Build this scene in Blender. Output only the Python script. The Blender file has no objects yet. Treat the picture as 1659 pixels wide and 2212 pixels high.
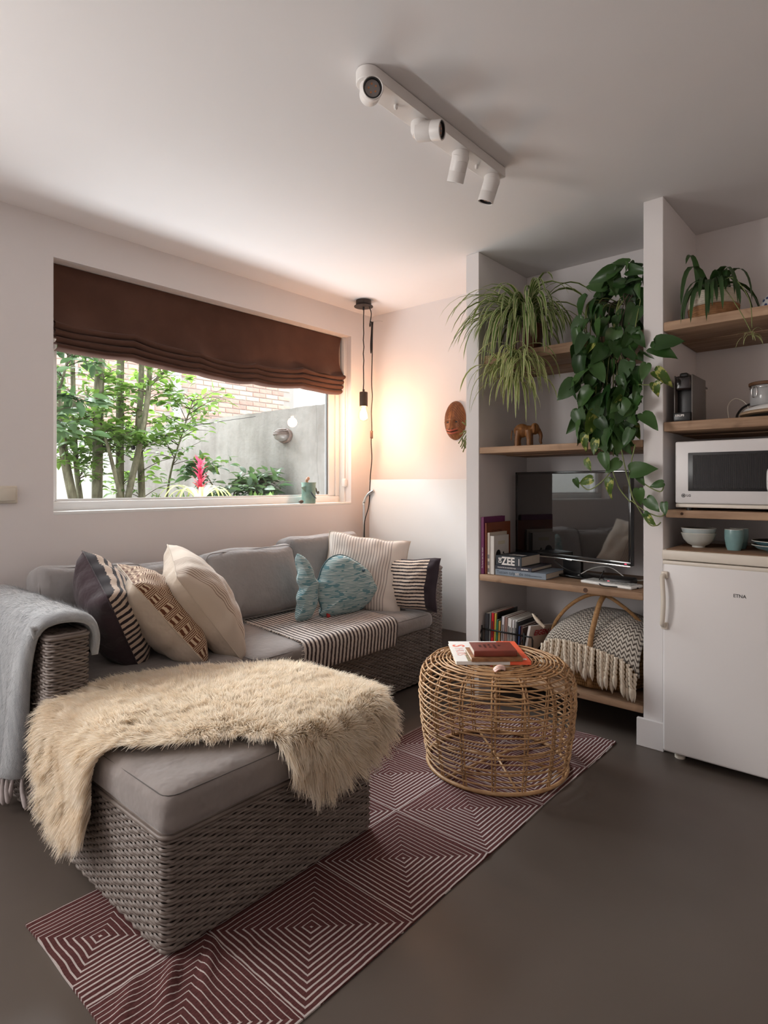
import bpy, bmesh, math, random
import numpy as np
from math import sin, cos, pi, radians, sqrt
from mathutils import Vector, Matrix, noise

sc = bpy.context.scene
C = sc.collection
V = Vector
# ---------------------------------------------------------------- camera
cam = bpy.data.cameras.new('camera')
cam.sensor_fit = 'VERTICAL'
cam.sensor_height = 36.0
cam.lens = 1282.0 / 2212.0 * 36.0
cam.shift_y = -60.0 / 2212.0
cam.clip_start = 0.02
cam_o = bpy.data.objects.new('camera', cam)
C.objects.link(cam_o)
cam_o.location = (0, 0, 1.105)
cam_o.rotation_euler = (pi / 2, 0, radians(41.28))
sc.camera = cam_o
# ---------------------------------------------------------------- view, sky
sc.view_settings.view_transform = 'Standard'
sc.view_settings.look = 'None'
sc.view_settings.gamma = 1.0
sc.view_settings.use_curve_mapping = False
sc.view_settings.exposure = 0.16
sc.cycles.use_denoising = True
world = bpy.data.worlds.new('overcast_sky')
sc.world = world
world.use_nodes = True
wb = world.node_tree.nodes['Background']
wb.inputs[0].default_value = (0.93, 0.97, 1.0, 1)
wb.inputs[1].default_value = 3.3


def area(name, loc, direction, sx, sy, power, col, spread=180):
    l = bpy.data.lights.new(name, 'AREA')
    l.shape = 'RECTANGLE'
    l.size, l.size_y = sx, sy
    l.energy = power
    l.color = col
    l.spread = radians(spread)
    o = bpy.data.objects.new(name, l)
    C.objects.link(o)
    o.location = loc
    o.rotation_euler = V(direction).to_track_quat('-Z', 'Y').to_euler()
    return o


# unseen area lamps added outside the big window, boosting sky and ground light
area('added_sky_lamp', (-6.2, 1.9, 3.9), (4.4, -0.4, -3.0), 4.6, 1.5, 600, (0.92, 0.95, 1.0), 150)
area('added_bounce_lamp', (-3.30, 1.97, 0.875), (0.30, 0.0, 0.95), 1.8, 0.34, 27, (0.94, 0.96, 1.0), 140)
# daylight of the second window in the same wall, behind the viewer's shoulder
area('second_window_daylight', (-2.93, -0.85, 1.5), (1, 0.30, -0.08), 1.25, 1.1, 47, (1.0, 0.96, 0.92), 160)

# ---------------------------------------------------------------- helpers
W = {}          # world matrix of every object that may become a parent


def setp(o, **kw):
    for k, v in kw.items():
        if v is not None:
            o[k] = v
    return o


def tag(o, label=None, cat=None, group=None, kind=None):
    return setp(o, label=label, category=cat, group=group, kind=kind)


def thing(name, loc, label=None, cat=None, group=None, rot=(0, 0, 0), kind=None):
    o = bpy.data.objects.new(name, None)
    o.empty_display_size = 0.05
    C.objects.link(o)
    o.location = loc
    o.rotation_euler = rot
    from mathutils import Euler
    W[o.name] = Matrix.Translation(V(loc)) @ Euler(rot).to_matrix().to_4x4()
    return tag(o, label, cat, group, kind)


class G:
    """collects vertices, faces, per-vertex uv and per-face material index"""

    def __init__(s):
        s.v = []; s.f = []; s.uv = []; s.mi = []

    def add(s, v, f, uv=None, mi=0, M=None):
        b = len(s.v)
        if M is not None:
            v = [M @ V(p) for p in v]
        s.v += [tuple(p) for p in v]
        s.f += [tuple(b + i for i in q) for q in f]
        s.uv += list(uv) if uv is not None else [(0, 0)] * len(v)
        s.mi += [mi] * len(f)
        return s

    def box(s, c, size, bev=0.0, seg=2, mi=0, M=None):
        v, f = rbox(size, bev, seg)
        T = Matrix.Translation(V(c))
        return s.add(v, f, None, mi, (M @ T) if M is not None else T)

    def bx(s, lo, hi, bev=0.0, seg=2, mi=0, M=None):
        c = [(a + b) / 2 for a, b in zip(lo, hi)]
        return s.box(c, [abs(b - a) for a, b in zip(lo, hi)], bev, seg, mi, M)

    def tube(s, pts, r, n=8, closed=False, mi=0, caps=True, M=None, flat=1.0):
        v, f = tube(pts, r, n, closed, caps, flat)
        return s.add(v, f, None, mi, M)

    def lathe(s, prof, n=32, mi=0, M=None, wob=None):
        v, f = lathe(prof, n, wob)
        return s.add(v, f, None, mi, M)

    def grid(s, fn, nu, nv, mi=0, M=None, flip=False, closeu=False):
        v = []; uv = []; f = []
        for j in range(nv + 1):
            for i in range(nu + (0 if closeu else 1)):
                v.append(fn(i / nu, j / nv)); uv.append((i / nu, j / nv))
        w = nu if closeu else nu + 1
        for j in range(nv):
            for i in range(nu):
                a = j * w + i; b = j * w + (i + 1) % w
                q = (a, b, b + w, a + w)
                f.append(q[::-1] if flip else q)
        return s.add(v, f, uv, mi, M)

    def build(s, name, mats, parent=None, smooth=40, local=False, base=None):
        vs = s.v
        if parent is not None:
            Mi = W[parent.name].inverted()
            if not local:
                vs = [tuple(Mi @ V(p)) for p in vs]
            off = None
        else:
            if base is None:
                a = np.array(vs)
                base = ((a[:, 0].min() + a[:, 0].max()) / 2, (a[:, 1].min() + a[:, 1].max()) / 2, a[:, 2].min())
            vs = [(p[0] - base[0], p[1] - base[1], p[2] - base[2]) for p in vs]
        me = bpy.data.meshes.new(name)
        me.from_pydata(vs, [], s.f)
        if any(u != (0, 0) for u in s.uv):
            ul = me.uv_layers.new(name='UVMap')
            idx = np.empty(len(me.loops), dtype=np.int32)
            me.loops.foreach_get('vertex_index', idx)
            ul.data.foreach_set('uv', np.array(s.uv, dtype=np.float32)[idx].ravel())
        if not isinstance(mats, (list, tuple)):
            mats = [mats]
        for m in mats:
            me.materials.append(m)
        if len(mats) > 1:
            me.polygons.foreach_set('material_index', np.array(s.mi, dtype=np.int32))
        if smooth:
            me.polygons.foreach_set('use_smooth', np.ones(len(me.polygons), dtype=bool))
            me.set_sharp_from_angle(angle=radians(smooth))
        me.update()
        o = bpy.data.objects.new(name, me)
        C.objects.link(o)
        if parent is not None:
            o.parent = parent
            W[o.name] = W[parent.name]
        else:
            o.location = base
            W[o.name] = Matrix.Translation(V(base))
        return o


def inst(src, name, parent, M):
    """another object sharing src's mesh; M is relative to the parent"""
    o = bpy.data.objects.new(name, src.data)
    C.objects.link(o)
    o.parent = parent
    o.matrix_local = M
    W[o.name] = W[parent.name] @ M
    return o


def copy_tree(src, loc=None, label=None):
    o = src.copy(); C.objects.link(o)
    if loc is not None:
        o.location = loc
    for ch in list(src.children):
        c = ch.copy(); C.objects.link(c); c.parent = o
        for g in list(ch.children):
            d = g.copy(); C.objects.link(d); d.parent = c
    if label:
        o['label'] = label
    return o


_rb = {}


def rbox(size, bev, seg=2):
    k = (tuple(round(a, 5) for a in size), round(bev, 5), seg)
    if k in _rb:
        return _rb[k]
    bm = bmesh.new()
    bmesh.ops.create_cube(bm, size=1.0)
    bmesh.ops.scale(bm, vec=size, verts=bm.verts)
    if bev > 0:
        bmesh.ops.bevel(bm, geom=list(bm.edges), offset=min(bev, 0.49 * min(size)), segments=seg, profile=0.5, affect='EDGES')
    bm.verts.index_update()
    v = [tuple(p.co) for p in bm.verts]
    f = [tuple(p.index for p in q.verts) for q in bm.faces]
    bm.free()
    _rb[k] = (v, f)
    return v, f


def tube(pts, r, n=8, closed=False, caps=True, flat=1.0):
    P = [V(p) for p in pts]
    m = len(P)
    R = r if isinstance(r, (list, tuple)) else [r] * m
    v = []; f = []
    prev = None
    for i in range(m):
        if closed:
            t = P[(i + 1) % m] - P[i - 1]
        else:
            t = P[min(i + 1, m - 1)] - P[max(i - 1, 0)]
        t = t.normalized() if t.length > 1e-9 else V((0, 0, 1))
        if prev is None:
            a = V((0, 0, 1)) if abs(t.z) < 0.9 else V((1, 0, 0))
            x = t.cross(a).normalized()
        else:
            x = prev - t * prev.dot(t)
            x = x.normalized() if x.length > 1e-6 else t.orthogonal().normalized()
        prev = x
        y = t.cross(x)
        for k in range(n):
            an = 2 * pi * k / n
            v.append(tuple(P[i] + (x * cos(an) + y * sin(an) * flat) * R[i]))
    for i in range(m if closed else m - 1):
        a = i * n; b = ((i + 1) % m) * n
        for k in range(n):
            k2 = (k + 1) % n
            f.append((a + k, a + k2, b + k2, b + k))
    if caps and not closed:
        f.append(tuple(range(n))[::-1])
        f.append(tuple((m - 1) * n + k for k in range(n)))
    return v, f


def lathe(prof, n=32, wob=None):
    v = []; f = []
    for i, (r, z) in enumerate(prof):
        for k in range(n):
            an = 2 * pi * k / n
            rr = r * (1 + (wob(an, z) if wob else 0))
            v.append((rr * cos(an), rr * sin(an), z))
    for i in range(len(prof) - 1):
        for k in range(n):
            k2 = (k + 1) % n
            f.append((i * n + k, i * n + k2, (i + 1) * n + k2, (i + 1) * n + k))
    if prof[0][0] > 1e-6:
        f.append(tuple(range(n))[::-1])
    if prof[-1][0] > 1e-6:
        f.append(tuple((len(prof) - 1) * n + k for k in range(n)))
    return v, f


def spline(pts, n=6, closed=False):
    P = [V(p) for p in pts]; out = []
    m = len(P)
    for i in range(m if closed else m - 1):
        if closed:
            p0, p1, p2, p3 = P[i - 1], P[i], P[(i + 1) % m], P[(i + 2) % m]
        else:
            p0, p1, p2, p3 = P[max(i - 1, 0)], P[i], P[i + 1], P[min(i + 2, m - 1)]
        for k in range(n):
            t = k / n
            out.append(0.5 * ((2 * p1) + (-p0 + p2) * t + (2 * p0 - 5 * p1 + 4 * p2 - p3) * t * t + (-p0 + 3 * p1 - 3 * p2 + p3) * t ** 3))
    if not closed:
        out.append(P[-1])
    return out


def nz(x, y, z=0.0):
    return noise.noise(V((x, y, z)))


def frame(o, x, y, z):
    M = Matrix.Identity(4)
    for i, a in enumerate((x, y, z)):
        for k in range(3):
            M[k][i] = a[k]
    for k in range(3):
        M[k][3] = o[k]
    return M


# ---------------------------------------------------------------- materials
class NT:
    def __init__(s, name):
        s.m = bpy.data.materials.new(name)
        s.m.use_nodes = True
        s.t = s.m.node_tree
        s.n = s.t.nodes
        s.b = s.n['Principled BSDF']

    def new(s, ty, **kw):
        n = s.n.new(ty)
        for k, v in kw.items():
            setattr(n, k, v)
        return n

    def lk(s, a, b):
        s.t.links.new(a, b)

    def val(s, sock, x):
        if hasattr(x, 'is_output') or isinstance(x, bpy.types.NodeSocket):
            s.lk(x, sock)
        else:
            sock.default_value = x

    def math(s, op, a, b=None, c=None):
        n = s.new('ShaderNodeMath', operation=op)
        s.val(n.inputs[0], a)
        if b is not None:
            s.val(n.inputs[1], b)
        if c is not None:
            s.val(n.inputs[2], c)
        return n.outputs[0]

    def mix(s, fac, a, b):
        n = s.new('ShaderNodeMix', data_type='RGBA')
        s.val(n.inputs[0], fac)
        for sk, x in ((n.inputs[6], a), (n.inputs[7], b)):
            if isinstance(x, tuple):
                sk.default_value = (*x[:3], 1)
            else:
                s.lk(x, sk)
        return n.outputs[2]

    def coord(s, kind='Object'):
        return s.new('ShaderNodeTexCoord').outputs[kind]

    def pos(s):
        return s.new('ShaderNodeNewGeometry').outputs['Position']

    def sep(s, v):
        n = s.new('ShaderNodeSeparateXYZ')
        s.lk(v, n.inputs[0])
        return n.outputs

    def vscale(s, v, sc_):
        n = s.new('ShaderNodeMapping')
        s.lk(v, n.inputs[0])
        n.inputs['Scale'].default_value = sc_
        return n.outputs[0]

    def noise(s, v, scale, detail=3, rough=0.55, out=0):
        n = s.new('ShaderNodeTexNoise')
        s.lk(v, n.inputs['Vector'])
        n.inputs['Scale'].default_value = scale
        n.inputs['Detail'].default_value = detail
        n.inputs['Roughness'].default_value = rough
        return n.outputs[out]

    def ramp(s, fac, stops):
        n = s.new('ShaderNodeValToRGB')
        s.lk(fac, n.inputs[0])
        e = n.color_ramp.elements
        while len(e) < len(stops):
            e.new(0.5)
        for i, (p, c) in enumerate(stops):
            e[i].position = p
            e[i].color = (*c[:3], 1)
        return n.outputs[0]

    def bump(s, h, strength=0.3, dist=0.002):
        n = s.new('ShaderNodeBump')
        s.lk(h, n.inputs['Height'])
        n.inputs['Strength'].default_value = strength
        n.inputs['Distance'].default_value = dist
        s.lk(n.outputs[0], s.b.inputs['Normal'])
        return n

    def col(s, c):
        if isinstance(c, tuple):
            s.b.inputs['Base Color'].default_value = (*c[:3], 1)
        else:
            s.lk(c, s.b.inputs['Base Color'])

    def set(s, **kw):
        names = dict(rough='Roughness', metal='Metallic', trans='Transmission Weight', ior='IOR', coat='Coat Weight',
                     sheen='Sheen Weight', spec='Specular IOR Level', sss='Subsurface Weight', alpha='Alpha')
        for k, v in kw.items():
            s.b.inputs[names[k]].default_value = v
        return s


def M(name, c, rough=0.6, metal=0.0, var=0.0, vs=12.0, bump=0.0, bs=60.0, bd=0.002, emit=0.0, stretch=None, **kw):
    t = NT(name)
    t.set(rough=rough, metal=metal, **kw)
    co = t.coord('Object')
    if stretch:
        co = t.vscale(co, stretch)
    if var:
        nn = t.noise(co, vs, 4)
        t.col(t.ramp(nn, [(0.3, tuple(a * (1 - var) for a in c)), (0.7, tuple(min(1, a * (1 + var)) for a in c))]))
    else:
        t.col(c)
    if bump:
        t.bump(t.noise(co, bs, 3), bump, bd)
    if emit:
        t.b.inputs['Emission Color'].default_value = (*c, 1)
        t.b.inputs['Emission Strength'].default_value = emit
    return t.m


def fabric(name, c, var=0.08, weave=900.0, bump=0.25, c2=None):
    t = NT(name)
    t.set(rough=0.92, sheen=0.25, spec=0.15)
    co = t.coord('Object')
    n1 = t.noise(co, 9, 3)
    n3 = t.noise(co, 11, 3, 0.6)
    n2 = t.noise(co, weave, 2)
    a = t.ramp(n1, [(0.3, tuple(x * (1 - var) for x in c)), (0.7, tuple(x * (1 + var) for x in c))])
    dark = c2 if c2 else tuple(x * 0.72 for x in c)
    t.col(t.mix(t.math('MULTIPLY', n2, 0.55), a, dark))
    bn = t.bump(n2, bump, 0.0012)
    b2 = t.new('ShaderNodeBump')
    b2.inputs['Strength'].default_value = 0.5
    b2.inputs['Distance'].default_value = 0.02
    t.lk(n3, b2.inputs['Height'])
    t.lk(b2.outputs[0], bn.inputs['Normal'])
    return t.m


def wood(name, light, dark, scale=1.0, axis=0, rough=0.6):
    t = NT(name)
    t.set(rough=rough, spec=0.3)
    co = t.coord('Object')
    s = [26 * scale] * 3
    s[axis] = 2.2 * scale
    v = t.vscale(co, tuple(s))
    g = t.noise(v, 1.0, 6, 0.65)
    k = t.noise(co, 7 * scale, 2)
    base = t.ramp(g, [(0.28, dark), (0.5, tuple((a + b) / 2 for a, b in zip(light, dark))), (0.68, light)])
    t.col(t.mix(t.ramp(k, [(0.62, (0, 0, 0)), (0.74, (0.55, 0.55, 0.55))]), base, tuple(a * 0.55 for a in dark)))
    t.bump(g, 0.35, 0.0025)
    return t.m


m_wall = M('wall_paint', (0.79, 0.755, 0.75), 0.85, var=0.015, vs=3, bump=0.08, bs=220, bd=0.001)
m_ceil = M('ceiling_paint', (0.80, 0.775, 0.775), 0.9, var=0.012, vs=2)
m_white = M('white_lacquer', (0.80, 0.79, 0.77), 0.35, var=0.01, vs=4)
m_frame = M('window_frame_white', (0.85, 0.85, 0.84), 0.35)
m_black = M('black_plastic', (0.012, 0.012, 0.013), 0.35, var=0.1, vs=30)
m_blackmetal = M('black_metal', (0.015, 0.014, 0.014), 0.45, metal=0.6)
m_chrome = M('chrome', (0.75, 0.75, 0.74), 0.16, metal=1.0)


def floor_mat():
    t = NT('poured_floor')
    t.set(rough=0.42, spec=0.45)
    p = t.pos()
    n1 = t.noise(p, 0.9, 4)
    n2 = t.noise(p, 5, 5)
    a = t.ramp(n1, [(0.3, (0.082, 0.065, 0.054)), (0.7, (0.108, 0.087, 0.074))])
    t.col(t.mix(t.math('MULTIPLY', n2, 0.3), a, (0.072, 0.056, 0.046)))
    r = t.math('ADD', t.math('MULTIPLY', n2, 0.12), 0.36)
    t.lk(r, t.b.inputs['Roughness'])
    return t.m


m_floor = floor_mat()
# ================================================================ the room
XW, YB, HC = -2.87, 3.13, 2.30
XE, YN = 1.9, -1.75


def struct(g, name, mat, label, parent=None, smooth=0):
    o = g.build(name, mat, parent, smooth)
    tag(o, label, None, None, 'structure' if parent is None else None)
    return o


struct(G().bx((XW - 0.25, YN - 0.2, -0.12), (XE + 0.2, YB + 0.2, 0.0)), 'floor', m_floor, 'smooth grey brown poured floor of the room')
struct(G().bx((XW - 0.25, YN - 0.2, HC), (XE + 0.2, YB + 0.2, HC + 0.15)), 'ceiling', m_ceil, 'plain white low ceiling above the sofa corner')
# window wall with the opening
WY0, WY1, WZ0, WZ1 = 1.022, 2.925, 0.978, 2.125
g = G()
SY0, SY1, SZ0, SZ1 = -1.50, -0.20, 0.92, 2.08
for lo, hi in (((XW - 0.25, YN - 0.2, 0), (XW, SY0, HC)), ((XW - 0.25, SY1, 0), (XW, WY0, HC)), ((XW - 0.25, SY0, 0), (XW, SY1, SZ0)), ((XW - 0.25, SY0, SZ1), (XW, SY1, HC)), ((XW - 0.25, WY1, 0), (XW, YB + 0.2, HC)),
               ((XW - 0.25, WY0, 0), (XW, WY1, WZ0)), ((XW - 0.25, WY0, WZ1), (XW, WY1, HC))):
    g.bx(lo, hi)
struct(g, 'wall_left', m_wall, 'white wall with the wide garden window behind the sofa')
struct(G().bx((XW, YB, 0), (XE + 0.2, YB + 0.2, HC)), 'wall_back', m_wall, 'white end wall behind the shelves and the carved mask')
struct(G().bx((XE, YN - 0.2, 0), (XE + 0.2, YB, HC)), 'wall_right', m_wall, 'white kitchen wall out of view on the right')
struct(G().bx((XW, YN - 0.2, 0), (XE, YN, HC)), 'wall_front', m_wall, 'white wall behind the viewer')
YC = 2.614
struct(G().bx((-1.724, YC, 0), (-1.647, YB, HC), 0.002, 1), 'wall_partition', m_wall, 'narrow white partition wall beside the carved mask')
struct(G().bx((-0.833, YC, 0), (-0.754, YB, HC), 0.002, 1), 'wall_partition', m_wall, 'white partition wall between television niche and refrigerator')
struct(G().bx((-0.856, YC - 0.016, 0), (-0.748, YC - 0.0, 0.118), 0.002, 1), 'baseboard_partition', m_wall, 'painted plinth block at the foot of the partition beside the refrigerator')
# second window, behind the viewer's shoulder
g = G()
for lo, hi in (((XW - 0.17, SY0, SZ0), (XW - 0.105, SY0 + 0.05, SZ1)), ((XW - 0.17, SY1 - 0.05, SZ0), (XW - 0.105, SY1, SZ1)), ((XW - 0.17, SY0, SZ0), (XW - 0.105, SY1, SZ0 + 0.05)),
               ((XW - 0.17, SY0, SZ1 - 0.05), (XW - 0.105, SY1, SZ1))):
    g.bx(lo, hi, 0.003)
struct(g, 'window_2', m_frame, 'white framed second window in the same wall behind the viewer')

# ---------------------------------------------------------------- window
glass = NT('window_glass')
glass.n.remove(glass.b)
tr = glass.new('ShaderNodeBsdfTransparent')
tr.inputs[0].default_value = (0.97, 0.985, 0.98, 1)
gl = glass.new('ShaderNodeBsdfGlossy')
gl.inputs['Roughness'].default_value = 0.0
fr = glass.new('ShaderNodeFresnel')
fr.inputs[0].default_value = 1.5
mx = glass.new('ShaderNodeMixShader')
bf_ = glass.new('ShaderNodeNewGeometry').outputs['Backfacing']
glass.lk(glass.math('MULTIPLY', fr.outputs[0], glass.math('SUBTRACT', 1.0, bf_)), mx.inputs[0])
glass.lk(tr.outputs[0], mx.inputs[1])
glass.lk(gl.outputs[0], mx.inputs[2])
glass.lk(mx.outputs[0], glass.n['Material Output'].inputs[0])
m_glass = glass.m
fx0, fx1 = -3.04, -2.975
win = thing('window_1', (-3.0, 1.97, WZ0), 'wide white framed window onto the walled garden', None, None, kind='structure')
g = G()
g.bx((fx0, WY0 - 0.02, WZ0 - 0.01), (fx1, WY1 + 0.02, WZ0 + 0.045), 0.004)
g.bx((fx0, WY0 - 0.02, WZ1 - 0.05), (fx1, WY1 + 0.02, WZ1 + 0.01), 0.004)
g.bx((fx0, WY0 - 0.02, WZ0 + 0.045), (fx1, WY0 + 0.045, WZ1 - 0.05), 0.004)
g.bx((fx0, WY1 - 0.045, WZ0 + 0.045), (fx1, WY1 + 0.02, WZ1 - 0.05), 0.004)
g.bx((fx1, WY1 - 0.013, WZ0 + 0.002), (XW - 0.055, WY1 + 0.001, WZ1), 0.002)
g.build('window_frame', m_frame, win)
g = G()
for z in (WZ0 + 0.045, WZ1 - 0.062):
    g.bx((fx0 + 0.02, WY0 + 0.045, z), (fx1 - 0.02, WY1 - 0.045, z + 0.012))
for y in (WY0 + 0.045, WY1 - 0.10):
    g.bx((fx0 + 0.014, y, WZ0 + 0.05), (fx1 - 0.012, y + (0.012 if y < 2 else 0.055), WZ1 - 0.05), 0.003)
g.build('glazing_bead', m_frame, win)
G().bx((-3.011, WY0 + 0.05, WZ0 + 0.05), (-3.005, WY1 - 0.09, WZ1 - 0.05)).build('pane', m_glass, win, 0)
G().bx((-3.012, WY1 - 0.108, WZ0 + 0.055), (-2.996, WY1 - 0.101, WZ1 - 0.06)).build('seal', M('grey_seal', (0.12, 0.12, 0.12), 0.6), win, 0)
G().bx((fx1 - 0.005, WY0, WZ0 - 0.012), (XW + 0.001, WY1, WZ0 + 0.003), 0.002).build('window_sill', m_frame, win)
# rooms built beyond the glass: exterior face of the house rising over the court
struct(G().bx((XW - 0.25, -2.2, 2.45), (XW - 0.02, 9.5, 6.5)), 'wall_outside', M('outside_render', (0.62, 0.58, 0.55), 0.9, var=0.06, vs=4),
       'rendered outer face of the house above the window')

# light switch
g = thing('light_switch', (XW, 0.84, 1.06), 'cream light switch on the wall left of the window', 'switch')
G().bx((XW, 0.79, 1.023), (XW + 0.012, 0.876, 1.098), 0.005, 3).build('plate', M('switch_cream', (0.66, 0.61, 0.52), 0.4), g)
G().bx((XW + 0.010, 0.800, 1.034), (XW + 0.018, 0.866, 1.087), 0.003, 2).build('rocker', M('switch_rocker', (0.68, 0.63, 0.54), 0.35), g)

# ---------------------------------------------------------------- roman blind
def blind_mat():
    t = NT('brown_velvet')
    t.set(rough=0.85, sheen=0.12, spec=0.08)
    co = t.coord('Object')
    n = t.noise(co, 4, 4)
    t.col(t.ramp(n, [(0.3, (0.075, 0.036, 0.026)), (0.7, (0.105, 0.052, 0.037))]))
    t.bump(t.noise(co, 260, 2), 0.2, 0.001)
    return t.m


m_blind = blind_mat()
bl = thing('roman_blind', (-2.93, 1.98, 1.72), 'brown velvet roman blind folded up at the top of the window', 'blind')
BY0, BY1 = 1.04, 2.905


def sag(y):
    u = (y - BY0) / (BY1 - BY0)
    return -0.018 * abs(sin(pi * u * 5)) ** 0.7 + 0.016 * sin(u * 9) - 0.012 * sin(pi * u)


def face(u, v):
    y = BY0 + (BY1 - BY0) * u
    z0 = 1.845 + sag(y)
    z = z0 + (2.122 - z0) * v
    w = (1 - v)
    x = -2.945 + 0.012 * w * (0.4 + nz(y * 3.1, v * 3, 2)) + 0.010 * sin(u * 37) * w * w + 0.028 * w ** 6
    pinch = 0.035 * max(0, (u - 0.9) / 0.1) * sin(pi * v) * 1.0
    return (x, y - pinch * 0.8, z)


g = G(); g.grid(face, 120, 26)
g.build('fabric_panel', m_blind, bl, 60)
for k in range(4):
    zc = 1.838 - 0.028 * k
    dep = 0.045 + 0.006 * k if k < 3 else 0.045

    def fold(u, v, zc=zc, k=k):
        y = BY0 + 0.004 * k + (BY1 - BY0 - 0.012 * k) * u
        a = pi * (v * 1.12 - 0.5)
        s_ = sag(y) * (1 - 0.12 * k) + 0.004 * nz(y * 7, k * 3.3, 0)
        return (-2.950 + (0.052 - 0.004 * k + 0.010 * nz(y * 5, k * 2.0, 1)) * cos(a), y, zc + s_ + 0.019 * sin(a) - 0.004 * k)
    g = G(); g.grid(fold, 110, 10)
    g.build('fold', m_blind, bl, 60)
G().bx((-2.968, BY0, 1.78), (-2.956, BY1, 2.12), 0.002).build('lining', M('blind_lining', (0.30, 0.22, 0.18), 0.9), bl)
# blind chain and its tensioner on the reveal
ch = thing('blind_chain', (-2.915, 2.918, 1.1), 'white blind cord loop with a rounded tensioner on the window reveal', 'cord')
for dx in (-0.014, 0.014):
    G().tube([(-2.922 + dx, 2.915, 1.12), (-2.922 + dx, 2.915, 2.11)], 0.0018, 6).build('cord', m_frame, ch)
G().bx((-2.942, 2.898, 1.085), (-2.904, 2.926, 1.145), 0.012, 4).build('tensioner', m_frame, ch)
# ================================================================ wicker sofa
def wicker_mat():
    t = NT('wicker_strand')
    t.set(rough=0.48, spec=0.4)
    co = t.coord('Object')
    n = t.noise(t.vscale(co, (14, 14, 60)), 1.0, 3)
    f = t.noise(t.vscale(co, (30, 30, 900)), 1.0, 2)
    a = t.ramp(n, [(0.3, (0.135, 0.106, 0.092)), (0.7, (0.235, 0.195, 0.172))])
    t.col(t.mix(t.math('MULTIPLY', f, 0.35), a, (0.12, 0.095, 0.08)))
    return t.m


m_wick = wicker_mat()
m_wickdark = M('wicker_core', (0.030, 0.023, 0.019), 0.8, var=0.2, vs=40)
m_greyfab = fabric('taupe_canvas', (0.270, 0.236, 0.222), 0.06, 1100)


def weave(mapfn, L, H, pu=0.0215, pv=0.0090, amp=0.0030, closed=False, sub=4):
    """strands running along s, woven over stakes; mapfn(s, t) -> (point, normal, tdir)"""
    ns = max(2, int(round(L / pu)))
    if closed and ns % 2:
        ns += 1
    n = ns * sub
    rows = int(H / pv)
    prof = ((-0.50, -0.0030), (-0.30, 0.0003), (0.0, 0.0012), (0.30, 0.0003), (0.50, -0.0030))
    v = []; f = []
    kmax = n if closed else n + 1
    for r in range(rows):
        t = (r + 0.5) * H / rows
        b0 = len(v)
        for k in range(kmax):
            s = L * k / n
            P, N, T = mapfn(s, t)
            d = amp * sin(pi * k / sub + pi * r) + 0.0006 * sin(k * 1.7 + r * 2.3)
            jt = 0.0008 * sin(k * 0.61 + r * 1.9) + 0.0016 * sin(pi * k / sub + pi * r + 0.9)
            for (a, h) in prof:
                q = a * pv * 1.02 + jt
                e = d + h
                v.append((P[0] + N[0] * e + T[0] * q, P[1] + N[1] * e + T[1] * q, P[2] + N[2] * e + T[2] * q))
        m = len(prof)
        for k in range(n if closed else n):
            a = b0 + k * m
            b = b0 + ((k + 1) % kmax) * m
            for j in range(m - 1):
                f.append((a + j, b + j, b + j + 1, a + j + 1))
    return v, f


def path_map(pts, z0):
    """pts: dense plan polyline, outward normal to the right of travel"""
    P = [V((p[0], p[1])) for p in pts]
    cum = [0.0]
    for a, b in zip(P, P[1:]):
        cum.append(cum[-1] + (b - a).length)

    def fn(s, t):
        s = min(max(s, 0), cum[-1] - 1e-6)
        lo, hi = 0, len(cum) - 1
        while hi - lo > 1:
            mid = (lo + hi) // 2
            if cum[mid] <= s:
                lo = mid
            else:
                hi = mid
        u = (s - cum[lo]) / (cum[hi] - cum[lo])
        p = P[lo].lerp(P[hi], u)
        a = P[max(lo - 1, 0)]; b = P[min(hi + 1, len(P) - 1)]
        d = (b - a).normalized()
        return (p.x, p.y, z0 + t), (d.y, -d.x, 0), (0, 0, 1)
    return fn, cum[-1]


def round_rect(x0, y0, x1, y1, r, n=6, close=True):
    out = []
    for (cx, cy, a0) in ((x1 - r, y0 + r, -90), (x1 - r, y1 - r, 0), (x0 + r, y1 - r, 90), (x0 + r, y0 + r, 180)):
        for k in range(n + 1):
            a = radians(a0 + 90 * k / n)
            out.append((cx + r * cos(a), cy + r * sin(a)))
    if close:
        out.append(out[0])
    return out


def dense(pts, d=0.02):
    out = []
    for a, b in zip(pts, pts[1:]):
        L = sqrt((a[0] - b[0]) ** 2 + (a[1] - b[1]) ** 2)
        k = max(1, int(L / d))
        for i in range(k):
            out.append((a[0] + (b[0] - a[0]) * i / k, a[1] + (b[1] - a[1]) * i / k))
    out.append(pts[-1])
    return out


def wicker_block(root, name, x0, y0, x1, y1, z0, z1, part='woven_side', r=0.028):
    inn = 0.006
    g = G()
    poly = round_rect(x0 + inn, y0 + inn, x1 - inn, y1 - inn, r, 5, False)
    n = len(poly)
    g.add([(p[0], p[1], z0 + 0.004) for p in poly] + [(p[0], p[1], z1 - 0.004) for p in poly],
          [tuple(range(n))[::-1], tuple(range(n, 2 * n))] + [(i, (i + 1) % n, n + (i + 1) % n, n + i) for i in range(n)])
    g.build('core', m_wickdark, root, 30)
    fn, L = path_map(dense(round_rect(x0, y0, x1, y1, r)), z0)
    v, f = weave(fn, L, z1 - z0, closed=True)
    o = G().add(v, f).build(part, m_wick, root, 75)
    tag(o, None, None, None, 'stuff')
    # rounded rim strands along the top edge
    g = G()
    for dz, ins in ((0.0, 0.0), (0.007, 0.006)):
        g.tube([(p[0] + 0, p[1] + 0, z1 + dz - 0.002) for p in dense(round_rect(x0 + ins, y0 + ins, x1 - ins, y1 - ins, r))][:-1], 0.0062, 6, True)
    g.build('rim', m_wick, root, 80)


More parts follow.
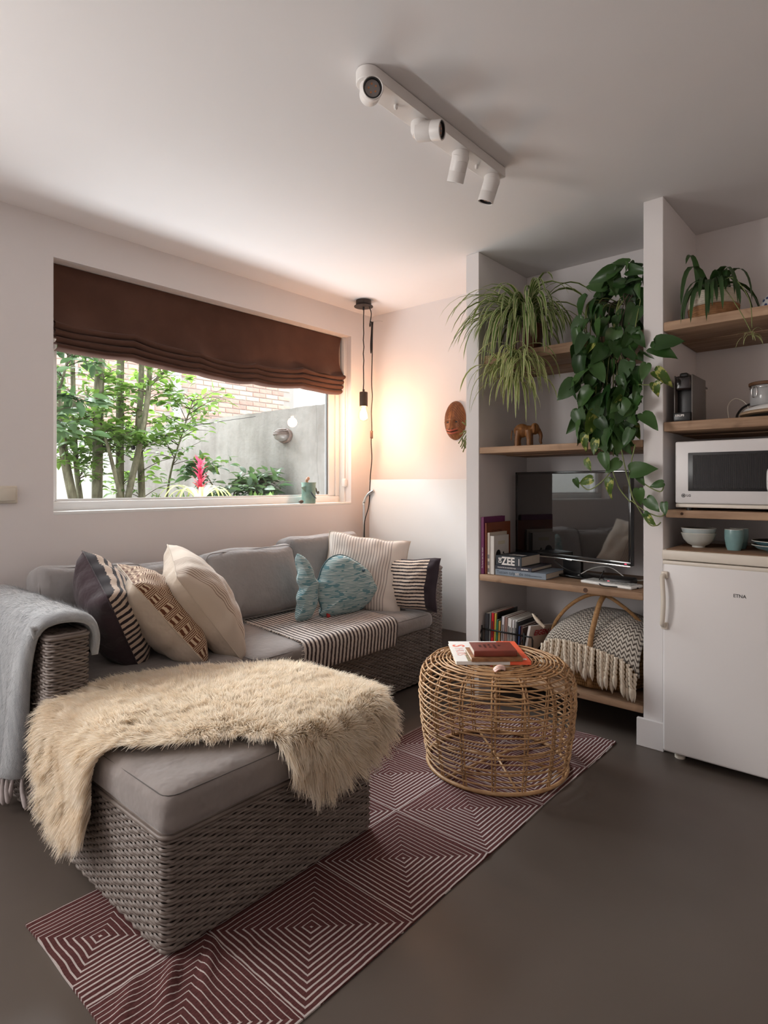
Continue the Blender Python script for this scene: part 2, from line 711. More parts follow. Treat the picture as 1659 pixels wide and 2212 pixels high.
def woven_top(root, x0, y0, x1, y1, z, alongx=True):
    if alongx:
        fn = lambda s, t: ((x0 + s, y0 + t, z), (0, 0, 1), (0, 1, 0))
        L, H = x1 - x0, y1 - y0
    else:
        fn = lambda s, t: ((x0 + t, y0 + s, z), (0, 0, 1), (1, 0, 0))
        L, H = y1 - y0, x1 - x0
    v, f = weave(fn, L, H)
    o = G().add(v, f).build('woven_top', m_wick, root, 75)
    tag(o, None, None, None, 'stuff')


sofa = thing('wicker_sofa', (-2.4, 1.75, 0), 'long grey brown wicker sofa standing under the garden window', 'sofa')
SX0, SX1 = -2.80, -2.0
for y0, y1, zt in ((0.708, 0.838, 0.613), (2.675, 2.80, 0.628)):
    wicker_block(sofa, 'arm', SX0, y0, SX1 - 0.028 * (y0 < 1), y1, 0.012, zt, 'woven_arm')
    woven_top(sofa, SX0 + 0.02, y0 + 0.012, SX1 - 0.04, y1 - 0.012, zt + 0.002, False)
# base front and low back
G().bx((SX0, 0.84, 0.02), (SX1 - 0.012, 2.674, 0.300), 0.004).build('base_core', m_wickdark, sofa)
fn, L = path_map(dense([(SX1 - 0.006, 0.84), (SX1 - 0.006, 2.674)]), 0.014)
tag(G().add(*weave(fn, L, 0.292)).build('woven_front', m_wick, sofa, 75), None, None, None, 'stuff')
G().tube([(SX1 - 0.008, 0.84, 0.310), (SX1 - 0.008, 2.674, 0.310)], 0.007, 6).build('rim', m_wick, sofa, 80)
wicker_block(sofa, 'back', SX0, 0.84, SX0 + 0.10, 2.673, 0.30, 0.625, 'woven_back')
for y in (0.74, 2.76):
    for x in (SX0 + 0.05, SX1 - 0.06):
        G().lathe([(0.018, 0), (0.02, 0.012), (0.02, 0.022)], 12, M=Matrix.Translation((x, y, 0))).build('foot', m_black, sofa)

ott = thing('wicker_ottoman', (-1.66, 1.045, 0), 'square wicker ottoman joined to the sofa front under the sheepskin', 'ottoman')
wicker_block(ott, 'base', -2.022, 0.692, -1.278, 1.402, 0.014, 0.286, 'woven_side')
for y in (0.76, 1.33):
    for x in (-1.95, -1.35):
        G().lathe([(0.018, 0), (0.02, 0.012), (0.02, 0.024)], 12, M=Matrix.Translation((x, y, 0))).build('foot', m_black, ott)


# ---------------------------------------------------------------- upholstered cushions
def softbox(half, r, n=14, puff=0.0, lump=0.0, seed=0.0, sagf=0.0):
    hx, hy, hz = half
    v = []; f = []; idx = {}

    def vert(p):
        k = tuple(round(c, 5) for c in p)
        if k in idx:
            return idx[k]
        q = V((p[0] * hx, p[1] * hy, p[2] * hz))
        inn = V((max(-hx + r, min(hx - r, q.x)), max(-hy + r, min(hy - r, q.y)), max(-hz + r, min(hz - r, q.z))))
        d = q - inn
        if d.length > 1e-9:
            q = inn + d.normalized() * r
        w = (1 - p[0] ** 4) * (1 - p[1] ** 4)
        q.z += puff * w * (1 if p[2] > 0 else 0.0) * abs(p[2])
        if lump:
            nn = V((nz(q.x * 5 + seed, q.y * 5, q.z * 5), nz(q.x * 5, q.y * 5 + seed, q.z * 5 + 9), nz(q.x * 5 + 4, q.y * 5 + 7, q.z * 5 + seed)))
            q += nn * lump
        idx[k] = len(v)
        v.append(tuple(q))
        return idx[k]

    # denser towards the edges
    c = [-1 + 2 * i / n for i in range(n + 1)]
    c = [math.copysign(abs(a) ** 0.55, a) for a in c]
    for ax in range(3):
        for sg in (-1, 1):
            for i in range(n):
                for j in range(n):
                    q = []
                    for (a, b) in ((c[i], c[j]), (c[i + 1], c[j]), (c[i + 1], c[j + 1]), (c[i], c[j + 1])):
                        p = [0, 0, 0]
                        p[ax] = sg; p[(ax + 1) % 3] = a; p[(ax + 2) % 3] = b
                        q.append(vert(p))
                    f.append(tuple(q) if sg > 0 else tuple(q[::-1]))
    return v, f


m_seam = M('dark_seam_thread', (0.10, 0.09, 0.085), 0.9)


def seam_loop(hx, hy, hz, r, z, Mx, rad=0.0022):
    pts = [(p[0], p[1], z) for p in round_rect(-hx, -hy, hx, hy, r, 4, False)]
    g = G(); g.tube(pts, rad, 5, True, M=Mx)
    return g


def seat_cushion(name, lo, hi, label, r=0.036, puff=0.012, lump=0.006, seed=0.0):
    c = [(a + b) / 2 for a, b in zip(lo, hi)]
    half = [(b - a) / 2 for a, b in zip(lo, hi)]
    t = thing(name, (c[0], c[1], lo[2]), label, 'cushion', 'seat cushions of the wicker seating')
    T = Matrix.Translation(V(c))
    v, f = softbox(half, r, 16, puff, lump, seed)
    G().add(v, f, M=T).build('cover', m_greyfab, t, 180)
    hx, hy, hz = half
    k = r * 0.32
    seam_loop(hx - k, hy - k, hz, r, hz - k + 0.0006 + (puff * 0.10), T, 0.0012).build('seam', m_seam, t, 180)
    return t


seat_cushion('seat_cushion', (-1.995, 0.683, 0.287), (-1.262, 1.412, 0.392), 'thick taupe cushion topping the ottoman, half hidden by sheepskin', 0.034, 0.010, 0.003)
seat_cushion('seat_cushion', (-2.69, 0.845, 0.305), (-2.0, 1.452, 0.395), 'taupe sofa seat cushion beneath the three propped pillows', 0.04, 0.014, 0.006, 3.0)
seat_cushion('seat_cushion', (-2.69, 1.458, 0.305), (-1.965, 2.668, 0.397), 'long taupe sofa seat cushion under the striped throw', 0.04, 0.012, 0.006, 7.0)


def back_cushion(o, w, h, t, yaw, lean, label, seed, roll=0.0):
    """upright block cushion; o = bottom centre, face normal starts at +x"""
    nrm = V((cos(yaw) * cos(lean), sin(yaw) * cos(lean), sin(lean)))
    side = V((-sin(yaw), cos(yaw), 0))
    up = nrm.cross(side)
    if roll:
        side, up = side * cos(roll) + up * sin(roll), up * cos(roll) - side * sin(roll)
    c = V(o) + up * (h / 2)
    Mx = frame(c, side, up, nrm)
    th = thing('back_cushion', o, label, 'cushion', 'grey back cushions along the window wall')
    v, f = softbox((w / 2, h / 2, t / 2), 0.045, 22, 0.035, 0.020, seed)
    G().add(v, f, M=Mx).build('cover', m_greyback, th, 180)
    pts = []
    for p in round_rect(-w / 2 + 0.012, -h / 2 + 0.012, w / 2 - 0.012, h / 2 - 0.012, 0.045, 4, False):
        pts.append((p[0], p[1], t / 2 - 0.008))
    g = G(); g.tube(pts, 0.0030, 5, True, M=Mx); g.build('piping', m_greyback, th, 180)
    return th


m_greyback = fabric('grey_canvas', (0.325, 0.305, 0.302), 0.05, 1100)
back_cushion((-2.615, 1.075, 0.40), 0.46, 0.36, 0.15, 0.02, 0.16, 'grey back cushion at the near end beside the folded blanket', 11, -0.05)
back_cushion((-2.615, 1.440, 0.40), 0.42, 0.335, 0.14, -0.02, 0.20, 'grey back cushion mostly hidden behind the cream pillows', 21, 0.03)
back_cushion((-2.565, 1.885, 0.40), 0.56, 0.37, 0.16, -0.06, 0.22, 'large grey back cushion leaning in the middle of the sofa', 31, 0.02)
back_cushion((-2.60, 2.43, 0.40), 0.56, 0.40, 0.15, -0.05, 0.17, 'grey back cushion behind the teal fish pillow', 41, 0.0)


# ---------------------------------------------------------------- pillows
def pillow_geo(w, h, t, n=26, sagk=0.10, seed=0.0, wr=0.012):
    def surf(sgn):
        def fn(a, b):
            u = 2 * a - 1; v = 2 * b - 1
            # concave edges between the corner ears
            x = w / 2 * u * (1 - sagk * (1 - v * v) * abs(u) ** 3)
            y = h / 2 * v * (1 - sagk * (1 - u * u) * abs(v) ** 3)
            e = max(0.0, (1 - u * u) * (1 - v * v))
            z = t / 2 * e ** 0.42
            k = e ** 0.3
            z *= 1 + 0.16 * nz(u * 1.7 + seed, v * 1.7, sgn * 3)
            rad = math.atan2(v, u)
            crease = wr * (1 - k) * sin(rad * 14 + seed) * min(1, e * 12)
            z += crease * 0.5 + wr * k * 0.6 * nz(u * 4 + seed, v * 4, sgn * 7 + 1)
            x += 0.012 * nz(v * 2 + seed, 3.3, 0)
            y += 0.012 * nz(u * 2 + seed, 8.3, 0)
            return (x, y, sgn * z)
        return fn
    g = G()
    g.grid(surf(1), n, n, 0)
    g.grid(surf(-1), n, n, 1, flip=True)
    return g


def pillow(name, bn, tn, tf, t, mats, label, seed=0.0, sagk=0.10, wr=0.012, extra=None):
    """bn/tn/tf: bottom-near, top-near, top-far corners of the pillow square"""
    bn, tn, tf = V(bn), V(tn), V(tf)
    up = (tn - bn); wv = (tf - tn)
    h = up.length; w = wv.length
    y = up.normalized(); x = (wv - y * wv.dot(y)).normalized(); z = x.cross(y)
    c = bn + up / 2 + wv / 2
    Mx = frame(c, x, y, z)
    th = thing(name, c - V((0, 0, h / 2)), label, 'pillow')
    g = pillow_geo(w, h, t, 28, sagk, seed, wr)
    g.v = [tuple(Mx @ V(p)) for p in g.v]
    g.build('cover', mats, th, 180)
    pts = []
    for k in range(4):
        for i in range(12):
            a = -1 + 2 * i / 12
            u, v = ((a, -1), (1, a), (-a, 1), (-1, -a))[k]
            xx = w / 2 * u * (1 - sagk * (1 - v * v) * abs(u) ** 3) + 0.012 * nz(v * 2 + seed, 3.3, 0)
            yy = h / 2 * v * (1 - sagk * (1 - u * u) * abs(v) ** 3) + 0.012 * nz(u * 2 + seed, 8.3, 0)
            pts.append((xx, yy, 0))
    G().tube(pts, 0.0028, 6, True, M=Mx).build('edge_seam', mats[1] if isinstance(mats, list) else mats, th, 180)
    return th, Mx, w, h


def stripe_mat(name, c1, c2, freq, duty=0.5, axis='v', band=None, bandcol=None, soft=0.04):
    """woven stripes along the uv axis; band=(lo, hi) of the other axis keeps stripes, outside is bandcol"""
    t = NT(name)
    t.set(rough=0.9, sheen=0.2, spec=0.15)
    uv = t.sep(t.coord('UV'))
    a = uv[1] if axis == 'v' else uv[0]
    b = uv[0] if axis == 'v' else uv[1]
    wob = t.math('MULTIPLY', t.math('SUBTRACT', t.noise(t.coord('UV'), 40, 2), 0.5), 0.25)
    fr_ = t.math('FRACT', t.math('ADD', t.math('MULTIPLY', a, freq), wob))
    st = t.math('GREATER_THAN', fr_, duty)
    c = t.mix(st, c1, c2)
    if band:
        ins = t.math('MULTIPLY', t.math('GREATER_THAN', b, band[0]), t.math('LESS_THAN', b, band[1]))
        c = t.mix(ins, bandcol, c)
    fine = t.noise(t.coord('Object'), 900, 2)
    t.col(t.mix(t.math('MULTIPLY', fine, 0.35), c, (0.02, 0.016, 0.016)))
    t.bump(fine, 0.3, 0.001)
    return t.m


def _lines(name, base, line, freq, lo, hi, axis, duty):
    t = NT(name)
    t.set(rough=0.92, sheen=0.25, spec=0.12)
    uv = t.sep(t.coord('UV'))
    a = uv[0] if axis == 'u' else uv[1]
    fr_ = t.math('FRACT', t.math('MULTIPLY', a, freq))
    st = t.math('GREATER_THAN', fr_, duty)
    ins = t.math('MULTIPLY', t.math('GREATER_THAN', a, lo), t.math('LESS_THAN', a, hi))
    c = t.mix(t.math('MULTIPLY', t.math('MULTIPLY', st, ins), 0.85), base, line)
    fine = t.noise(t.coord('Object'), 900, 2)
    t.col(t.mix(t.math('MULTIPLY', fine, 0.3), c, tuple(x * 0.6 for x in base)))
    t.bump(fine, 0.25, 0.001)
    return t.m


def basket_mat():
    t = NT('brown_basket_print')
    t.set(rough=0.9, sheen=0.2, spec=0.15)
    uv = t.sep(t.coord('UV'))
    n = 15.0
    fu = t.math('MULTIPLY', uv[0], n); fv = t.math('MULTIPLY', uv[1], n)
    ck = t.math('MODULO', t.math('ADD', t.math('FLOOR', fu), t.math('FLOOR', fv)), 2.0)
    w = t.math('MULTIPLY', t.noise(t.coord('UV'), 30, 2), 0.35)
    lu = t.math('GREATER_THAN', t.math('FRACT', t.math('ADD', t.math('MULTIPLY', fu, 4.0), w)), 0.48)
    lv = t.math('GREATER_THAN', t.math('FRACT', t.math('ADD', t.math('MULTIPLY', fv, 4.0), w)), 0.48)
    ln = t.math('ADD', t.math('MULTIPLY', ck, lu), t.math('MULTIPLY', t.math('SUBTRACT', 1.0, ck), lv))
    c = t.mix(ln, (0.62, 0.47, 0.33), (0.13, 0.045, 0.022))
    t.col(c)
    t.bump(t.noise(t.coord('Object'), 700, 2), 0.25, 0.001)
    return t.m


m_cream = fabric('cream_linen', (0.60, 0.50, 0.405), 0.05, 1000)
m_aubergine = fabric('aubergine_weave', (0.034, 0.018, 0.028), 0.3, 700, 0.35, (0.075, 0.055, 0.05))
m_bwfront = stripe_mat('ecru_black_stripes', (0.66, 0.52, 0.42), (0.022, 0.015, 0.020), 15, 0.55, 'v', (0.17, 0.90), (0.028, 0.018, 0.024))
m_bwside = stripe_mat('ecru_black_stripes_wide', (0.66, 0.52, 0.42), (0.022, 0.015, 0.020), 15, 0.55, 'v')
m_print = basket_mat()
m_finestripe = _lines('cream_fine_lines', (0.62, 0.52, 0.43), (0.16, 0.09, 0.055), 34, 0.10, 0.50, 'u', 0.66)
m_ticking = _lines('cream_grey_ticking', (0.64, 0.56, 0.50), (0.20, 0.16, 0.155), 30, 0.06, 0.80, 'u', 0.70)

# three pillows propped against the near arm (their backs face the viewer)
pillow('striped_pillow', (-2.24, 1.10, 0.405), (-2.13, 0.915, 0.752), (-2.50, 1.02, 0.785), 0.22, [m_bwside, m_aubergine],
       'aubergine pillow with black and cream striped front by the folded blanket', 1.3, 0.07, 0.016)
pillow('printed_pillow', (-2.075, 1.288, 0.405), (-2.14, 1.02, 0.752), (-2.52, 1.165, 0.745), 0.23, [m_print, m_cream],
       'cream pillow with brown basketweave print, middle of the propped three', 5.1, 0.08, 0.016)
pillow('cream_pillow', (-2.075, 1.435, 0.41), (-2.10, 1.150, 0.795), (-2.45, 1.375, 0.790), 0.235, [m_finestripe, m_cream],
       'plump cream linen pillow with fine brown lines, standing on its edge', 9.7, 0.05, 0.014)
pillow('ticking_pillow', (-2.50, 2.245, 0.415), (-2.565, 2.435, 0.825), (-2.165, 2.705, 0.775), 0.15, [m_ticking, m_cream],
       'cream pillow with thin grey ticking stripes in the sofa corner', 14.2, 0.07, 0.012)
m_bwright = stripe_mat('ecru_black_stripes_right', (0.66, 0.52, 0.42), (0.022, 0.015, 0.020), 15, 0.58, 'v', (-0.1, 0.86), (0.028, 0.018, 0.024))
pillow('striped_pillow', (-2.30, 2.530, 0.415), (-2.315, 2.585, 0.700), (-1.905, 2.640, 0.685), 0.13, [m_bwright, m_aubergine],
       'black and cream striped pillow leaning on the far wicker arm', 17.9, 0.08, 0.014)


# ---------------------------------------------------------------- fish pillow
def fish_mat():
    t = NT('teal_brushmark_print')
    t.set(rough=0.9, sheen=0.2, spec=0.15)
    co = t.coord('Object')
    n0 = t.math('MULTIPLY', t.noise(co, 6, 2), 1.6)
    s = t.sep(co)
    row = t.math('ADD', t.math('MULTIPLY', s[2], 135.0), n0)
    cell = t.noise(t.vscale(co, (14, 14, 135)), 1.0, 1)
    ln = t.math('GREATER_THAN', t.math('FRACT', row), t.math('ADD', 0.46, t.math('MULTIPLY', t.math('SUBTRACT', cell, 0.5), 1.3)))
    c = t.mix(ln, (0.50, 0.58, 0.575), (0.135, 0.250, 0.270))
    blk = t.ramp(t.noise(t.vscale(co, (18, 18, 60)), 1.0, 1), [(0.60, (0, 0, 0)), (0.62, (1, 1, 1))])
    t.col(t.mix(blk, c, (0.12, 0.25, 0.29)))
    t.bump(t.noise(co, 500, 2), 0.25, 0.001)
    return t.m


m_fish = fish_mat()


def inflate(outline, c, T, Mx, nr=9, flat=0.5):
    pts = spline([(p[0], p[1], 0) for p in outline], 6, True)
    g = G()
    n = len(pts)
    for sg in (1, -1):
        v = [(c[0], c[1], sg * T)]
        for i in range(1, nr + 1):
            r = i / nr
            for p in pts:
                v.append((c[0] + (p.x - c[0]) * r, c[1] + (p.y - c[1]) * r, sg * T * max(0, 1 - r ** 2.4) ** flat))
        f = []
        for k in range(n):
            q = (0, 1 + k, 1 + (k + 1) % n)
            f.append(q if sg > 0 else q[::-1])
        for i in range(nr - 1):
            for k in range(n):
                a = 1 + i * n + k; b = 1 + i * n + (k + 1) % n
                q = (a, a + n, b + n, b)
                f.append(q if sg > 0 else q[::-1])
        g.add(v, f, M=Mx)
    return g, pts


fish = thing('fish_pillow', (-2.27, 2.27, 0.41), 'teal fish shaped pillow sitting on the striped throw', 'pillow')
# local frame: u along +y (to the right in the picture), v up, normal towards the room
lean = 0.22
Fm = frame((-2.255, 2.27, 0.41), (0.10, 0.995, 0), (-sin(lean), 0, cos(lean)), (cos(lean), -0.1, sin(lean)))
body = [(-0.165, 0.045), (-0.18, 0.02), (-0.12, -0.004), (0.03, -0.006), (0.11, 0.012), (0.20, 0.05), (0.262, 0.075), (0.272, 0.10), (0.235, 0.14),
        (0.19, 0.21), (0.11, 0.275), (0.02, 0.315), (-0.06, 0.305), (-0.12, 0.26), (-0.155, 0.205), (-0.185, 0.175), (-0.175, 0.10)]
g, pts = inflate(body, (0.02, 0.14), 0.075, Fm)
g.build('body', m_fish, fish, 180)
tail = [(-0.165, 0.185), (-0.185, 0.215), (-0.19, 0.26), (-0.215, 0.315), (-0.262, 0.345), (-0.275, 0.325), (-0.265, 0.27), (-0.285, 0.215), (-0.272, 0.165),
        (-0.305, 0.115), (-0.30, 0.06), (-0.33, 0.015), (-0.29, 0.005), (-0.235, 0.015), (-0.19, 0.075), (-0.18, 0.13)]
g, pts2 = inflate(tail, (-0.24, 0.18), 0.042, Fm)
g.build('tail_fin', m_fish, fish, 180)
g = G()
g.tube([p for p in pts], 0.0035, 6, True, M=Fm); g.build('edge_seam', M('teal_piping', (0.06, 0.12, 0.14), 0.9), fish, 180)
G().lathe([(0.0, -0.006), (0.008, -0.004), (0.010, 0.002), (0.007, 0.008), (0.0, 0.009)], 14, M=Fm @ Matrix.Translation((0.105, 0.215, 0.064))).build('button_eye', M('teal_button', (0.05, 0.13, 0.17), 0.4), fish)
G().bx((-0.155, -0.006, 0.02), (-0.135, 0.022, 0.028), 0.002, M=Fm).build('label_tab', M('red_ribbon', (0.45, 0.03, 0.03), 0.7), fish)

# ---------------------------------------------------------------- striped throw over the seat
m_throw = stripe_mat('throw_stripes', (0.70, 0.62, 0.56), (0.050, 0.030, 0.030), 26, 0.52, 'u')
ty0, ty1 = 1.70, 2.335


def throw_clean(u, v):
    y = ty0 + (ty1 - ty0) * u + 0.10 * (1 - v)
    s = v * 0.775
    zt = 0.4155 + 0.003 * nz(u * 6, v * 5, 3)
    s1 = 0.610
    R = 0.048
    if s < s1:
        return (-2.62 + s, y, zt)
    a = (s - s1) / R
    if a < pi / 2:
        return (-2.010 + R * sin(a), y, zt - R * (1 - cos(a)))
    return (-2.010 + R + 0.002 * nz(u * 9, 2, 2), y, zt - R - (s - s1 - R * pi / 2))


g = G(); g.grid(throw_clean, 60, 44)
th = thing('striped_throw', (-2.3, 2.05, 0.415), 'black and white striped cotton throw laid across the sofa seat', 'throw')
o = g.build('cloth', m_throw, th, 180)
md = o.modifiers.new('thickness', 'SOLIDIFY'); md.thickness = 0.004; md.offset = 1
g = G()
random.seed(4)
for i in range(46):
    v = i / 45
    p = V(throw_clean(0.0, v))
    q = p + V((random.uniform(-0.004, 0.004), -0.012 - random.random() * 0.006, -0.001))
    g.tube([p + V((0, 0, 0.002)), q + V((0, 0, 0.002))], 0.0016, 4)
tag(g.build('frayed_edge', M('throw_fray', (0.66, 0.58, 0.52), 0.9), th), None, None, None, 'stuff')

# ---------------------------------------------------------------- sheepskin on the ottoman
EX, EY, ZT, RR = -1.300, 0.722, 0.402, 0.05
skin_out = [(-2.035, 0.80), (-2.045, 1.00), (-1.98, 1.18), (-1.84, 1.33), (-1.74, 1.46), (-1.62, 1.535), (-1.48, 1.53), (-1.34, 1.49), (-1.22, 1.42),
            (-1.14, 1.33), (-1.135, 1.22), (-1.15, 1.12), (-1.215, 1.045), (-1.275, 1.01), (-1.33, 0.985), (-1.40, 0.93), (-1.45, 0.83), (-1.505, 0.755), (-1.56, 0.70),
            (-1.60, 0.62), (-1.61, 0.52), (-1.66, 0.465), (-1.76, 0.445), (-1.85, 0.47), (-1.90, 0.56), (-1.955, 0.66), (-2.01, 0.73)]
skin_out = [(p.x, p.y) for p in spline([(a, b, 0) for a, b in skin_out], 5, True)]
SO = np.array(skin_out)


def inside(px, py):
    x0, y0 = SO[:, 0], SO[:, 1]
    x1, y1 = np.roll(x0, -1), np.roll(y0, -1)
    px = px[:, None]; py = py[:, None]
    c = ((y0 > py) != (y1 > py)) & (px < (x1 - x0) * (py - y0) / (y1 - y0 + 1e-12) + x0)
    return c.sum(1) % 2 == 1


def edge_dist(px, py):
    d = np.full(len(px), 9.0)
    for i in range(len(SO)):
        a = SO[i]; b = SO[(i + 1) % len(SO)]
        ab = b - a
        t = np.clip(((px - a[0]) * ab[0] + (py - a[1]) * ab[1]) / (ab @ ab + 1e-12), 0, 1)
        d = np.minimum(d, np.hypot(px - a[0] - t * ab[0], py - a[1] - t * ab[1]))
    return d


def bend(d):
    """distance past an edge -> (horizontal, drop, tangent angle)"""
    a = np.clip(d / RR, 0, pi / 2)
    h = np.where(d <= 0, d, RR * np.sin(a))
    z = np.where(d <= 0, 0, RR * (1 - np.cos(a)) + np.clip(d - RR * pi / 2, 0, None))
    return h, z, np.where(d <= 0, 0, a)


def drape(px, py):
    hx, zx, ax = bend(px - EX)
    hy, zy, ay = bend(EY - py)
    # far edge of the ottoman: falls gently onto the gap behind it
    hb, zb, ab = bend((py - 1.40) * 0.6)
    x = EX + hx; y = EY - hy
    z = ZT + 0.006 - zx - zy - np.clip(zb * 0.6, 0, 0.05)
    N = np.stack([np.sin(ax) * np.cos(ay), -np.sin(ay) * np.cos(ax), np.cos(ax) * np.cos(ay) + 0.02], 1)
    N /= np.linalg.norm(N, axis=1)[:, None]
    return np.stack([x, y, z], 1), N


def np_mesh(name, v, quads, mat, parent, tris=None, smooth=True):
    me = bpy.data.meshes.new(name)
    nq = len(quads); ntr = 0 if tris is None else len(tris)
    me.vertices.add(len(v)); me.vertices.foreach_set('co', np.asarray(v, dtype=np.float32).ravel())
    loops = np.asarray(quads, dtype=np.int32).ravel()
    starts = np.arange(nq) * 4
    if ntr:
        starts = np.concatenate([starts, nq * 4 + np.arange(ntr) * 3])
        loops = np.concatenate([loops, np.asarray(tris, dtype=np.int32).ravel()])
    me.loops.add(len(loops)); me.loops.foreach_set('vertex_index', loops)
    me.polygons.add(nq + ntr); me.polygons.foreach_set('loop_start', starts.astype(np.int32))
    me.update(calc_edges=True); me.validate()
    me.materials.append(mat)
    if smooth:
        me.polygons.foreach_set('use_smooth', np.ones(len(me.polygons), dtype=bool))
    o = bpy.data.objects.new(name, me)
    C.objects.link(o)
    if parent is not None:
        o.parent = parent
        Mi = W[parent.name].inverted()
        o.matrix_local = Mi
        W[o.name] = W[parent.name]
    return o


def blades(P, D, Ben, Lg, wd, seg=3):
    """tapered curved ribbons: root P, direction D, bend vector Ben, length, width (numpy arrays)"""
    n = len(P)
    side = np.cross(D, np.random.normal(size=D.shape))
    side /= np.linalg.norm(side, axis=1)[:, None] + 1e-9
    vs = []
    for k in range(seg + 1):
        t = k / seg
        c = P + D * (Lg * t)[:, None] + Ben * (Lg * t * t)[:, None]
        w = wd * (1 - 0.75 * t ** 1.5)
        vs.append(c - side * w[:, None]); vs.append(c + side * w[:, None])
    v = np.stack(vs, 1).reshape(-1, 3)
    base = np.arange(n)[:, None] * (2 * (seg + 1))
    q = np.concatenate([base + np.array([2 * k, 2 * k + 1, 2 * k + 3, 2 * k + 2])[None] for k in range(seg)], 1).reshape(-1, 4)
    return v, q


np.random.seed(7)


def wool_mat(name, c1, c2):
    t = NT(name)
    t.set(rough=0.75, sheen=0.5, spec=0.2)
    co = t.coord('Object')
    n = t.noise(co, 16, 4)
    c = t.ramp(n, [(0.3, c1), (0.7, c2)])
    t.col(c)
    tl = t.new('ShaderNodeBsdfTranslucent'); t.lk(c, tl.inputs[0])
    mxs = t.new('ShaderNodeMixShader'); mxs.inputs[0].default_value = 0.45
    t.lk(t.b.outputs[0], mxs.inputs[1]); t.lk(tl.outputs[0], mxs.inputs[2])
    t.lk(mxs.outputs[0], t.n['Material Output'].inputs[0])
    return t.m


m_wool = wool_mat('sheep_wool', (0.92, 0.81, 0.655), (0.97, 0.90, 0.79))
skin = thing('sheepskin_rug', (-1.65, 1.1, 0.40), 'cream long haired sheepskin draped over the ottoman', 'sheepskin')
# hide
gx, gy = np.meshgrid(np.arange(-2.06, -1.12, 0.012), np.arange(0.42, 1.56, 0.012))
shp = gx.shape
ins = inside(gx.ravel(), gy.ravel())
Pv, Nv = drape(gx.ravel(), gy.ravel())
Pv = Pv + Nv * 0.010
ids = np.arange(gx.size).reshape(shp); insg = ins.reshape(shp)
okq = insg[:-1, :-1] & insg[1:, :-1] & insg[:-1, 1:] & insg[1:, 1:]
quads = np.stack([ids[:-1, :-1][okq], ids[:-1, 1:][okq], ids[1:, 1:][okq], ids[1:, :-1][okq]], 1)
used = np.unique(quads); remap = np.full(gx.size, -1); remap[used] = np.arange(len(used))
np_mesh('hide', Pv[used], remap[quads], m_wool, skin)
# fleece
nh = 230000
hx_ = np.random.uniform(-2.06, -1.12, nh); hy_ = np.random.uniform(0.42, 1.56, nh)
k = inside(hx_, hy_)
hx_, hy_ = hx_[k], hy_[k]
ed = edge_dist(hx_, hy_)
P0, N0 = drape(hx_, hy_)
e = 0.004
P1, _ = drape(hx_ + e, hy_); P2, _ = drape(hx_, hy_ + e)
Tx = (P1 - P0) / e; Ty = (P2 - P0) / e
cx_, cy_ = -1.62, 1.08
# combing: outward from the spine, swirled by low frequency noise, in locks
lock = np.array([[nz(a * 26, b * 26, 1.0), nz(a * 26, b * 26, 8.0)] for a, b in zip(hx_, hy_)])
swirl = np.array([[nz(a * 5, b * 5, 3.0), nz(a * 5, b * 5, 12.0)] for a, b in zip(hx_, hy_)])
ox, oy = hx_ - cx_, (hy_ - cy_) * 1.2
ol = np.hypot(ox, oy) + 1e-6
rim = np.clip(1 - ed / 0.13, 0, 1)
cu = ox / ol * (0.35 + 0.55 * rim) + swirl[:, 0] * 0.9 + lock[:, 0] * 0.75 - 0.05
cv = oy / ol * (0.35 + 0.55 * rim) + swirl[:, 1] * 0.9 + lock[:, 1] * 0.75 - 0.20
D = N0 * 0.85 + Tx * cu[:, None] * 0.75 + Ty * cv[:, None] * 0.75 + np.random.normal(size=P0.shape) * 0.10
D /= np.linalg.norm(D, axis=1)[:, None]
curl = np.random.normal(size=P0.shape) * 0.10 + np.stack([lock[:, 1], -lock[:, 0], 0 * lock[:, 0]], 1) * 0.35
Ben = curl + np.array([0, 0, -1.0])[None] * (0.10 + 0.40 * rim)[:, None] + Tx * (cu * 0.2)[:, None] + Ty * (cv * 0.2)[:, None]
Lg = (0.030 + 0.018 * rim + 0.012 * swirl[:, 0]) * np.random.uniform(0.75, 1.2, len(P0))
v, q = blades(P0 + N0 * 0.008, D, Ben, Lg, np.random.uniform(0.0009, 0.0017, len(P0)))
tag(np_mesh('fleece', v, q, m_wool, skin), None, None, None, 'stuff')

# ---------------------------------------------------------------- mohair blanket on the near arm
def mohair():
    t = NT('blue_grey_mohair')
    t.set(rough=0.95, sheen=0.7, spec=0.1)
    co = t.coord('Object')
    n = t.noise(t.vscale(co, (60, 20, 6)), 1.0, 4)
    n2 = t.noise(co, 300, 2)
    a = t.ramp(n, [(0.3, (0.29, 0.305, 0.325)), (0.7, (0.47, 0.485, 0.50))])
    t.col(t.mix(t.math('MULTIPLY', n2, 0.3), a, (0.2, 0.22, 0.24)))
    t.bump(n2, 0.5, 0.003)
    return t.m


m_moh = mohair()
blk = thing('mohair_blanket', (-2.35, 0.75, 0.1), 'blue grey mohair blanket with fringe hanging over the near sofa arm', 'blanket')
prof = [(0.868, 0.560), (0.872, 0.615), (0.862, 0.655), (0.835, 0.680), (0.790, 0.692), (0.735, 0.690), (0.692, 0.668), (0.668, 0.620), (0.660, 0.55),
        (0.656, 0.46), (0.655, 0.36), (0.656, 0.26), (0.658, 0.17), (0.66, 0.125)]
pr = spline([(0, a, b) for a, b in prof], 6)


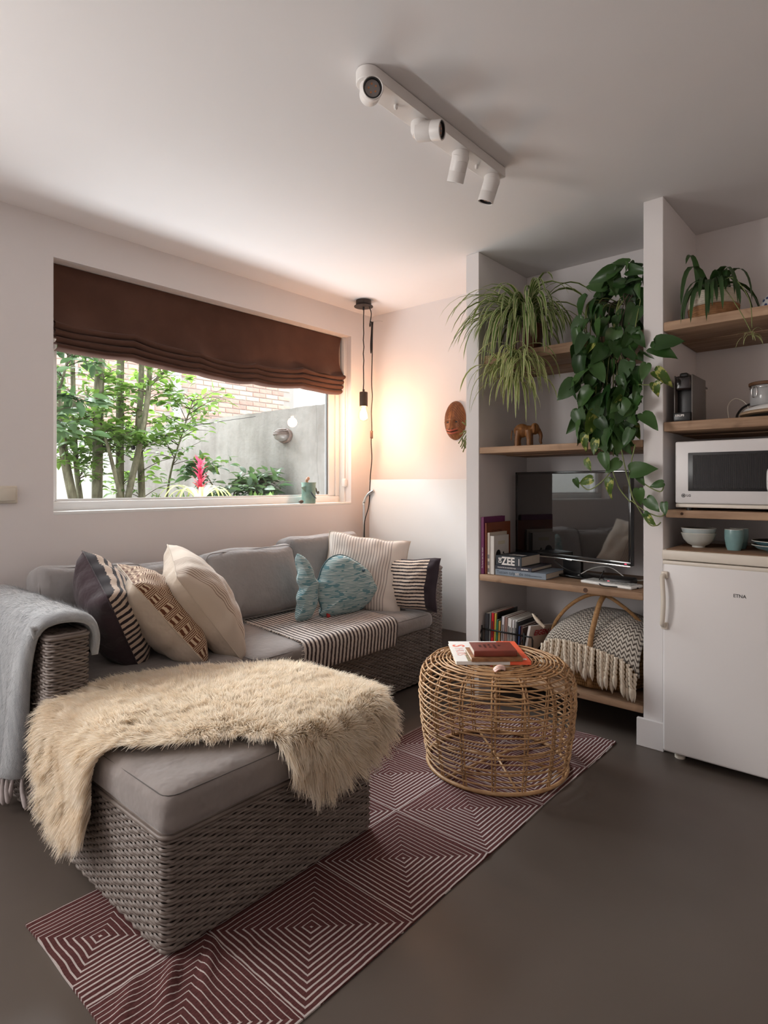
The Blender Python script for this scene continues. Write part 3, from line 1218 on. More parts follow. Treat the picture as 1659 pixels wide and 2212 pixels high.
def blk_fn(u, v):
    i = v * (len(pr) - 1)
    a = int(min(i, len(pr) - 2)); p = pr[a].lerp(pr[a + 1], i - a)
    hang = max(0.0, (v - 0.5) / 0.5)
    x1 = -2.045 - 0.165 * hang ** 1.0 + 0.012 * sin(v * 9)
    x = x1 + (-2.86 + 0.07 - x1) * u
    fold = 0.010 * sin(u * 17 + 1.2 * sin(v * 4)) * (0.25 + hang) + 0.010 * nz(u * 5, v * 4, 5)
    edge = math.exp(-u * 60) * 0.028
    y = p.y - fold * (1 if v > 0.4 else 0.2) + (edge if v > 0.5 else 0)
    z = p.z + (0.008 * nz(u * 6, v * 3, 1) - edge if v < 0.5 else 0)
    return (x, y, z)


g = G(); g.grid(blk_fn, 60, 90)
o = g.build('cloth', m_moh, blk, 180)
md = o.modifiers.new('thickness', 'SOLIDIFY'); md.thickness = 0.022; md.offset = -1
# loose mohair fibres
n = 16000
uu = np.random.uniform(0, 1, n); vv = np.random.uniform(0.02, 1, n)
Pq = np.array([blk_fn(a, b) for a, b in zip(uu, vv)])
Pa = np.array([blk_fn(min(a + 0.01, 1.0), b) for a, b in zip(uu, vv)]); Pb = np.array([blk_fn(a, max(b - 0.01, 0)) for a, b in zip(uu, vv)])
Nn = np.cross(Pa - Pq, Pb - Pq); Nn /= np.linalg.norm(Nn, axis=1)[:, None] + 1e-9
Nn = np.where((Nn[:, 2:3] + (-Nn[:, 1:2])) < 0, -Nn, Nn)
tang = (Pb - Pq); tang /= np.linalg.norm(tang, axis=1)[:, None] + 1e-9
D = Nn * 0.30 - tang * 1.0 + np.random.normal(size=(n, 3)) * 0.22
D /= np.linalg.norm(D, axis=1)[:, None]
v, q = blades(Pq, D, np.random.normal(size=(n, 3)) * 0.3, np.random.uniform(0.008, 0.018, n), np.random.uniform(0.00012, 0.00028, n))
tag(np_mesh('fuzz', v, q, m_moh, blk), None, None, None, 'stuff')
m_fringe = M('mohair_fringe', (0.50, 0.44, 0.43), 0.95, var=0.12, vs=40, bump=0.4, bs=200)
random.seed(12)
for i in range(16):
    u = 0.012 + i * 0.034
    p = V(blk_fn(u, 1.0)) + V((0, 0.010, 0.004))
    Lf = random.uniform(0.075, 0.112)
    sx = random.uniform(-0.02, 0.02) + (0.035 if i == 0 else 0)
    pts = spline([p, p + V((sx * 0.3, -0.004, -Lf * 0.45)), p + V((sx, random.uniform(-0.012, 0.004), -min(Lf, p.z - 0.012)))], 4)
    rr = [0.0045 + 0.0035 * min(1, j / 6) for j in range(len(pts))]; rr[-1] = 0.004
    G().tube(pts, rr, 7).build('tassel', m_fringe, blk, 180)
# ================================================================ rug
def rug_mat():
    t = NT('wine_rug_weave')
    t.set(rough=0.95, spec=0.1)
    p = t.pos()
    w = t.new('ShaderNodeTexNoise'); w.inputs['Scale'].default_value = 22; w.inputs['Detail'].default_value = 2
    t.lk(p, w.inputs['Vector'])
    s = t.sep(p)
    wob = t.math('MULTIPLY', t.math('SUBTRACT', w.outputs[0], 0.5), 0.0045)
    T = 0.361
    fx = t.math('SUBTRACT', t.math('FRACT', t.math('DIVIDE', t.math('ADD', s[0], 1.652), T)), 0.5)
    fy = t.math('SUBTRACT', t.math('FRACT', t.math('DIVIDE', t.math('SUBTRACT', s[1], 0.810 - 0.361), T)), 0.5)
    ax = t.math('ABSOLUTE', fx); ay = t.math('ABSOLUTE', fy)
    d = t.math('MAXIMUM', ax, ay)
    dd = t.math('ADD', t.math('MULTIPLY', d, T), wob)
    # line weight: bold on the sides that lie across the rug, fine on the others
    isx = t.math('GREATER_THAN', ax, ay)
    par = t.math('GREATER_THAN', fx, 0.0)
    bold = t.math('MULTIPLY', isx, par)
    boldy = t.math('MULTIPLY', t.math('SUBTRACT', 1.0, isx), t.math('LESS_THAN', fy, 0.0))
    duty = t.math('ADD', 0.17, t.math('ADD', t.math('MULTIPLY', bold, 0.16), t.math('MULTIPLY', boldy, 0.10)))
    fr_ = t.math('FRACT', t.math('DIVIDE', dd, 0.0146))
    ln = t.math('LESS_THAN', fr_, duty)
    n2 = t.noise(p, 700, 2)
    tw = t.noise(t.vscale(p, (400, 90, 1)), 1.0, 2)
    red = t.ramp(tw, [(0.25, (0.056, 0.020, 0.020)), (0.75, (0.135, 0.052, 0.050))])
    white = t.ramp(n2, [(0.3, (0.40, 0.345, 0.33)), (0.7, (0.58, 0.52, 0.50))])
    t.col(t.mix(ln, red, white))
    t.bump(t.math('ADD', t.math('MULTIPLY', ln, 0.6), tw), 0.5, 0.0015)
    return t.m


RX0, RX1, RY0, RY1 = -1.652, -0.930, 0.525, 2.56


def rug_fn(top):
    def fn(u, v):
        x = RX0 + (RX1 - RX0) * u
        y = RY0 + (RY1 - RY0) * v
        e = 0.010 * nz(y * 2.3, 4.0, 0)
        if u > 0.98:
            x += e
        if u < 0.02:
            x += 0.008 * nz(y * 2.1, 9.0, 0)
        y += (0.006 * nz(x * 5, 2.0, 0)) * (1 if v < 0.02 or v > 0.98 else 0)
        z = 0.0045
        # ripples by the ottoman corner, the far corner and a crease across the rug
        z += 0.013 * math.exp(-((x + 1.22) ** 2) / 0.004 - ((y - 0.70) ** 2) / 0.02) * max(0, sin((x * 0.8 + y) * 60 + 1))
        z += 0.006 * math.exp(-((y - 1.515 - 0.05 * (x + 1.1)) ** 2) / 0.0001) * max(0, min(1, (x + 1.12) / 0.1))
        z += 0.005 * max(0, (v - 0.9) / 0.1) * max(0, (u - 0.5) / 0.5) * (0.5 + 0.5 * sin(y * 120 + x * 40))
        z += 0.005 * max(0, (0.12 - v) / 0.12) * (0.5 + 0.5 * sin(x * 55))
        if top:
            return (x, y, z)
        return (x, y, 0.0008)
    return fn


g = G()
g.grid(rug_fn(True), 90, 220)
g.grid(rug_fn(False), 40, 90, flip=True)
nu, nv = 90, 220
for (fa, n) in ((lambda s: (s, 0.0), 90), (lambda s: (1.0, s), 220), (lambda s: (1 - s, 1.0), 90), (lambda s: (0.0, 1 - s), 220)):
    v = []; f = []
    for i in range(n + 1):
        u_, v_ = fa(i / n)
        a = rug_fn(True)(u_, v_)
        v += [a, (a[0], a[1], 0.0006)]
    for i in range(n):
        f.append((2 * i, 2 * i + 1, 2 * i + 3, 2 * i + 2))
    g.add(v, f)
tag(g.build('woven_rug', rug_mat(), None, 60), 'wine red flat rug with nested white square lines under the rattan table', 'rug')

# ================================================================ rattan table
TC = V((-1.222, 2.068, 0.006))


def rattan_mat():
    t = NT('rattan_cane')
    t.set(rough=0.45, spec=0.45)
    co = t.coord('Object')
    n = t.noise(co, 25, 4)
    t.col(t.ramp(n, [(0.25, (0.33, 0.175, 0.075)), (0.55, (0.50, 0.295, 0.145)), (0.8, (0.62, 0.41, 0.22))]))
    return t.m


m_rat = rattan_mat()
m_ratd = M('rattan_binding', (0.22, 0.115, 0.050), 0.55, var=0.25, vs=60)
tab = thing('rattan_table', TC, 'round open rattan coffee table on the red rug', 'table')
# side profile (r, z), local
tprof = spline([(0.272, 0, 0.006), (0.281, 0, 0.06), (0.292, 0, 0.13), (0.301, 0, 0.21), (0.305, 0, 0.285), (0.300, 0, 0.34), (0.285, 0, 0.378), (0.258, 0, 0.397), (0.22, 0, 0.402)], 8)
cumt = [0.0]
for a, b in zip(tprof, tprof[1:]):
    cumt.append(cumt[-1] + (b - a).length)


def tp(s):
    for i in range(len(cumt) - 1):
        if cumt[i + 1] >= s:
            k = (s - cumt[i]) / (cumt[i + 1] - cumt[i])
            return tprof[i].lerp(tprof[i + 1], k)
    return tprof[-1]


random.seed(21)


def ring(r, z, rad, name='cane_ring', ph=0.0, amp=0.0016, n=72):
    pts = [((r + amp * sin(a * 16 + ph)) * cos(a), (r + amp * sin(a * 16 + ph)) * sin(a), z + 0.003 * sin(a * 2 + ph * 3) * (z > 0.02)) for a in [2 * pi * k / n for k in range(n)]]
    g = G(); g.tube([V(p) for p in pts], rad, 6, True)
    return g.build(name, m_rat, tab, 180, local=True)


ring(0.272, 0.006, 0.0075, 'base_hoop', 0, 0)
NR = 21
for i in range(NR):
    s = 0.030 + (cumt[-1] - 0.05) * i / (NR - 1)
    p = tp(s)
    ring(p.x, p.z, 0.0030 + 0.0004 * (i % 3 == 0), ph=i * 1.3 + random.random())
# slanted second strands through the lower side
for i in range(3):
    z0 = 0.07 + 0.085 * i
    ph = random.random() * 6
    pts = []
    for k in range(72):
        a = 2 * pi * k / 72
        z = z0 + 0.012 * sin(a * 3 + ph)
        # radius at that height
        r = 0.272 + 0.033 * sin(min(1, z / 0.24) * pi / 2) if z < 0.28 else 0.304
        pts.append(V(((r - 0.007) * cos(a), (r - 0.007) * sin(a), z)))
    g = G(); g.tube(pts, 0.0028, 5, True); g.build('cane_ring', m_rat, tab, 180, local=True)
# top rings
for i in range(15):
    r = 0.026 + 0.0142 * i
    ring(r, 0.4045 + 0.0008 * (i % 2), 0.0030, 'top_ring', i * 0.7, 0.0008, 56)
# ribs: pairs of canes running up the side and across the top
for k in range(16):
    a = 2 * pi * k / 16 + 0.11
    for da in (-0.020, 0.020):
        pts = []
        for s in [cumt[-1] * j / 22 for j in range(23)]:
            p = tp(s); r = p.x - 0.005
            pts.append(V((r * cos(a + da), r * sin(a + da), max(0.006, p.z - 0.003))))
        g = G(); g.tube(pts, 0.0033, 6)
        g.build('rib', m_rat, tab, 180, local=True)
    rin = 0.03 if k % 2 == 0 else 0.11
    pts = [V((r * cos(a), r * sin(a), 0.3965)) for r in (0.232, 0.17, rin)]
    g = G(); g.tube(pts, 0.0036, 6); g.build('top_spoke', m_rat, tab, 180, local=True)
    g = G()
    for i in range(NR):
        p = tp(0.030 + (cumt[-1] - 0.05) * i / (NR - 1))
        t_ = V((-sin(a), cos(a), 0)); r_ = V((cos(a), sin(a), 0))
        c = r_ * p.x + V((0, 0, p.z))
        g.box((0, 0, 0), (0.011, 0.0140, 0.0034), 0.0015, 1, M=frame(c - r_ * 0.002, r_, t_, V((0, 0, 1))) @ Matrix.Rotation(0.6 * (1 if i % 2 else -1), 4, 'X'))
    tag(g.build('bindings', m_ratd, tab, 60, local=True), None, None, None, 'stuff')
# inner stretchers of the frame
for k in range(3):
    a = pi * k / 3 + 0.3
    g = G(); g.tube([V((0.268 * cos(a), 0.268 * sin(a), 0.01)), V((0, 0, 0.022)), V((-0.268 * cos(a), -0.268 * sin(a), 0.01))], 0.005, 6)
    g.build('floor_stretcher', m_rat, tab, 180, local=True)


# ================================================================ books on the table
def oriented(o, ux, z=0.0):
    ux = V(ux).normalized(); uy = V((-ux.y, ux.x, 0))
    return frame((o[0], o[1], z if z else o[2]), ux, uy, (0, 0, 1))


m_paper = M('book_pages', (0.62, 0.55, 0.46), 0.9, var=0.08, vs=80, stretch=(1, 1, 30))


def flat_book(name, o, ux, w, d, h, cover, label, cat='book', soft=False, spine_front=True, pages=None, group=None, bev=0.0015):
    """lying book: o = near-left corner at its bottom; spine on the near long side"""
    Mx = oriented(o, ux)
    t = thing(name, o, label, cat, group)
    ct = 0.0012 if soft else 0.0028
    ov = 0 if soft else 0.003
    G().bx((0.002, 0.003, ct), (w - ov - 0.001, d - ov - 0.001, h - ct), 0, M=Mx).build('pages', pages or m_paper, t, 0)
    g = G()
    g.bx((0, 0, 0), (w, d, ct), ct * 0.4, 1, M=Mx)
    g.bx((0, 0, h - ct), (w, d, h), ct * 0.4, 1, M=Mx)
    g.bx((0, -0.0008, 0), (w, ct + 0.001, h), ct * 0.5, 1, M=Mx)
    g.build('cover', cover, t, 30)
    return t, Mx


def text(s, size, Mx, mat, parent, name='lettering', align='LEFT', extr=0.0003, shear=0.0, sx=1.0, bold=0.0):
    cu = bpy.data.curves.new(name, 'FONT')
    cu.body = s; cu.size = size; cu.align_x = align; cu.extrude = extr; cu.shear = shear; cu.offset = bold
    cu.resolution_u = 3
    tmp = bpy.data.objects.new('tmp_text', cu)
    C.objects.link(tmp)
    dg = bpy.context.evaluated_depsgraph_get()
    me = bpy.data.meshes.new_from_object(tmp.evaluated_get(dg))
    bpy.data.objects.remove(tmp); bpy.data.curves.remove(cu)
    L = (W[parent.name].inverted() @ Mx @ Matrix.Diagonal((sx, 1, 1, 1)))
    me.transform(L)
    me.materials.clear(); me.materials.append(mat)
    o = bpy.data.objects.new(name, me)
    C.objects.link(o); o.parent = parent
    return o


zt = TC.z + 0.4095
m_mag = M('magazine_cover', (0.80, 0.77, 0.73), 0.35, var=0.03, vs=20)
m_coral = M('coral_print', (0.82, 0.13, 0.06), 0.4)
ux = V((0.216, 0.19, 0))
t, Mx = flat_book('magazine', (-1.287, 1.885, zt), ux, 0.285, 0.29, 0.013, m_mag, 'white and coral magazine at the bottom of the pile on the rattan table', 'magazine', True)
G().bx((0.205, -0.0012, -0.0002), (0.2855, 0.2905, 0.01335), 0, M=Mx).build('coral_band', m_coral, t, 0)
G().bx((0.21, 0.02, 0.0134), (0.275, 0.035, 0.0137), 0, M=Mx).build('white_strip', m_mag, t, 0)
G().bx((0.045, 0.002, 0.01325), (0.205, 0.12, 0.01345), 0, M=Mx).build('photo_patch', M('magazine_photo', (0.22, 0.18, 0.10), 0.5, var=0.6, vs=60), t, 0)
text('S', 0.07, Mx @ Matrix.Translation((0.012, 0.235, 0.0134)) @ Matrix.Rotation(-pi / 2, 4, 'Z'), m_coral, t, 'letter', bold=0.001)
text('HUIS', 0.05, Mx @ Matrix.Translation((0.015, 0.185, 0.0134)) @ Matrix.Rotation(-pi / 2, 4, 'Z'), M('pink_print', (0.75, 0.42, 0.38), 0.5), t, 'letter')
z2 = zt + 0.0136
t, Mx = flat_book('notebook', (-1.238, 1.915, z2), V((0.14, 0.13, 0)), 0.196, 0.15, 0.015, wood('worn_brown_board', (0.34, 0.17, 0.08), (0.15, 0.065, 0.028), 2), 'thin worn brown notebook between magazine and red book', 'notebook', False)
z3 = z2 + 0.0152
m_redl = M('red_leather', (0.185, 0.034, 0.020), 0.38, var=0.18, vs=14, bump=0.25, bs=180, bd=0.001)
t, Mx = flat_book('leather_book', (-1.240, 1.935, z3), V((0.118, 0.107, 0)), 0.166, 0.125, 0.023, m_redl, 'red brown leather book on top of the pile on the rattan table', 'book', False)
G().bx((0, -0.003, 0), (0.166, 0.004, 0.0235), 0.004, 3, M=Mx).build('spine', m_redl, t)
m_emb = M('embossed_dark', (0.045, 0.010, 0.008), 0.5)
for i, (s, x) in enumerate((('de', 0.105), ('meisjes', 0.086), ('van de', 0.067), ('kleine', 0.048), ('stad', 0.030))):
    text(s, 0.021, Mx @ Matrix.Translation((x, 0.095 - 0.006 * abs(i - 2), 0.0233)) @ Matrix.Rotation(-pi / 2, 4, 'Z'), m_emb, t, 'embossing', extr=0.0002)

# scallop shell
def shell_mat():
    t = NT('pink_shell')
    t.set(rough=0.35, spec=0.5)
    uv = t.sep(t.coord('UV'))
    st = t.math('GREATER_THAN', t.math('SINE', t.math('MULTIPLY', uv[0], 50.0)), 0.1)
    t.col(t.mix(t.math('MULTIPLY', st, 0.8), (0.72, 0.56, 0.48), (0.66, 0.30, 0.26)))
    return t.m


def shell_fn(u, v):
    a = (u - 0.5) * 2.3
    r = 0.046 * v
    rib = 0.0016 * sin(u * 50) * v
    x = r * sin(a) * 1.0; y = r * cos(a)
    z = 0.016 * sin(pi * min(1, v * 0.93)) * (1 - 0.5 * (2 * u - 1) ** 2) + rib * 0.8
    return (x, y, z + 0.001)


g = G(); g.grid(shell_fn, 48, 12, M=Matrix.Translation((-1.110, 1.945, zt - 0.001)) @ Matrix.Rotation(radians(95), 4, 'Z'))
o = g.build('seashell', shell_mat(), None, 180)
md = o.modifiers.new('thickness', 'SOLIDIFY'); md.thickness = 0.0016; md.offset = -1
tag(o, 'pink ribbed scallop shell lying on the rattan table', 'shell')
# ================================================================ shelves of reclaimed planks
m_plank = wood('reclaimed_plank', (0.52, 0.345, 0.225), (0.26, 0.150, 0.090), 1.0, 0)
m_plank2 = wood('reclaimed_plank_dark', (0.45, 0.295, 0.19), (0.21, 0.120, 0.070), 1.3, 0)
m_knot = M('plank_knot', (0.075, 0.032, 0.016), 0.7, var=0.3, vs=60)


def shelf(x0, x1, y0, z0, z1, label, knots=(), seed=0):
    t = thing('plank_shelf', ((x0 + x1) / 2, 2.88, z0), label, 'shelf', 'reclaimed wood shelves in the niches')
    random.seed(seed)
    ym = y0 + 0.25 + 0.01 * (seed % 3)
    for i, (a, b) in enumerate(((y0, ym - 0.002), (ym + 0.002, YB - 0.002))):
        g = G(); g.box((0, 0, 0), (x1 - x0, b - a, z1 - z0), 0.004, 2)
        n = len(g.v)
        g.v = [(p[0] + (x0 + x1) / 2, p[1] + (a + b) / 2, p[2] + (z0 + z1) / 2 - (0.003 if i else 0)) for p in g.v]
        pl = g.build('plank', (m_plank, m_plank2)[(i + seed) % 2], t)
        if i == 0:
            for (kx, kz, kr) in knots:
                G().lathe([(kr, -0.002), (kr * 0.8, 0.0006), (kr * 0.3, 0.0002), (0, 0.0004)], 14, M=Matrix.Translation((kx, a, kz)) @ Matrix.Rotation(pi / 2, 4, 'X')).build('knot', m_knot, pl)
    return t


LX0, LX1 = -1.645, -0.835
RX_0, RX_1 = -0.752, 0.36
shelf(LX0, LX1, 2.655, 1.722, 1.770, 'plank shelf carrying the two trailing plants', seed=1)
shelf(LX0, LX1, 2.616, 1.262, 1.294, 'plank shelf with the wooden elephant', seed=2)
shelf(LX0, LX1, 2.616, 0.611, 0.643, 'plank shelf carrying the television and books', ((-1.085, 0.626, 0.013),), seed=3)
shelf(LX0, LX1, 2.616, 0.131, 0.163, 'lowest plank shelf with basket and magazines', ((-1.12, 0.147, 0.008),), seed=4)
shelf(RX_0, RX_1, 2.612, 1.738, 1.776, 'upper plank shelf carrying the strappy potted plant', seed=6)
shelf(RX_0, RX_1, 2.612, 1.323, 1.362, 'plank shelf carrying the coffee machine', seed=5)
shelf(RX_0 + 0.01, RX_1, 2.606, 0.968, 1.000, 'plank shelf under the microwave', ((-0.68, 0.985, 0.007),), seed=8)

# ================================================================ television
A_, B_ = V((-1.594, 2.900, 0)), V((-0.930, 2.747, 0))
ux = (B_ - A_).normalized(); uy = V((-ux.y, ux.x, 0))
TW = (B_ - A_).length
tvM = frame(A_, ux, uy, (0, 0, 1))
tv = thing('television', tvM @ V((TW / 2, 0.06, 0.645)), 'black flat television reflecting the window, on the plank shelf', 'television')
m_tvb = M('tv_bezel', (0.006, 0.006, 0.007), 0.16, coat=0.6)
m_scr = M('tv_screen', (0.004, 0.004, 0.0045), 0.03, spec=0.8, ior=1.75)
g = G()
z0, z1 = 0.732, 1.170
g.bx((0, 0.006, z0), (TW, 0.03, z1), 0.003, M=tvM)
g.bx((0.08, 0.03, z0 + 0.04), (TW - 0.08, 0.06, z1 - 0.10), 0.012, M=tvM)
g.build('housing', m_tvb, tv)
g = G()
bw = 0.012
for lo, hi in (((0, 0, z0), (TW, 0.008, z0 + 0.020)), ((0, 0, z1 - bw), (TW, 0.008, z1)), ((0, 0, z0), (bw, 0.008, z1)), ((TW - bw, 0, z0), (TW, 0.008, z1))):
    g.bx(lo, hi, 0.0015, M=tvM)
g.build('bezel', m_tvb, tv)
G().bx((bw, 0.003, z0 + 0.02), (TW - bw, 0.007, z1 - bw), 0, M=tvM).build('screen', m_scr, tv, 0)
G().bx((0.0, -0.004, z0 - 0.004), (TW, 0.012, z0 + 0.003), 0.002, M=tvM).build('chrome_trim', m_chrome, tv)
G().bx((TW * 0.46, -0.005, z0 - 0.008), (TW * 0.54, 0.008, z0 + 0.002), 0.003, M=tvM).build('sensor_tab', m_chrome, tv)
G().bx((TW - 0.030, -0.001, z0 + 0.008), (TW - 0.020, 0.001, z0 + 0.011), 0, M=tvM).build('standby_light', M('red_led', (1.0, 0.03, 0.08), 0.5, emit=3.0), tv, 0)
g = G()
g.bx((TW * 0.42, 0.03, 0.655), (TW * 0.58, 0.055, z0 + 0.1), 0.006, M=tvM)
g.build('stand_neck', m_black, tv)
g = G(); g.bx((TW * 0.22, -0.02, 0.6435), (TW * 0.78, 0.15, 0.656), 0.005, M=tvM); g.build('stand_foot', M('black_glass', (0.006, 0.006, 0.006), 0.1), tv)

bxo = thing('media_box', (-1.0, 2.80, 0.643), 'small black media box with a red light under the television', 'media player')
G().bx((-1.055, 2.735, 0.6438), (-0.925, 2.83, 0.676), 0.012, 3).build('case', m_black, bxo)
G().bx((-1.030, 2.732, 0.656), (-1.020, 2.736, 0.660), 0).build('indicator', M('pink_led', (1.0, 0.08, 0.15), 0.5, emit=4.0), bxo, 0)
kb = thing('white_keyboard', (-1.02, 2.71, 0.643), 'slim white keyboard on the shelf in front of the television', 'keyboard')
kM = oriented((-1.145, 2.700, 0.6435), V((0.242, -0.048, 0)))
G().bx((0, 0, 0), (0.255, 0.10, 0.014), 0.006, 3, M=kM).build('case', M('white_plastic', (0.78, 0.77, 0.75), 0.35), kb)
g = G()
for r in range(4):
    for c in range(13):
        g.bx((0.012 + c * 0.018, 0.016 + r * 0.019, 0.0138), (0.027 + c * 0.018, 0.032 + r * 0.019, 0.0165), 0.001, 1, M=kM)
tag(g.build('keys', M('grey_keys', (0.40, 0.40, 0.39), 0.5), kb), None, None, None, 'stuff')

m_cab = M('black_cable', (0.010, 0.010, 0.010), 0.5)
m_cabw = M('white_cable', (0.72, 0.71, 0.69), 0.5)
for i, (pts, mt, lab) in enumerate((
    ([(-0.90, 2.90, 0.90), (-0.875, 2.93, 0.80), (-0.865, 2.92, 0.72), (-0.90, 2.86, 0.665), (-0.98, 2.90, 0.650)], m_cabw, 'white cable looping beside the television edge'),
    ([(-1.06, 2.77, 0.70), (-1.07, 2.74, 0.66), (-1.03, 2.66, 0.649), (-0.96, 2.665, 0.649), (-0.88, 2.70, 0.648)], m_cab, 'thin black cable beside the white keyboard'),
    ([(-1.33, 2.82, 0.722), (-1.27, 2.80, 0.690), (-1.19, 2.83, 0.660), (-1.10, 2.87, 0.652)], m_cab, 'black cable hanging from the middle of the television'),
    ([(-0.875, 2.88, 0.98), (-0.862, 2.91, 0.90), (-0.85, 2.90, 0.80), (-0.86, 2.93, 0.70), (-0.90, 2.95, 0.65)], m_cab, 'black cable hanging behind the right television edge'),
    ([(-1.28, 2.90, 0.652), (-1.22, 2.83, 0.651), (-1.16, 2.88, 0.690), (-1.08, 2.90, 0.70), (-0.99, 2.88, 0.652)], m_cabw, 'white cable arched under the television'))):
    g = G(); g.tube(spline(pts, 6), 0.0026, 6)
    tag(g.build('power_cable', mt, None, 180), lab, 'cable')
adp = thing('power_adapter', (-0.872, 2.93, 0.80), 'black plug adapter on the niche wall right of the television', 'adapter')
G().bx((-0.90, 2.98, 0.845), (-0.842, 3.128, 0.90), 0.006).build('case', m_black, adp)

# ================================================================ books left of the television
def standing_book(x0, w, y0, d, z0, h, cover, label, lean=0.0, soft=False, cat='book', group=None, name='standing_book', pages=None):
    t = thing(name, (x0 + w / 2, y0 + d / 2, z0), label, cat, group)
    Mx = Matrix.Translation((x0, y0, z0)) @ Matrix.Rotation(lean, 4, 'Y')
    ct = 0.0012 if soft else 0.0025
    G().bx((ct, ct, 0.002 if not soft else 0.0), (w - ct, d - 0.003, h - (0.003 if not soft else 0.0006)), 0, M=Mx).build('pages', pages or m_paper, t, 0)
    g = G()
    g.bx((0, 0, 0), (ct, d, h), 0.0005, 1, M=Mx)
    g.bx((w - ct, 0, 0), (w, d, h), 0.0005, 1, M=Mx)
    g.bx((0, -0.001, 0), (w, ct, h), 0.0008, 1, M=Mx)
    g.build('cover', cover, t, 30)
    return t, Mx


zs = 0.6435
m_cream_cover = M('ivory_cover', (0.66, 0.60, 0.53), 0.6, var=0.05, vs=20)
m_whitecover = M('white_cover', (0.76, 0.73, 0.70), 0.5, var=0.04, vs=20)
t, Mx = standing_book(-1.6435, 0.017, 2.630, 0.215, zs, 0.292, M('purple_cover', (0.165, 0.022, 0.105), 0.4), 'tall purple book standing against the partition')
text('De kunst van het reizen', 0.011, Mx @ Matrix.Translation((0.0125, -0.0012, 0.03)) @ Matrix.Rotation(pi / 2, 4, 'X') @ Matrix.Rotation(pi / 2, 4, 'Z'), m_whitecover, t)
t, Mx = standing_book(-1.6255, 0.009, 2.640, 0.245, zs, 0.262, M('russet_cover', (0.235, 0.062, 0.022), 0.45, var=0.1, vs=10), 'thin russet orange book beside the purple one')
text('SCHATTEN', 0.02, Mx @ Matrix.Translation((0.0092, 0.05, 0.21)) @ Matrix.Rotation(pi / 2, 4, 'Z') @ Matrix.Rotation(pi / 2, 4, 'X'), M('umber_print', (0.08, 0.02, 0.01), 0.6), t)
t, Mx = standing_book(-1.6155, 0.013, 2.648, 0.175, zs, 0.212, m_cream_cover, 'ivory book with blotched spine behind the whale book')
for k in range(3):
    G().bx((0.002, -0.0015, 0.01 + 0.035 * k), (0.011, -0.0008, 0.03 + 0.035 * k), 0, M=Mx).build('spine_blot', M('grey_blot', (0.20, 0.19, 0.20), 0.6), t, 0)
t, Mx = standing_book(-1.6015, 0.022, 2.652, 0.150, zs, 0.196, m_whitecover, 'small ivory book with a black whale on its cover')
m_ink = M('black_ink', (0.012, 0.011, 0.011), 0.6)
Cm = Mx @ Matrix.Translation((0.0222, 0.0, 0.0)) @ frame((0, 0, 0), (0, 1, 0), (0, 0, 1), (1, 0, 0))
wh = [(0.012, 0.045), (0.012, 0.080), (0.022, 0.112), (0.042, 0.124), (0.060, 0.116), (0.068, 0.094), (0.070, 0.078), (0.086, 0.084), (0.094, 0.098), (0.086, 0.104), (0.096, 0.112), (0.102, 0.100), (0.112, 0.098), (0.102, 0.088), (0.090, 0.066), (0.074, 0.048), (0.05, 0.04)]
wp = spline([(a, b, 0) for a, b in wh], 3, True)
g = G(); g.add([(p.x, p.y, 0.0003) for p in wp], [tuple(range(len(wp)))], M=Cm); g.build('whale_print', m_ink, t, 0)
G().bx((0.04, 0.150, 0), (0.11, 0.168, 0.0004), 0, M=Cm).build('title_box', M('pale_print', (0.70, 0.66, 0.52), 0.6), t, 0)

m_bl1 = M('slate_blue_cover', (0.20, 0.245, 0.30), 0.45, var=0.05, vs=20)
m_bl2 = M('navy_cover', (0.028, 0.030, 0.048), 0.4)
m_bl3 = M('dark_sea_cover', (0.022, 0.030, 0.040), 0.4)
t, Mx = flat_book('lying_book', (-1.572, 2.652, zs), (1, 0.02, 0), 0.276, 0.225, 0.030, m_bl1, 'slate blue book at the bottom of the stack beside the television')
SM = lambda Mx, x, z: Mx @ Matrix.Translation((x, -0.0012, z)) @ Matrix.Rotation(pi / 2, 4, 'X')
text('Tussen tulpen', 0.0225, SM(Mx, 0.008, 0.009), M('dark_slate_print', (0.05, 0.075, 0.10), 0.6), t)
text('en', 0.0225, SM(Mx, 0.112, 0.009), m_whitecover, t, bold=0.0004)
text('de zee', 0.0225, SM(Mx, 0.134, 0.009), M('dark_slate_print_2', (0.05, 0.075, 0.10), 0.6), t)
text('korte geschiedenis van de kust', 0.0085, SM(Mx, 0.190, 0.010), M('faint_print', (0.10, 0.13, 0.16), 0.6), t, sx=0.6)
G().bx((0.12, 0.03, 0.0300), (0.20, 0.12, 0.0304), 0, M=Mx).build('cover_patch', M('crimson_patch', (0.30, 0.02, 0.06), 0.5), t, 0)
t, Mx = flat_book('lying_book', (-1.574, 2.654, zs + 0.0305), (1, 0.01, 0), 0.202, 0.235, 0.019, m_bl2, 'navy book in the middle of the stack beside the television')
text('VAKANTIE IN NOORDWIJK', 0.0085, SM(Mx, 0.014, 0.007), m_whitecover, t)
text('DE BOER', 0.0095, SM(Mx, 0.146, 0.0065), m_whitecover, t, bold=0.0003)
t, Mx = flat_book('lying_book', (-1.572, 2.656, zs + 0.050), (1, 0.0, 0), 0.146, 0.205, 0.050, m_bl3, 'thick dark book titled DE ZEE on top of the stack')
text('ZEE', 0.055, SM(Mx, 0.036, 0.0055), m_whitecover, t, 'title', bold=0.0018, sx=0.80)
text('DE', 0.022, SM(Mx, 0.033, 0.012) @ Matrix.Rotation(pi / 2, 4, 'Z'), m_whitecover, t, 'title', bold=0.0008)
G().bx((0.130, -0.0014, 0.006), (0.1335, -0.0008, 0.040), 0, M=Mx).build('author_strip', m_whitecover, t, 0)
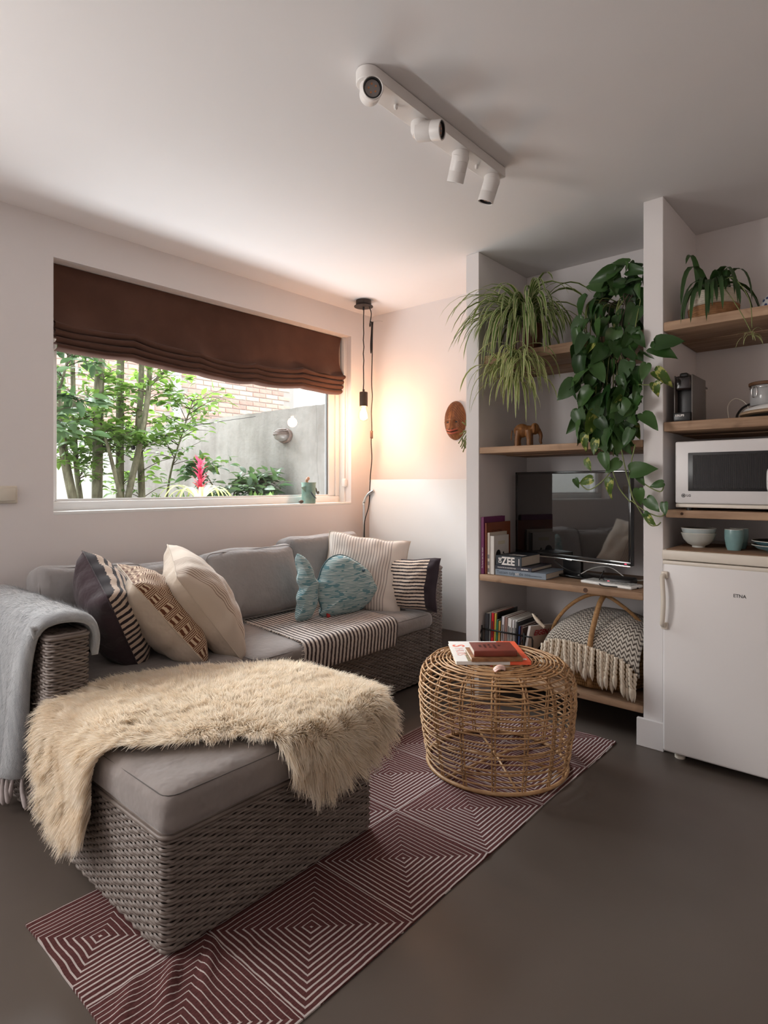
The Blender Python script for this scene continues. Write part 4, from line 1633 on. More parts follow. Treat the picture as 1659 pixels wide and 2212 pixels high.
text('ZEE', 0.05, Mx @ Matrix.Translation((0.05, 0.05, 0.0502)), m_whitecover, t, 'title', bold=0.001)

# ================================================================ magazine rack
rk = thing('magazine_rack', (-1.5, 2.75, 0.163), 'black wire magazine rack on the lowest shelf', 'rack')
zr = 0.1635
def wire(pts, name, r=0.0032, closed=False):
    g = G(); g.tube([V(p) for p in pts], r, 6, closed); return g.build(name, m_blackmetal, rk, 180)
for z in (0.362, 0.300, 0.235):
    wire([(-1.638, 2.634, z), (-1.405, 2.634, z)], 'front_rail', 0.0045 if z > 0.35 else 0.0024)
    wire([(-1.638, 2.90, z), (-1.36, 2.90, z)], 'rear_rail', 0.003)
for x in (-1.640, -1.402):
    wire([(x, 2.634, zr + 0.003), (x, 2.634, 0.378), (x, 2.634, 0.360)], 'upright', 0.0035)
    wire([(x, 2.634, 0.362), (x - 0.012 if x < -1.5 else x - 0.016, 2.628, 0.325), (x, 2.634, 0.29)], 'side_brace', 0.003)
wire([(-1.398, 2.634, 0.362), (-1.360, 2.634, 0.362), (-1.356, 2.634, 0.350), (-1.356, 2.634, 0.166)], 'front_hook', 0.0042)
wire([(-1.64, 2.634, 0.168), (-1.356, 2.634, 0.168), (-1.356, 2.90, 0.168), (-1.64, 2.90, 0.168)], 'base_frame', 0.0035, True)
for x in (-1.64, -1.356):
    wire([(x, 2.90, zr + 0.003), (x, 2.90, 0.362)], 'upright', 0.003)
mags = [('charcoal', (0.040, 0.042, 0.050), 0.020, 0.275), ('grey', (0.26, 0.27, 0.27), 0.008, 0.278), ('ivory', (0.60, 0.55, 0.47), 0.006, 0.285),
        ('scarlet', (0.52, 0.012, 0.022), 0.013, 0.282), ('yellow', (0.66, 0.50, 0.10), 0.009, 0.280), ('black', (0.02, 0.018, 0.016), 0.004, 0.284),
        ('green', (0.035, 0.17, 0.10), 0.008, 0.250), ('amber', (0.62, 0.38, 0.10), 0.009, 0.245), ('black and white', (0.05, 0.05, 0.055), 0.011, 0.268),
        ('pale lilac', (0.60, 0.55, 0.57), 0.012, 0.272), ('dusty rose', (0.33, 0.20, 0.17), 0.012, 0.270), ('white', (0.74, 0.72, 0.70), 0.014, 0.266),
        ('off-white', (0.68, 0.66, 0.64), 0.012, 0.264), ('cold white', (0.72, 0.73, 0.75), 0.012, 0.262), ('silver', (0.60, 0.60, 0.60), 0.011, 0.262),
        ('jet black', (0.016, 0.015, 0.017), 0.010, 0.258), ('ink blue', (0.045, 0.075, 0.20), 0.009, 0.236), ('burgundy', (0.10, 0.022, 0.03), 0.009, 0.236),
        ('dark brown', (0.07, 0.035, 0.025), 0.008, 0.232)]
x = -1.634
random.seed(5)
m_magpages = M('magazine_pages', (0.64, 0.60, 0.55), 0.6, var=0.08, vs=200, stretch=(60, 1, 1))
prevn = 'the rack end'
for i, (nm, c, w, h) in enumerate(mags):
    mc = M('magazine_' + nm.replace(' ', '_').replace('-', '_'), c, 0.4)
    t, Mx = standing_book(x, w, 2.645 + 0.006 * (i % 3), 0.205, 0.1665, h, mc, 'magazine with %s spine in the wire rack, right of %s' % (nm, prevn), 0.03 + 0.002 * i, True, 'magazine', 'magazines in the wire rack', 'magazine', m_magpages)
    if c[0] > 0.5 and w > 0.010:
        G().bx((w * 0.3, -0.0016, h * 0.55), (w * 0.7, -0.0009, h * 0.85), 0, M=Mx).build('spine_print', m_ink, t, 0)
    prevn = 'the %s one' % nm
    x += w + 0.0006
# last one, its cover bending out to the right
mg = thing('magazine', (x + 0.03, 2.76, 0.1665), 'bent white magazine with red title at the right end of the rack', 'magazine', 'magazines in the wire rack')


def magface(off):
    def fn(u, v):
        y = 2.650 + 0.235 * u
        b = 0.035 * v ** 1.5
        return (x + 0.012 + off + b + 0.05 * u ** 1.6 * v, y, 0.1665 + 0.245 * v - 0.02 * u * v)
    return fn


m_mag2 = M('magazine_white', (0.70, 0.64, 0.62), 0.35, var=0.05, vs=8)
g = G(); g.grid(magface(0.006), 14, 14); g.grid(magface(-0.006), 14, 14, flip=True)
for k in range(4):
    v = []; f = []
    for i in range(15):
        u_, v_ = ((i / 14, 0), (1, i / 14), (1 - i / 14, 1), (0, 1 - i / 14))[k]
        v += [magface(0.006)(u_, v_), magface(-0.006)(u_, v_)]
    for i in range(14):
        f.append((2 * i, 2 * i + 1, 2 * i + 3, 2 * i + 2))
    g.add(v, f)
g.build('cover', m_mag2, mg, 50)
g = G()
def patch(u, v):
    p = V(magface(0.0066)(0.12 + 0.86 * u, 0.02 + 0.55 * v * (0.35 + 0.65 * sin(u * 2.2))))
    return tuple(p)
g.grid(patch, 12, 10); g.build('cover_photo', M('dark_plum_photo', (0.030, 0.012, 0.018), 0.4, var=0.4, vs=10), mg)
m_titlered = M('title_red', (0.42, 0.015, 0.05), 0.5)
ln = 'EIGEN HUIS'
P0 = V(magface(0.0072)(0.16, 0.80)); P1 = V(magface(0.0072)(0.95, 0.80))
d_ = (P1 - P0).normalized(); up_ = V(magface(0.0072)(0.5, 0.95)) - V(magface(0.0072)(0.5, 0.78)); up_ = (up_ - d_ * up_.dot(d_)).normalized()
text(ln, 0.040, frame(P0 + d_.cross(up_) * 0.004, d_, up_, d_.cross(up_)), m_titlered, mg, 'title', bold=0.0008)

# ================================================================ basket with herringbone blanket
BC = V((-1.098, 2.872, 0.1635))
def seagrass():
    t = NT('seagrass_weave')
    t.set(rough=0.7, spec=0.2)
    co = t.coord('Object')
    s = t.sep(co)
    an = t.math('ARCTAN2', s[1], s[0])
    ru = t.math('FRACT', t.math('MULTIPLY', an, 22.0)); rv = t.math('FRACT', t.math('MULTIPLY', s[2], 62.0))
    h = t.math('MULTIPLY', t.math('SINE', t.math('MULTIPLY', ru, pi)), t.math('SINE', t.math('MULTIPLY', rv, pi)))
    n = t.noise(co, 40, 3)
    c = t.ramp(n, [(0.3, (0.30, 0.165, 0.065)), (0.7, (0.52, 0.33, 0.15))])
    t.col(t.mix(t.ramp(h, [(0.05, (1, 1, 1)), (0.4, (0, 0, 0))]), c, (0.16, 0.08, 0.03)))
    t.bump(h, 0.8, 0.004)
    return t.m


m_sea = seagrass()
bk = thing('seagrass_basket', BC, 'tan seagrass belly basket with tall handles on the lowest shelf', 'basket')
g = G()
g.lathe([(0.185, 0.0), (0.220, 0.02), (0.243, 0.08), (0.248, 0.13), (0.240, 0.18), (0.222, 0.225), (0.214, 0.227), (0.228, 0.18), (0.236, 0.13), (0.228, 0.06), (0.18, 0.012)], 48)
g.build('woven_body', m_sea, bk, 60, local=True)
m_handle = M('plaited_handle', (0.34, 0.185, 0.075), 0.7, var=0.25, vs=90, bump=0.5, bs=150)
for (y, hgt) in ((-0.205, 0.425), (0.17, 0.42)):
    if y < 0:
        pts = spline([(0.03, -0.250, 0.03), (0.03, -0.258, 0.14), (0.034, -0.250, 0.24), (0.044, -0.225, 0.33), (0.054, -0.195, 0.40), (0.060, -0.165, 0.428)], 5)
        g = G(); g.tube(pts, 0.0125, 8); g.build('handle', m_handle, bk, 180, local=True)
pts = spline([(-0.228, -0.10, 0.18), (-0.185, -0.14, 0.27), (-0.11, -0.15, 0.36), (-0.02, -0.15, 0.42), (0.06, -0.15, 0.430), (0.13, -0.13, 0.39), (0.19, -0.08, 0.32), (0.225, 0.0, 0.22)], 6)
g = G(); g.tube(pts, 0.0085, 8); g.build('handle', m_handle, bk, 180, local=True)


def herring():
    t = NT('herringbone_wool')
    t.set(rough=0.95, sheen=0.4, spec=0.1)
    uv = t.sep(t.coord('UV'))
    n = t.math('MULTIPLY', t.math('SUBTRACT', t.noise(t.coord('UV'), 60, 2), 0.5), 0.5)
    zig = t.math('PINGPONG', t.math('MULTIPLY', uv[0], 21.0), 0.5)
    f = t.math('FRACT', t.math('ADD', t.math('ADD', t.math('MULTIPLY', uv[1], 24.0), t.math('MULTIPLY', zig, 1.5)), n))
    st = t.math('GREATER_THAN', f, 0.55)
    t.col(t.mix(st, (0.60, 0.545, 0.475), (0.105, 0.085, 0.070)))
    t.bump(t.math('ADD', f, t.noise(t.coord('UV'), 160, 2)), 0.8, 0.004)
    return t.m


hb = thing('herringbone_blanket', (BC.x, 2.80, 0.38), 'grey and cream herringbone blanket with thick tassels in the seagrass basket', 'blanket')


def hb_fn(u, v):
    x = -1.278 + 0.425 * u
    lobe = 0.045 * nz(u * 2.4 + 3, v * 2, 0)
    top = 0.470 + 0.025 * u + lobe + 0.02 * sin(u * pi)
    # profile from front hem over the mound to the back
    if v < 0.55:
        a = v / 0.55 * pi / 2
        y = 2.860 - (0.232 + 0.01 * u) * cos(a) ** 0.9 - 0.0
        z = (0.385 - 0.055 * u * u) + (top - 0.385 + 0.055 * u * u) * sin(a) ** 0.9
    else:
        a = (v - 0.55) / 0.45
        y = 2.860 + 0.18 * a
        z = top - 0.06 * a * a
    x -= 0.02 * (1 - u) * (1 - v)
    e = min(u, 1 - u)
    z -= 0.055 * math.exp(-e * 14)
    return (x, y, z)


g = G(); g.grid(hb_fn, 46, 46)
o = g.build('cloth', herring(), hb, 180)
md = o.modifiers.new('thickness', 'SOLIDIFY'); md.thickness = 0.014; md.offset = -1
m_tas = M('cream_wool_tassel', (0.66, 0.565, 0.455), 0.9, var=0.10, vs=60)


def tassel(p, L, sw, parent, tw=0.0078):
    p = V(p)
    n = 22
    g = G()
    for s in (0, 1):
        pts = []
        for i in range(n):
            t_ = i / (n - 1)
            a = t_ * L / 0.02 * pi + s * pi
            pts.append(p + V((sw[0] * t_ * t_ + 0.0042 * cos(a), sw[1] * t_ + 0.0042 * sin(a), -L * t_)))
        g.tube(pts, tw * 0.72, 6)
    g.build('tassel', m_tas, parent, 180)
    e = p + V((sw[0], sw[1], -L))
    g = G()
    g.tube([e + V((0, 0, 0.008)), e, e + V((0, 0, -0.010)), e + V((0.001, 0, -0.030)), e + V((0.003, 0, -0.050))], [0.0075, 0.0098, 0.0108, 0.0085, 0.0012], 8)
    g.build('tassel_end', m_tas, parent, 180)


random.seed(31)
for i in range(27):
    u = (i + 0.5) / 27
    p = V(hb_fn(u, 0.0)) + V((random.uniform(-0.004, 0.004), -0.010 - (0.010 if i % 2 else 0), 0.006))
    L = random.uniform(0.075, 0.110) + 0.010 * u
    if p.z - L - 0.055 < 0.172 and p.y > 2.604:
        L = min(L, p.z - 0.055 - 0.172)
    tassel(p, L, (random.uniform(-0.008, 0.008), -0.012, 0), hb)
pts = [V((-1.305, 2.66, 0.415)), V((-1.335, 2.655, 0.44)), V((-1.365, 2.65, 0.475))]
g = G(); g.tube(spline(pts, 4), [0.007, 0.007, 0.008, 0.009, 0.010, 0.009, 0.008, 0.005, 0.002], 7); g.build('stray_tassel', m_tas, hb, 180)

# ================================================================ wooden elephant
el = thing('wooden_elephant', (-1.447, 2.735, 1.2945), 'carved brown wooden elephant on the plank shelf', 'figurine')
m_elw = wood('carved_teak', (0.34, 0.155, 0.055), (0.12, 0.045, 0.016), 2.2, 2, 0.35)


def blob(g, c, r, n=10):
    v = []; f = []
    for j in range(n + 1):
        th_ = pi * j / n
        for i in range(2 * n):
            ph = pi * i / n
            v.append((c[0] + r[0] * sin(th_) * cos(ph), c[1] + r[1] * sin(th_) * sin(ph), c[2] + r[2] * cos(th_)))
    w = 2 * n
    for j in range(n):
        for i in range(w):
            f.append((j * w + i, (j + 1) * w + i, (j + 1) * w + (i + 1) % w, j * w + (i + 1) % w))
    g.add(v, f)


g = G()
blob(g, (-0.018, 0, 0.082), (0.040, 0.030, 0.036))
blob(g, (0.010, 0.01, 0.080), (0.036, 0.028, 0.030))
blob(g, (0.045, 0.018, 0.092), (0.024, 0.024, 0.030))
blob(g, (0.040, -0.012, 0.090), (0.010, 0.006, 0.026)); blob(g, (0.036, 0.046, 0.090), (0.010, 0.006, 0.026))
for (x_, y_) in ((-0.040, -0.016), (-0.036, 0.020), (0.020, -0.014), (0.024, 0.030)):
    g.tube([V((x_, y_, 0.0)), V((x_, y_, 0.035)), V((x_ * 0.8, y_, 0.085))], [0.0135, 0.0125, 0.018], 10)
g.tube(spline([(0.060, 0.022, 0.090), (0.074, 0.026, 0.060), (0.072, 0.026, 0.030), (0.078, 0.026, 0.014)], 4), [0.013 - 0.0006 * i for i in range(13)], 8)
o = g.build('carved_body', m_elw, el, 180, local=True)
o.matrix_local = Matrix.Rotation(radians(22), 4, 'Z')
md = o.modifiers.new('fuse', 'REMESH'); md.mode = 'VOXEL'; md.voxel_size = 0.0028; md.use_smooth_shade = True
md = o.modifiers.new('smooth', 'SMOOTH'); md.iterations = 4; md.factor = 0.5
g = G(); g.tube([V((-0.062, -0.022, 0.085)), V((-0.066, -0.026, 0.055)), V((-0.064, -0.027, 0.035))], [0.003, 0.0025, 0.002], 6); g.build('tail', m_elw, el, 180, local=True)

# ================================================================ carved mask
mk = thing('carved_mask', (-2.14, 3.128, 1.385), 'carved wooden face mask hanging on the end wall', 'mask')
MKM = frame((-2.140, 3.127, 1.508), (1, 0, 0), (0, 0, 1), (0, -1, 0))
mw, mh, mdp = 0.078, 0.124, 0.050


def mask_z(x_, y_):
    r2 = (x_ / mw) ** 2 + (y_ / mh) ** 2
    z = mdp * max(0.0, 1 - r2) ** 0.5
    nose = math.exp(-(x_ / 0.013) ** 2) * math.exp(-((y_ + 0.035) / 0.03) ** 2) * 0.020
    nost = math.exp(-((abs(x_) - 0.014) / 0.008) ** 2) * math.exp(-((y_ + 0.050) / 0.010) ** 2) * 0.010
    brow = math.exp(-((y_ - 0.012 + abs(x_) * 0.35) / 0.010) ** 2) * 0.006 * (abs(x_) < 0.06)
    eye = -math.exp(-((abs(x_) - 0.030) / 0.012) ** 2 - ((y_ + 0.010) / 0.008) ** 2) * 0.010
    lip = math.exp(-((y_ + 0.068 - 0.25 * abs(x_)) / 0.008) ** 2) * 0.007 * (abs(x_) < 0.05)
    lip += math.exp(-((y_ + 0.084 - 0.20 * abs(x_)) / 0.008) ** 2) * 0.006 * (abs(x_) < 0.045)
    ridge = 0.003 * math.exp(-(x_ / 0.004) ** 2) * (y_ > 0.0)
    return z + (nose + nost + brow + eye + lip + ridge) * min(1, max(0, (1 - r2) * 4))


def mask_fn(u, v):
    a = 2 * pi * u
    x_ = mw * v * cos(a); y_ = mh * v * sin(a)
    return (x_, y_, mask_z(x_, y_))


def mask_mat():
    t = NT('painted_mask_wood')
    t.set(rough=0.45, spec=0.35)
    co = t.coord('Object')
    n = t.noise(t.vscale(co, (60, 60, 12)), 1.0, 4)
    t.col(t.ramp(n, [(0.3, (0.15, 0.048, 0.016)), (0.7, (0.32, 0.125, 0.045))]))
    return t.m


m_mask = mask_mat()
g = G(); g.grid(mask_fn, 64, 36, M=MKM, closeu=True)
g.build('face', m_mask, mk, 180)
m_groove = M('mask_groove', (0.06, 0.022, 0.012), 0.6)
m_lip = M('mask_lip_red', (0.40, 0.085, 0.045), 0.45)
for sg in (-1, 1):
    for k in range(9):
        pts = []
        for j in range(14):
            t_ = j / 13
            x_ = sg * (0.002 + t_ * 0.075)
            y_ = 0.112 - k * 0.0155 - 0.085 * t_ ** 1.4
            r2 = (x_ / mw) ** 2 + (y_ / mh) ** 2
            if r2 > 0.97 or (k > 3 and abs(x_) < 0.006 + (k - 3) * 0.009):
                continue
            pts.append(V((x_, y_, mask_z(x_, y_) + 0.0004)))
        if len(pts) > 3:
            g = G(); g.tube(pts, 0.0011, 5, M=MKM); g.build('carved_line', m_groove, mk, 180)
    g = G(); g.lathe([(0.0098, -0.004), (0.0098, 0.0022), (0, 0.0026)], 16, M=MKM @ Matrix.Translation((sg * 0.030, -0.010, mask_z(0.030, -0.010) + 0.0015)) @ Matrix.Diagonal((1.1, 0.72, 1, 1)))
    g.build('eye_hole', m_ink, mk)
    g = G(); g.lathe([(0.005, -0.004), (0.005, 0.0012), (0, 0.0016)], 12, M=MKM @ Matrix.Translation((sg * 0.012, -0.058, mask_z(0.012, -0.058) + 0.001)) @ Matrix.Diagonal((1, 0.6, 1, 1)))
    g.build('nostril', m_ink, mk)
for yy, nm in ((-0.068, 'upper_lip'), (-0.084, 'lower_lip')):
    pts = [V((x_, yy + 0.25 * abs(x_) ** 1.0 * (1 if yy > -0.08 else 0.8), mask_z(x_, yy + 0.25 * abs(x_)) + 0.001)) for x_ in [(-0.046 + 0.092 * i / 16) for i in range(17)]]
    g = G(); g.tube(pts, [0.002 + 0.0045 * sin(pi * i / 16) for i in range(17)], 8, M=MKM); g.build(nm, m_lip, mk, 180)
pts = [V((x_, -0.076 + 0.22 * abs(x_), mask_z(x_, -0.076 + 0.22 * abs(x_)) + 0.0035)) for x_ in [(-0.042 + 0.084 * i / 16) for i in range(17)]]
g = G(); g.tube(pts, 0.0016, 6, M=MKM); g.build('mouth_line', m_ink, mk, 180)

# ================================================================ folded table leaning in the corner
ft = thing('folding_table', (-2.25, 3.0, 0), 'white folded table with chrome legs standing upright in the corner', 'table')
m_tabw = M('white_laminate', (0.80, 0.79, 0.78), 0.28, var=0.01, vs=3)
G().bx((-2.757, 2.985, 0.215), (-1.735, 3.012, 1.136), 0.004).build('table_top', m_tabw, ft)
for x_, s in ((-2.785, 1), (-1.765, -1)):
    g = G()
    g.tube(spline([(x_, 2.962, 0.012), (x_, 2.962, 0.5), (x_, 2.962, 0.93), (x_ + 0.004, 2.962, 0.985), (x_ + 0.03 * s, 2.970, 1.035), (x_ + 0.075 * s, 2.982, 1.065)], 5), 0.010, 10)
    g.build('leg', m_chrome, ft, 180)
    G().lathe([(0.014, 0), (0.014, 0.016), (0.010, 0.018)], 14, M=Matrix.Translation((x_, 2.962, 0))).build('rubber_foot', m_black, ft)
g = G(); g.tube([(-2.785, 3.03, 0.34), (-1.765, 3.03, 0.34)], 0.008, 8); g.build('crossbar', m_chrome, ft, 180)
# ================================================================ ceiling spot rail
sp = thing('ceiling_spotlight', (-1.165, 1.6, 2.255), 'white ceiling spotlight bar with four swivelling heads', 'ceiling light')
m_spw = M('spot_white', (0.74, 0.71, 0.69), 0.4)
g = G()
poly = []
for k in range(13):
    a = pi + pi * k / 12
    poly.append((-1.168 + 0.036 * cos(a), 1.262 + 0.036 * sin(a)))
for k in range(2):
    poly.append((-1.168 + 0.036 * (1 - 2 * k), 1.985))
n = len(poly)
g.add([(p[0], p[1], 2.262) for p in poly] + [(p[0], p[1], 2.2985) for p in poly], [tuple(range(n))[::-1], tuple(range(n, 2 * n))] + [(i, (i + 1) % n, n + (i + 1) % n, n + i) for i in range(n)])
o = g.build('rail', m_spw, sp, 30)
md = o.modifiers.new('edge', 'BEVEL'); md.width = 0.0025; md.segments = 2; md.limit_method = 'ANGLE'
for y in (1.385, 1.84):
    G().lathe([(0.006, 0), (0.006, 0.012), (0.003, 0.014)], 12, M=Matrix.Translation((-1.168, y, 2.263)) @ Matrix.Rotation(pi, 4, 'X')).build('fixing_screw', m_spw, sp)
m_led = M('led_lens', (0.28, 0.25, 0.24), 0.25)
m_leddot = M('led_chip', (0.55, 0.22, 0.09), 0.4)
for (y, d, ext) in ((1.268, (0.72, -0.62, -0.36), 0.052), (1.505, (0.92, 0.26, -0.16), 0.052), (1.735, (-0.42, 0.20, -0.86), 0.05), (1.945, (-0.34, -0.04, -0.94), 0.05)):
    d = V(d).normalized()
    head = G()
    head.lathe([(0.0, 0), (0.029, 0), (0.0295, -0.006), (0.0295, -0.026), (0.024, -0.040), (0.0, -0.046)], 28, M=Matrix.Translation((-1.168, y, 2.262)))
    hd = head.build('swivel_joint', m_spw, sp)
    piv = V((-1.168, y, 2.262 - 0.030)) + V((d.x, d.y, 0)) * 0.014
    zax = d; xax = zax.orthogonal().normalized(); yax = zax.cross(xax)
    Mh = frame(piv - d * 0.012, xax, yax, zax)
    b = G()
    b.lathe([(0.0, -0.012), (0.026, -0.012), (0.0300, -0.008), (0.0300, 0.040), (0.0295, 0.041), (0.0300, 0.042), (0.0300, 0.074), (0.0280, 0.076), (0.0262, 0.074), (0.0262, 0.052), (0.0, 0.052)], 32, M=Mh)
    bb = b.build('spot_head', m_spw, sp)
    G().lathe([(0.0261, 0.0523), (0.0261, 0.0735), (0.0225, 0.0735), (0.0225, 0.0523)], 32, M=Mh).build('inner_ring', m_black, bb)
    G().lathe([(0.022, 0.0525), (0.0215, 0.066), (0.0, 0.067)], 28, M=Mh).build('lens', m_led, bb)
    g = G()
    for k in range(5):
        a = 2 * pi * k / 5
        g.lathe([(0.0028, 0.0668), (0.0028, 0.0676), (0, 0.0678)], 10, M=Mh @ Matrix.Translation((0.011 * cos(a), 0.011 * sin(a), 0)))
    g.build('led_chips', m_leddot, bb)

# ================================================================ pendant bulb
PX, PY = -2.648, 2.815
pd = thing('pendant_lamp', (PX, PY, 1.52), 'bare glowing bulb on a black cord hanging from a dark ceiling rose', 'lamp')
m_bronze = M('dark_bronze', (0.055, 0.040, 0.034), 0.45, metal=0.5)
G().lathe([(0.0, 2.2995), (0.050, 2.2995), (0.050, 2.276), (0.047, 2.272), (0.062, 2.262), (0.062, 2.259), (0.0, 2.259)], 40, M=Matrix.Translation((PX, PY, 0))).build('ceiling_rose', m_bronze, pd)
G().lathe([(0.0, 2.259), (0.007, 2.259), (0.006, 2.238), (0.0, 2.238)], 12, M=Matrix.Translation((PX, PY, 0))).build('cord_grip', m_black, pd)
m_cord = M('braided_cord', (0.014, 0.011, 0.011), 0.8)
pts = [V((PX + 0.0015 * sin(i * 1.3), PY + 0.0015 * cos(i * 1.7), 2.24 - (2.24 - 1.715) * i / 24)) for i in range(25)]
G().tube(pts, 0.0034, 6).build('cord', m_cord, pd, 180)
G().lathe([(0.0, 1.722), (0.007, 1.722), (0.007, 1.708), (0.026, 1.704), (0.027, 1.700), (0.027, 1.612), (0.022, 1.608), (0.0, 1.608)], 28, M=Matrix.Translation((PX, PY, 0))).build('socket', M('walnut_socket', (0.075, 0.042, 0.024), 0.5, var=0.2, vs=20), pd)
prof = [(0.013, 1.608), (0.014, 1.598), (0.024, 1.588), (0.033, 1.570), (0.0355, 1.552), (0.033, 1.534), (0.022, 1.520), (0.010, 1.515), (0.0, 1.514)]
G().lathe(prof, 32, M=Matrix.Translation((PX, PY, 0))).build('glass_globe', m_glass, pd, 180)
fil = NT('filament_glow'); fil.col((1.0, 0.6, 0.3)); fil.b.inputs['Emission Color'].default_value = (1.0, 0.62, 0.30, 1); fil.b.inputs['Emission Strength'].default_value = 40
G().lathe([(0.0, 1.604), (0.011, 1.602), (0.0145, 1.585), (0.0165, 1.565), (0.0145, 1.545), (0.006, 1.535), (0.0, 1.534)], 16, M=Matrix.Translation((PX, PY, 0))).build('glowing_filament', fil.m, pd, 180)
l = bpy.data.lights.new('pendant_bulb_light', 'POINT'); l.energy = 13.0; l.color = (1.0, 0.50, 0.26); l.shadow_soft_size = 0.034
lo = bpy.data.objects.new('pendant_bulb_light', l); C.objects.link(lo); lo.location = (PX, PY, 1.556)
# flex running from the rose to a hook in the corner and down behind the sofa
fx = thing('lamp_flex', (-2.79, 3.03, 0.5), 'black lamp flex looped at the ceiling corner and running down behind the sofa', 'cord')
p1 = spline([(PX + 0.03, PY + 0.02, 2.262), (PX + 0.022, PY + 0.05, 2.22), (-2.70, 2.93, 2.175), (-2.745, 2.985, 2.185), (-2.738, 2.98, 2.21), (-2.715, 2.965, 2.198), (-2.735, 2.985, 2.150),
             (-2.742, 2.985, 2.06), (-2.735, 2.98, 2.0), (-2.722, 2.97, 2.02), (-2.718, 2.97, 2.10), (-2.722, 2.975, 2.16), (-2.71, 2.965, 2.19), (-2.698, 2.96, 2.20), (-2.705, 2.965, 2.175), (-2.712, 2.97, 2.10),
             (-2.718, 2.975, 1.99), (-2.728, 2.98, 1.80), (-2.722, 2.98, 1.70), (-2.730, 2.98, 1.60), (-2.726, 2.98, 1.48), (-2.735, 2.982, 1.40), (-2.728, 2.982, 1.28), (-2.742, 2.982, 1.16), (-2.750, 2.984, 1.05),
             (-2.752, 2.975, 0.95), (-2.756, 2.94, 0.85), (-2.76, 2.94, 0.70), (-2.765, 2.94, 0.5)], 5)
G().tube(p1, 0.0036, 6).build('cord', m_cord, fx, 180)
G().bx((-2.738, 2.972, 1.415), (-2.722, 2.990, 1.470), 0.005, 3).build('inline_switch', M('brown_switch', (0.10, 0.055, 0.035), 0.4), fx)
G().tube(spline([(-2.72, 2.96, 2.195), (-2.72, 3.0, 2.215), (-2.74, 3.06, 2.235), (-2.76, 3.128, 2.25)], 4), 0.0016, 5).build('wire_hook', m_chrome, fx, 180)

# ================================================================ refrigerator
frg = thing('refrigerator', (-0.46, 2.83, 0), 'white table height refrigerator with cream handle beside the partition', 'refrigerator')
m_fr = M('fridge_white', (0.74, 0.71, 0.70), 0.38, var=0.01, vs=3)
m_frc = M('fridge_cream', (0.72, 0.655, 0.57), 0.4)
FX0, FX1, FY = -0.734, -0.185, 2.535
G().bx((FX0 + 0.006, FY + 0.052, 0.03), (FX1 - 0.006, 3.10, 0.805), 0.006).build('body', m_fr, frg)
G().bx((FX0, FY + 0.0, 0.032), (FX1, FY + 0.048, 0.798), 0.010, 3).build('door', m_fr, frg)
dr = frg.children[-1]
G().bx((FX0 + 0.004, FY + 0.046, 0.04), (FX1 - 0.004, FY + 0.054, 0.795), 0).build('door_gasket', M('grey_gasket', (0.16, 0.15, 0.15), 0.6), frg, 0)
G().bx((FX0, FY - 0.002, 0.784), (FX1, FY + 0.03, 0.800), 0.004).build('door_cap', m_frc, dr)
G().bx((FX0 - 0.001, FY - 0.004, 0.803), (FX1, 3.10, 0.842), 0.005, 3).build('worktop_lid', m_frc, frg)
g = G()
g.tube(spline([(FX0 + 0.010, FY - 0.002, 0.742), (FX0 + 0.006, FY - 0.022, 0.735), (FX0 + 0.010, FY - 0.032, 0.70), (FX0 + 0.013, FY - 0.034, 0.64), (FX0 + 0.010, FY - 0.032, 0.575), (FX0 + 0.006, FY - 0.022, 0.545), (FX0 + 0.010, FY - 0.002, 0.538)], 5), 0.0092, 10)
g.build('handle', m_frc, dr, 180)
for z in (0.742, 0.538):
    G().bx((FX0 - 0.002, FY - 0.012, z - 0.014), (FX0 + 0.022, FY + 0.004, z + 0.014), 0.004).build('handle_mount', m_frc, dr)
TM = lambda x, y, z: Matrix.Translation((x, y, z)) @ Matrix.Rotation(pi / 2, 4, 'X')
text('ETNA', 0.0175, TM(-0.484, FY - 0.0006, 0.682), M('badge_grey', (0.10, 0.095, 0.095), 0.35, metal=0.5), dr, 'badge', bold=0.0003, sx=0.95)
for x_ in (FX0 + 0.05, FX1 - 0.05):
    for y_ in (FY + 0.06, 3.04):
        G().lathe([(0.02, 0), (0.02, 0.012), (0.012, 0.014), (0.012, 0.03)], 14, M=Matrix.Translation((x_, y_, 0))).build('foot', m_frc, frg)

# woven mat, crockery
def mat_mat():
    t = NT('woven_table_mat')
    t.set(rough=0.85, spec=0.15)
    co = t.coord('Object'); s = t.sep(co)
    f = t.math('FRACT', t.math('MULTIPLY', s[1], 180.0)); k = t.math('FRACT', t.math('MULTIPLY', s[0], 120.0))
    t.col(t.mix(t.math('GREATER_THAN', f, 0.6), (0.33, 0.21, 0.14), (0.20, 0.12, 0.075)))
    t.bump(t.math('ADD', f, k), 0.5, 0.001)
    return t.m


G_ = G().bx((-0.722, 2.540, 0.8422), (-0.25, 2.90, 0.8452), 0.001, 1)
tag(G_.build('woven_mat', mat_mat(), None), 'brown woven mat under the crockery on the refrigerator', 'mat')
zc = 0.8455
m_bowlg = M('celadon_grey', (0.52, 0.53, 0.49), 0.35, var=0.08, vs=10)
m_bowlb = M('ice_blue_glaze', (0.50, 0.57, 0.58), 0.3, var=0.08, vs=12)
m_rim = M('ivory_rim', (0.70, 0.67, 0.60), 0.4)
m_inner = M('bowl_inside_brown', (0.10, 0.07, 0.05), 0.4)


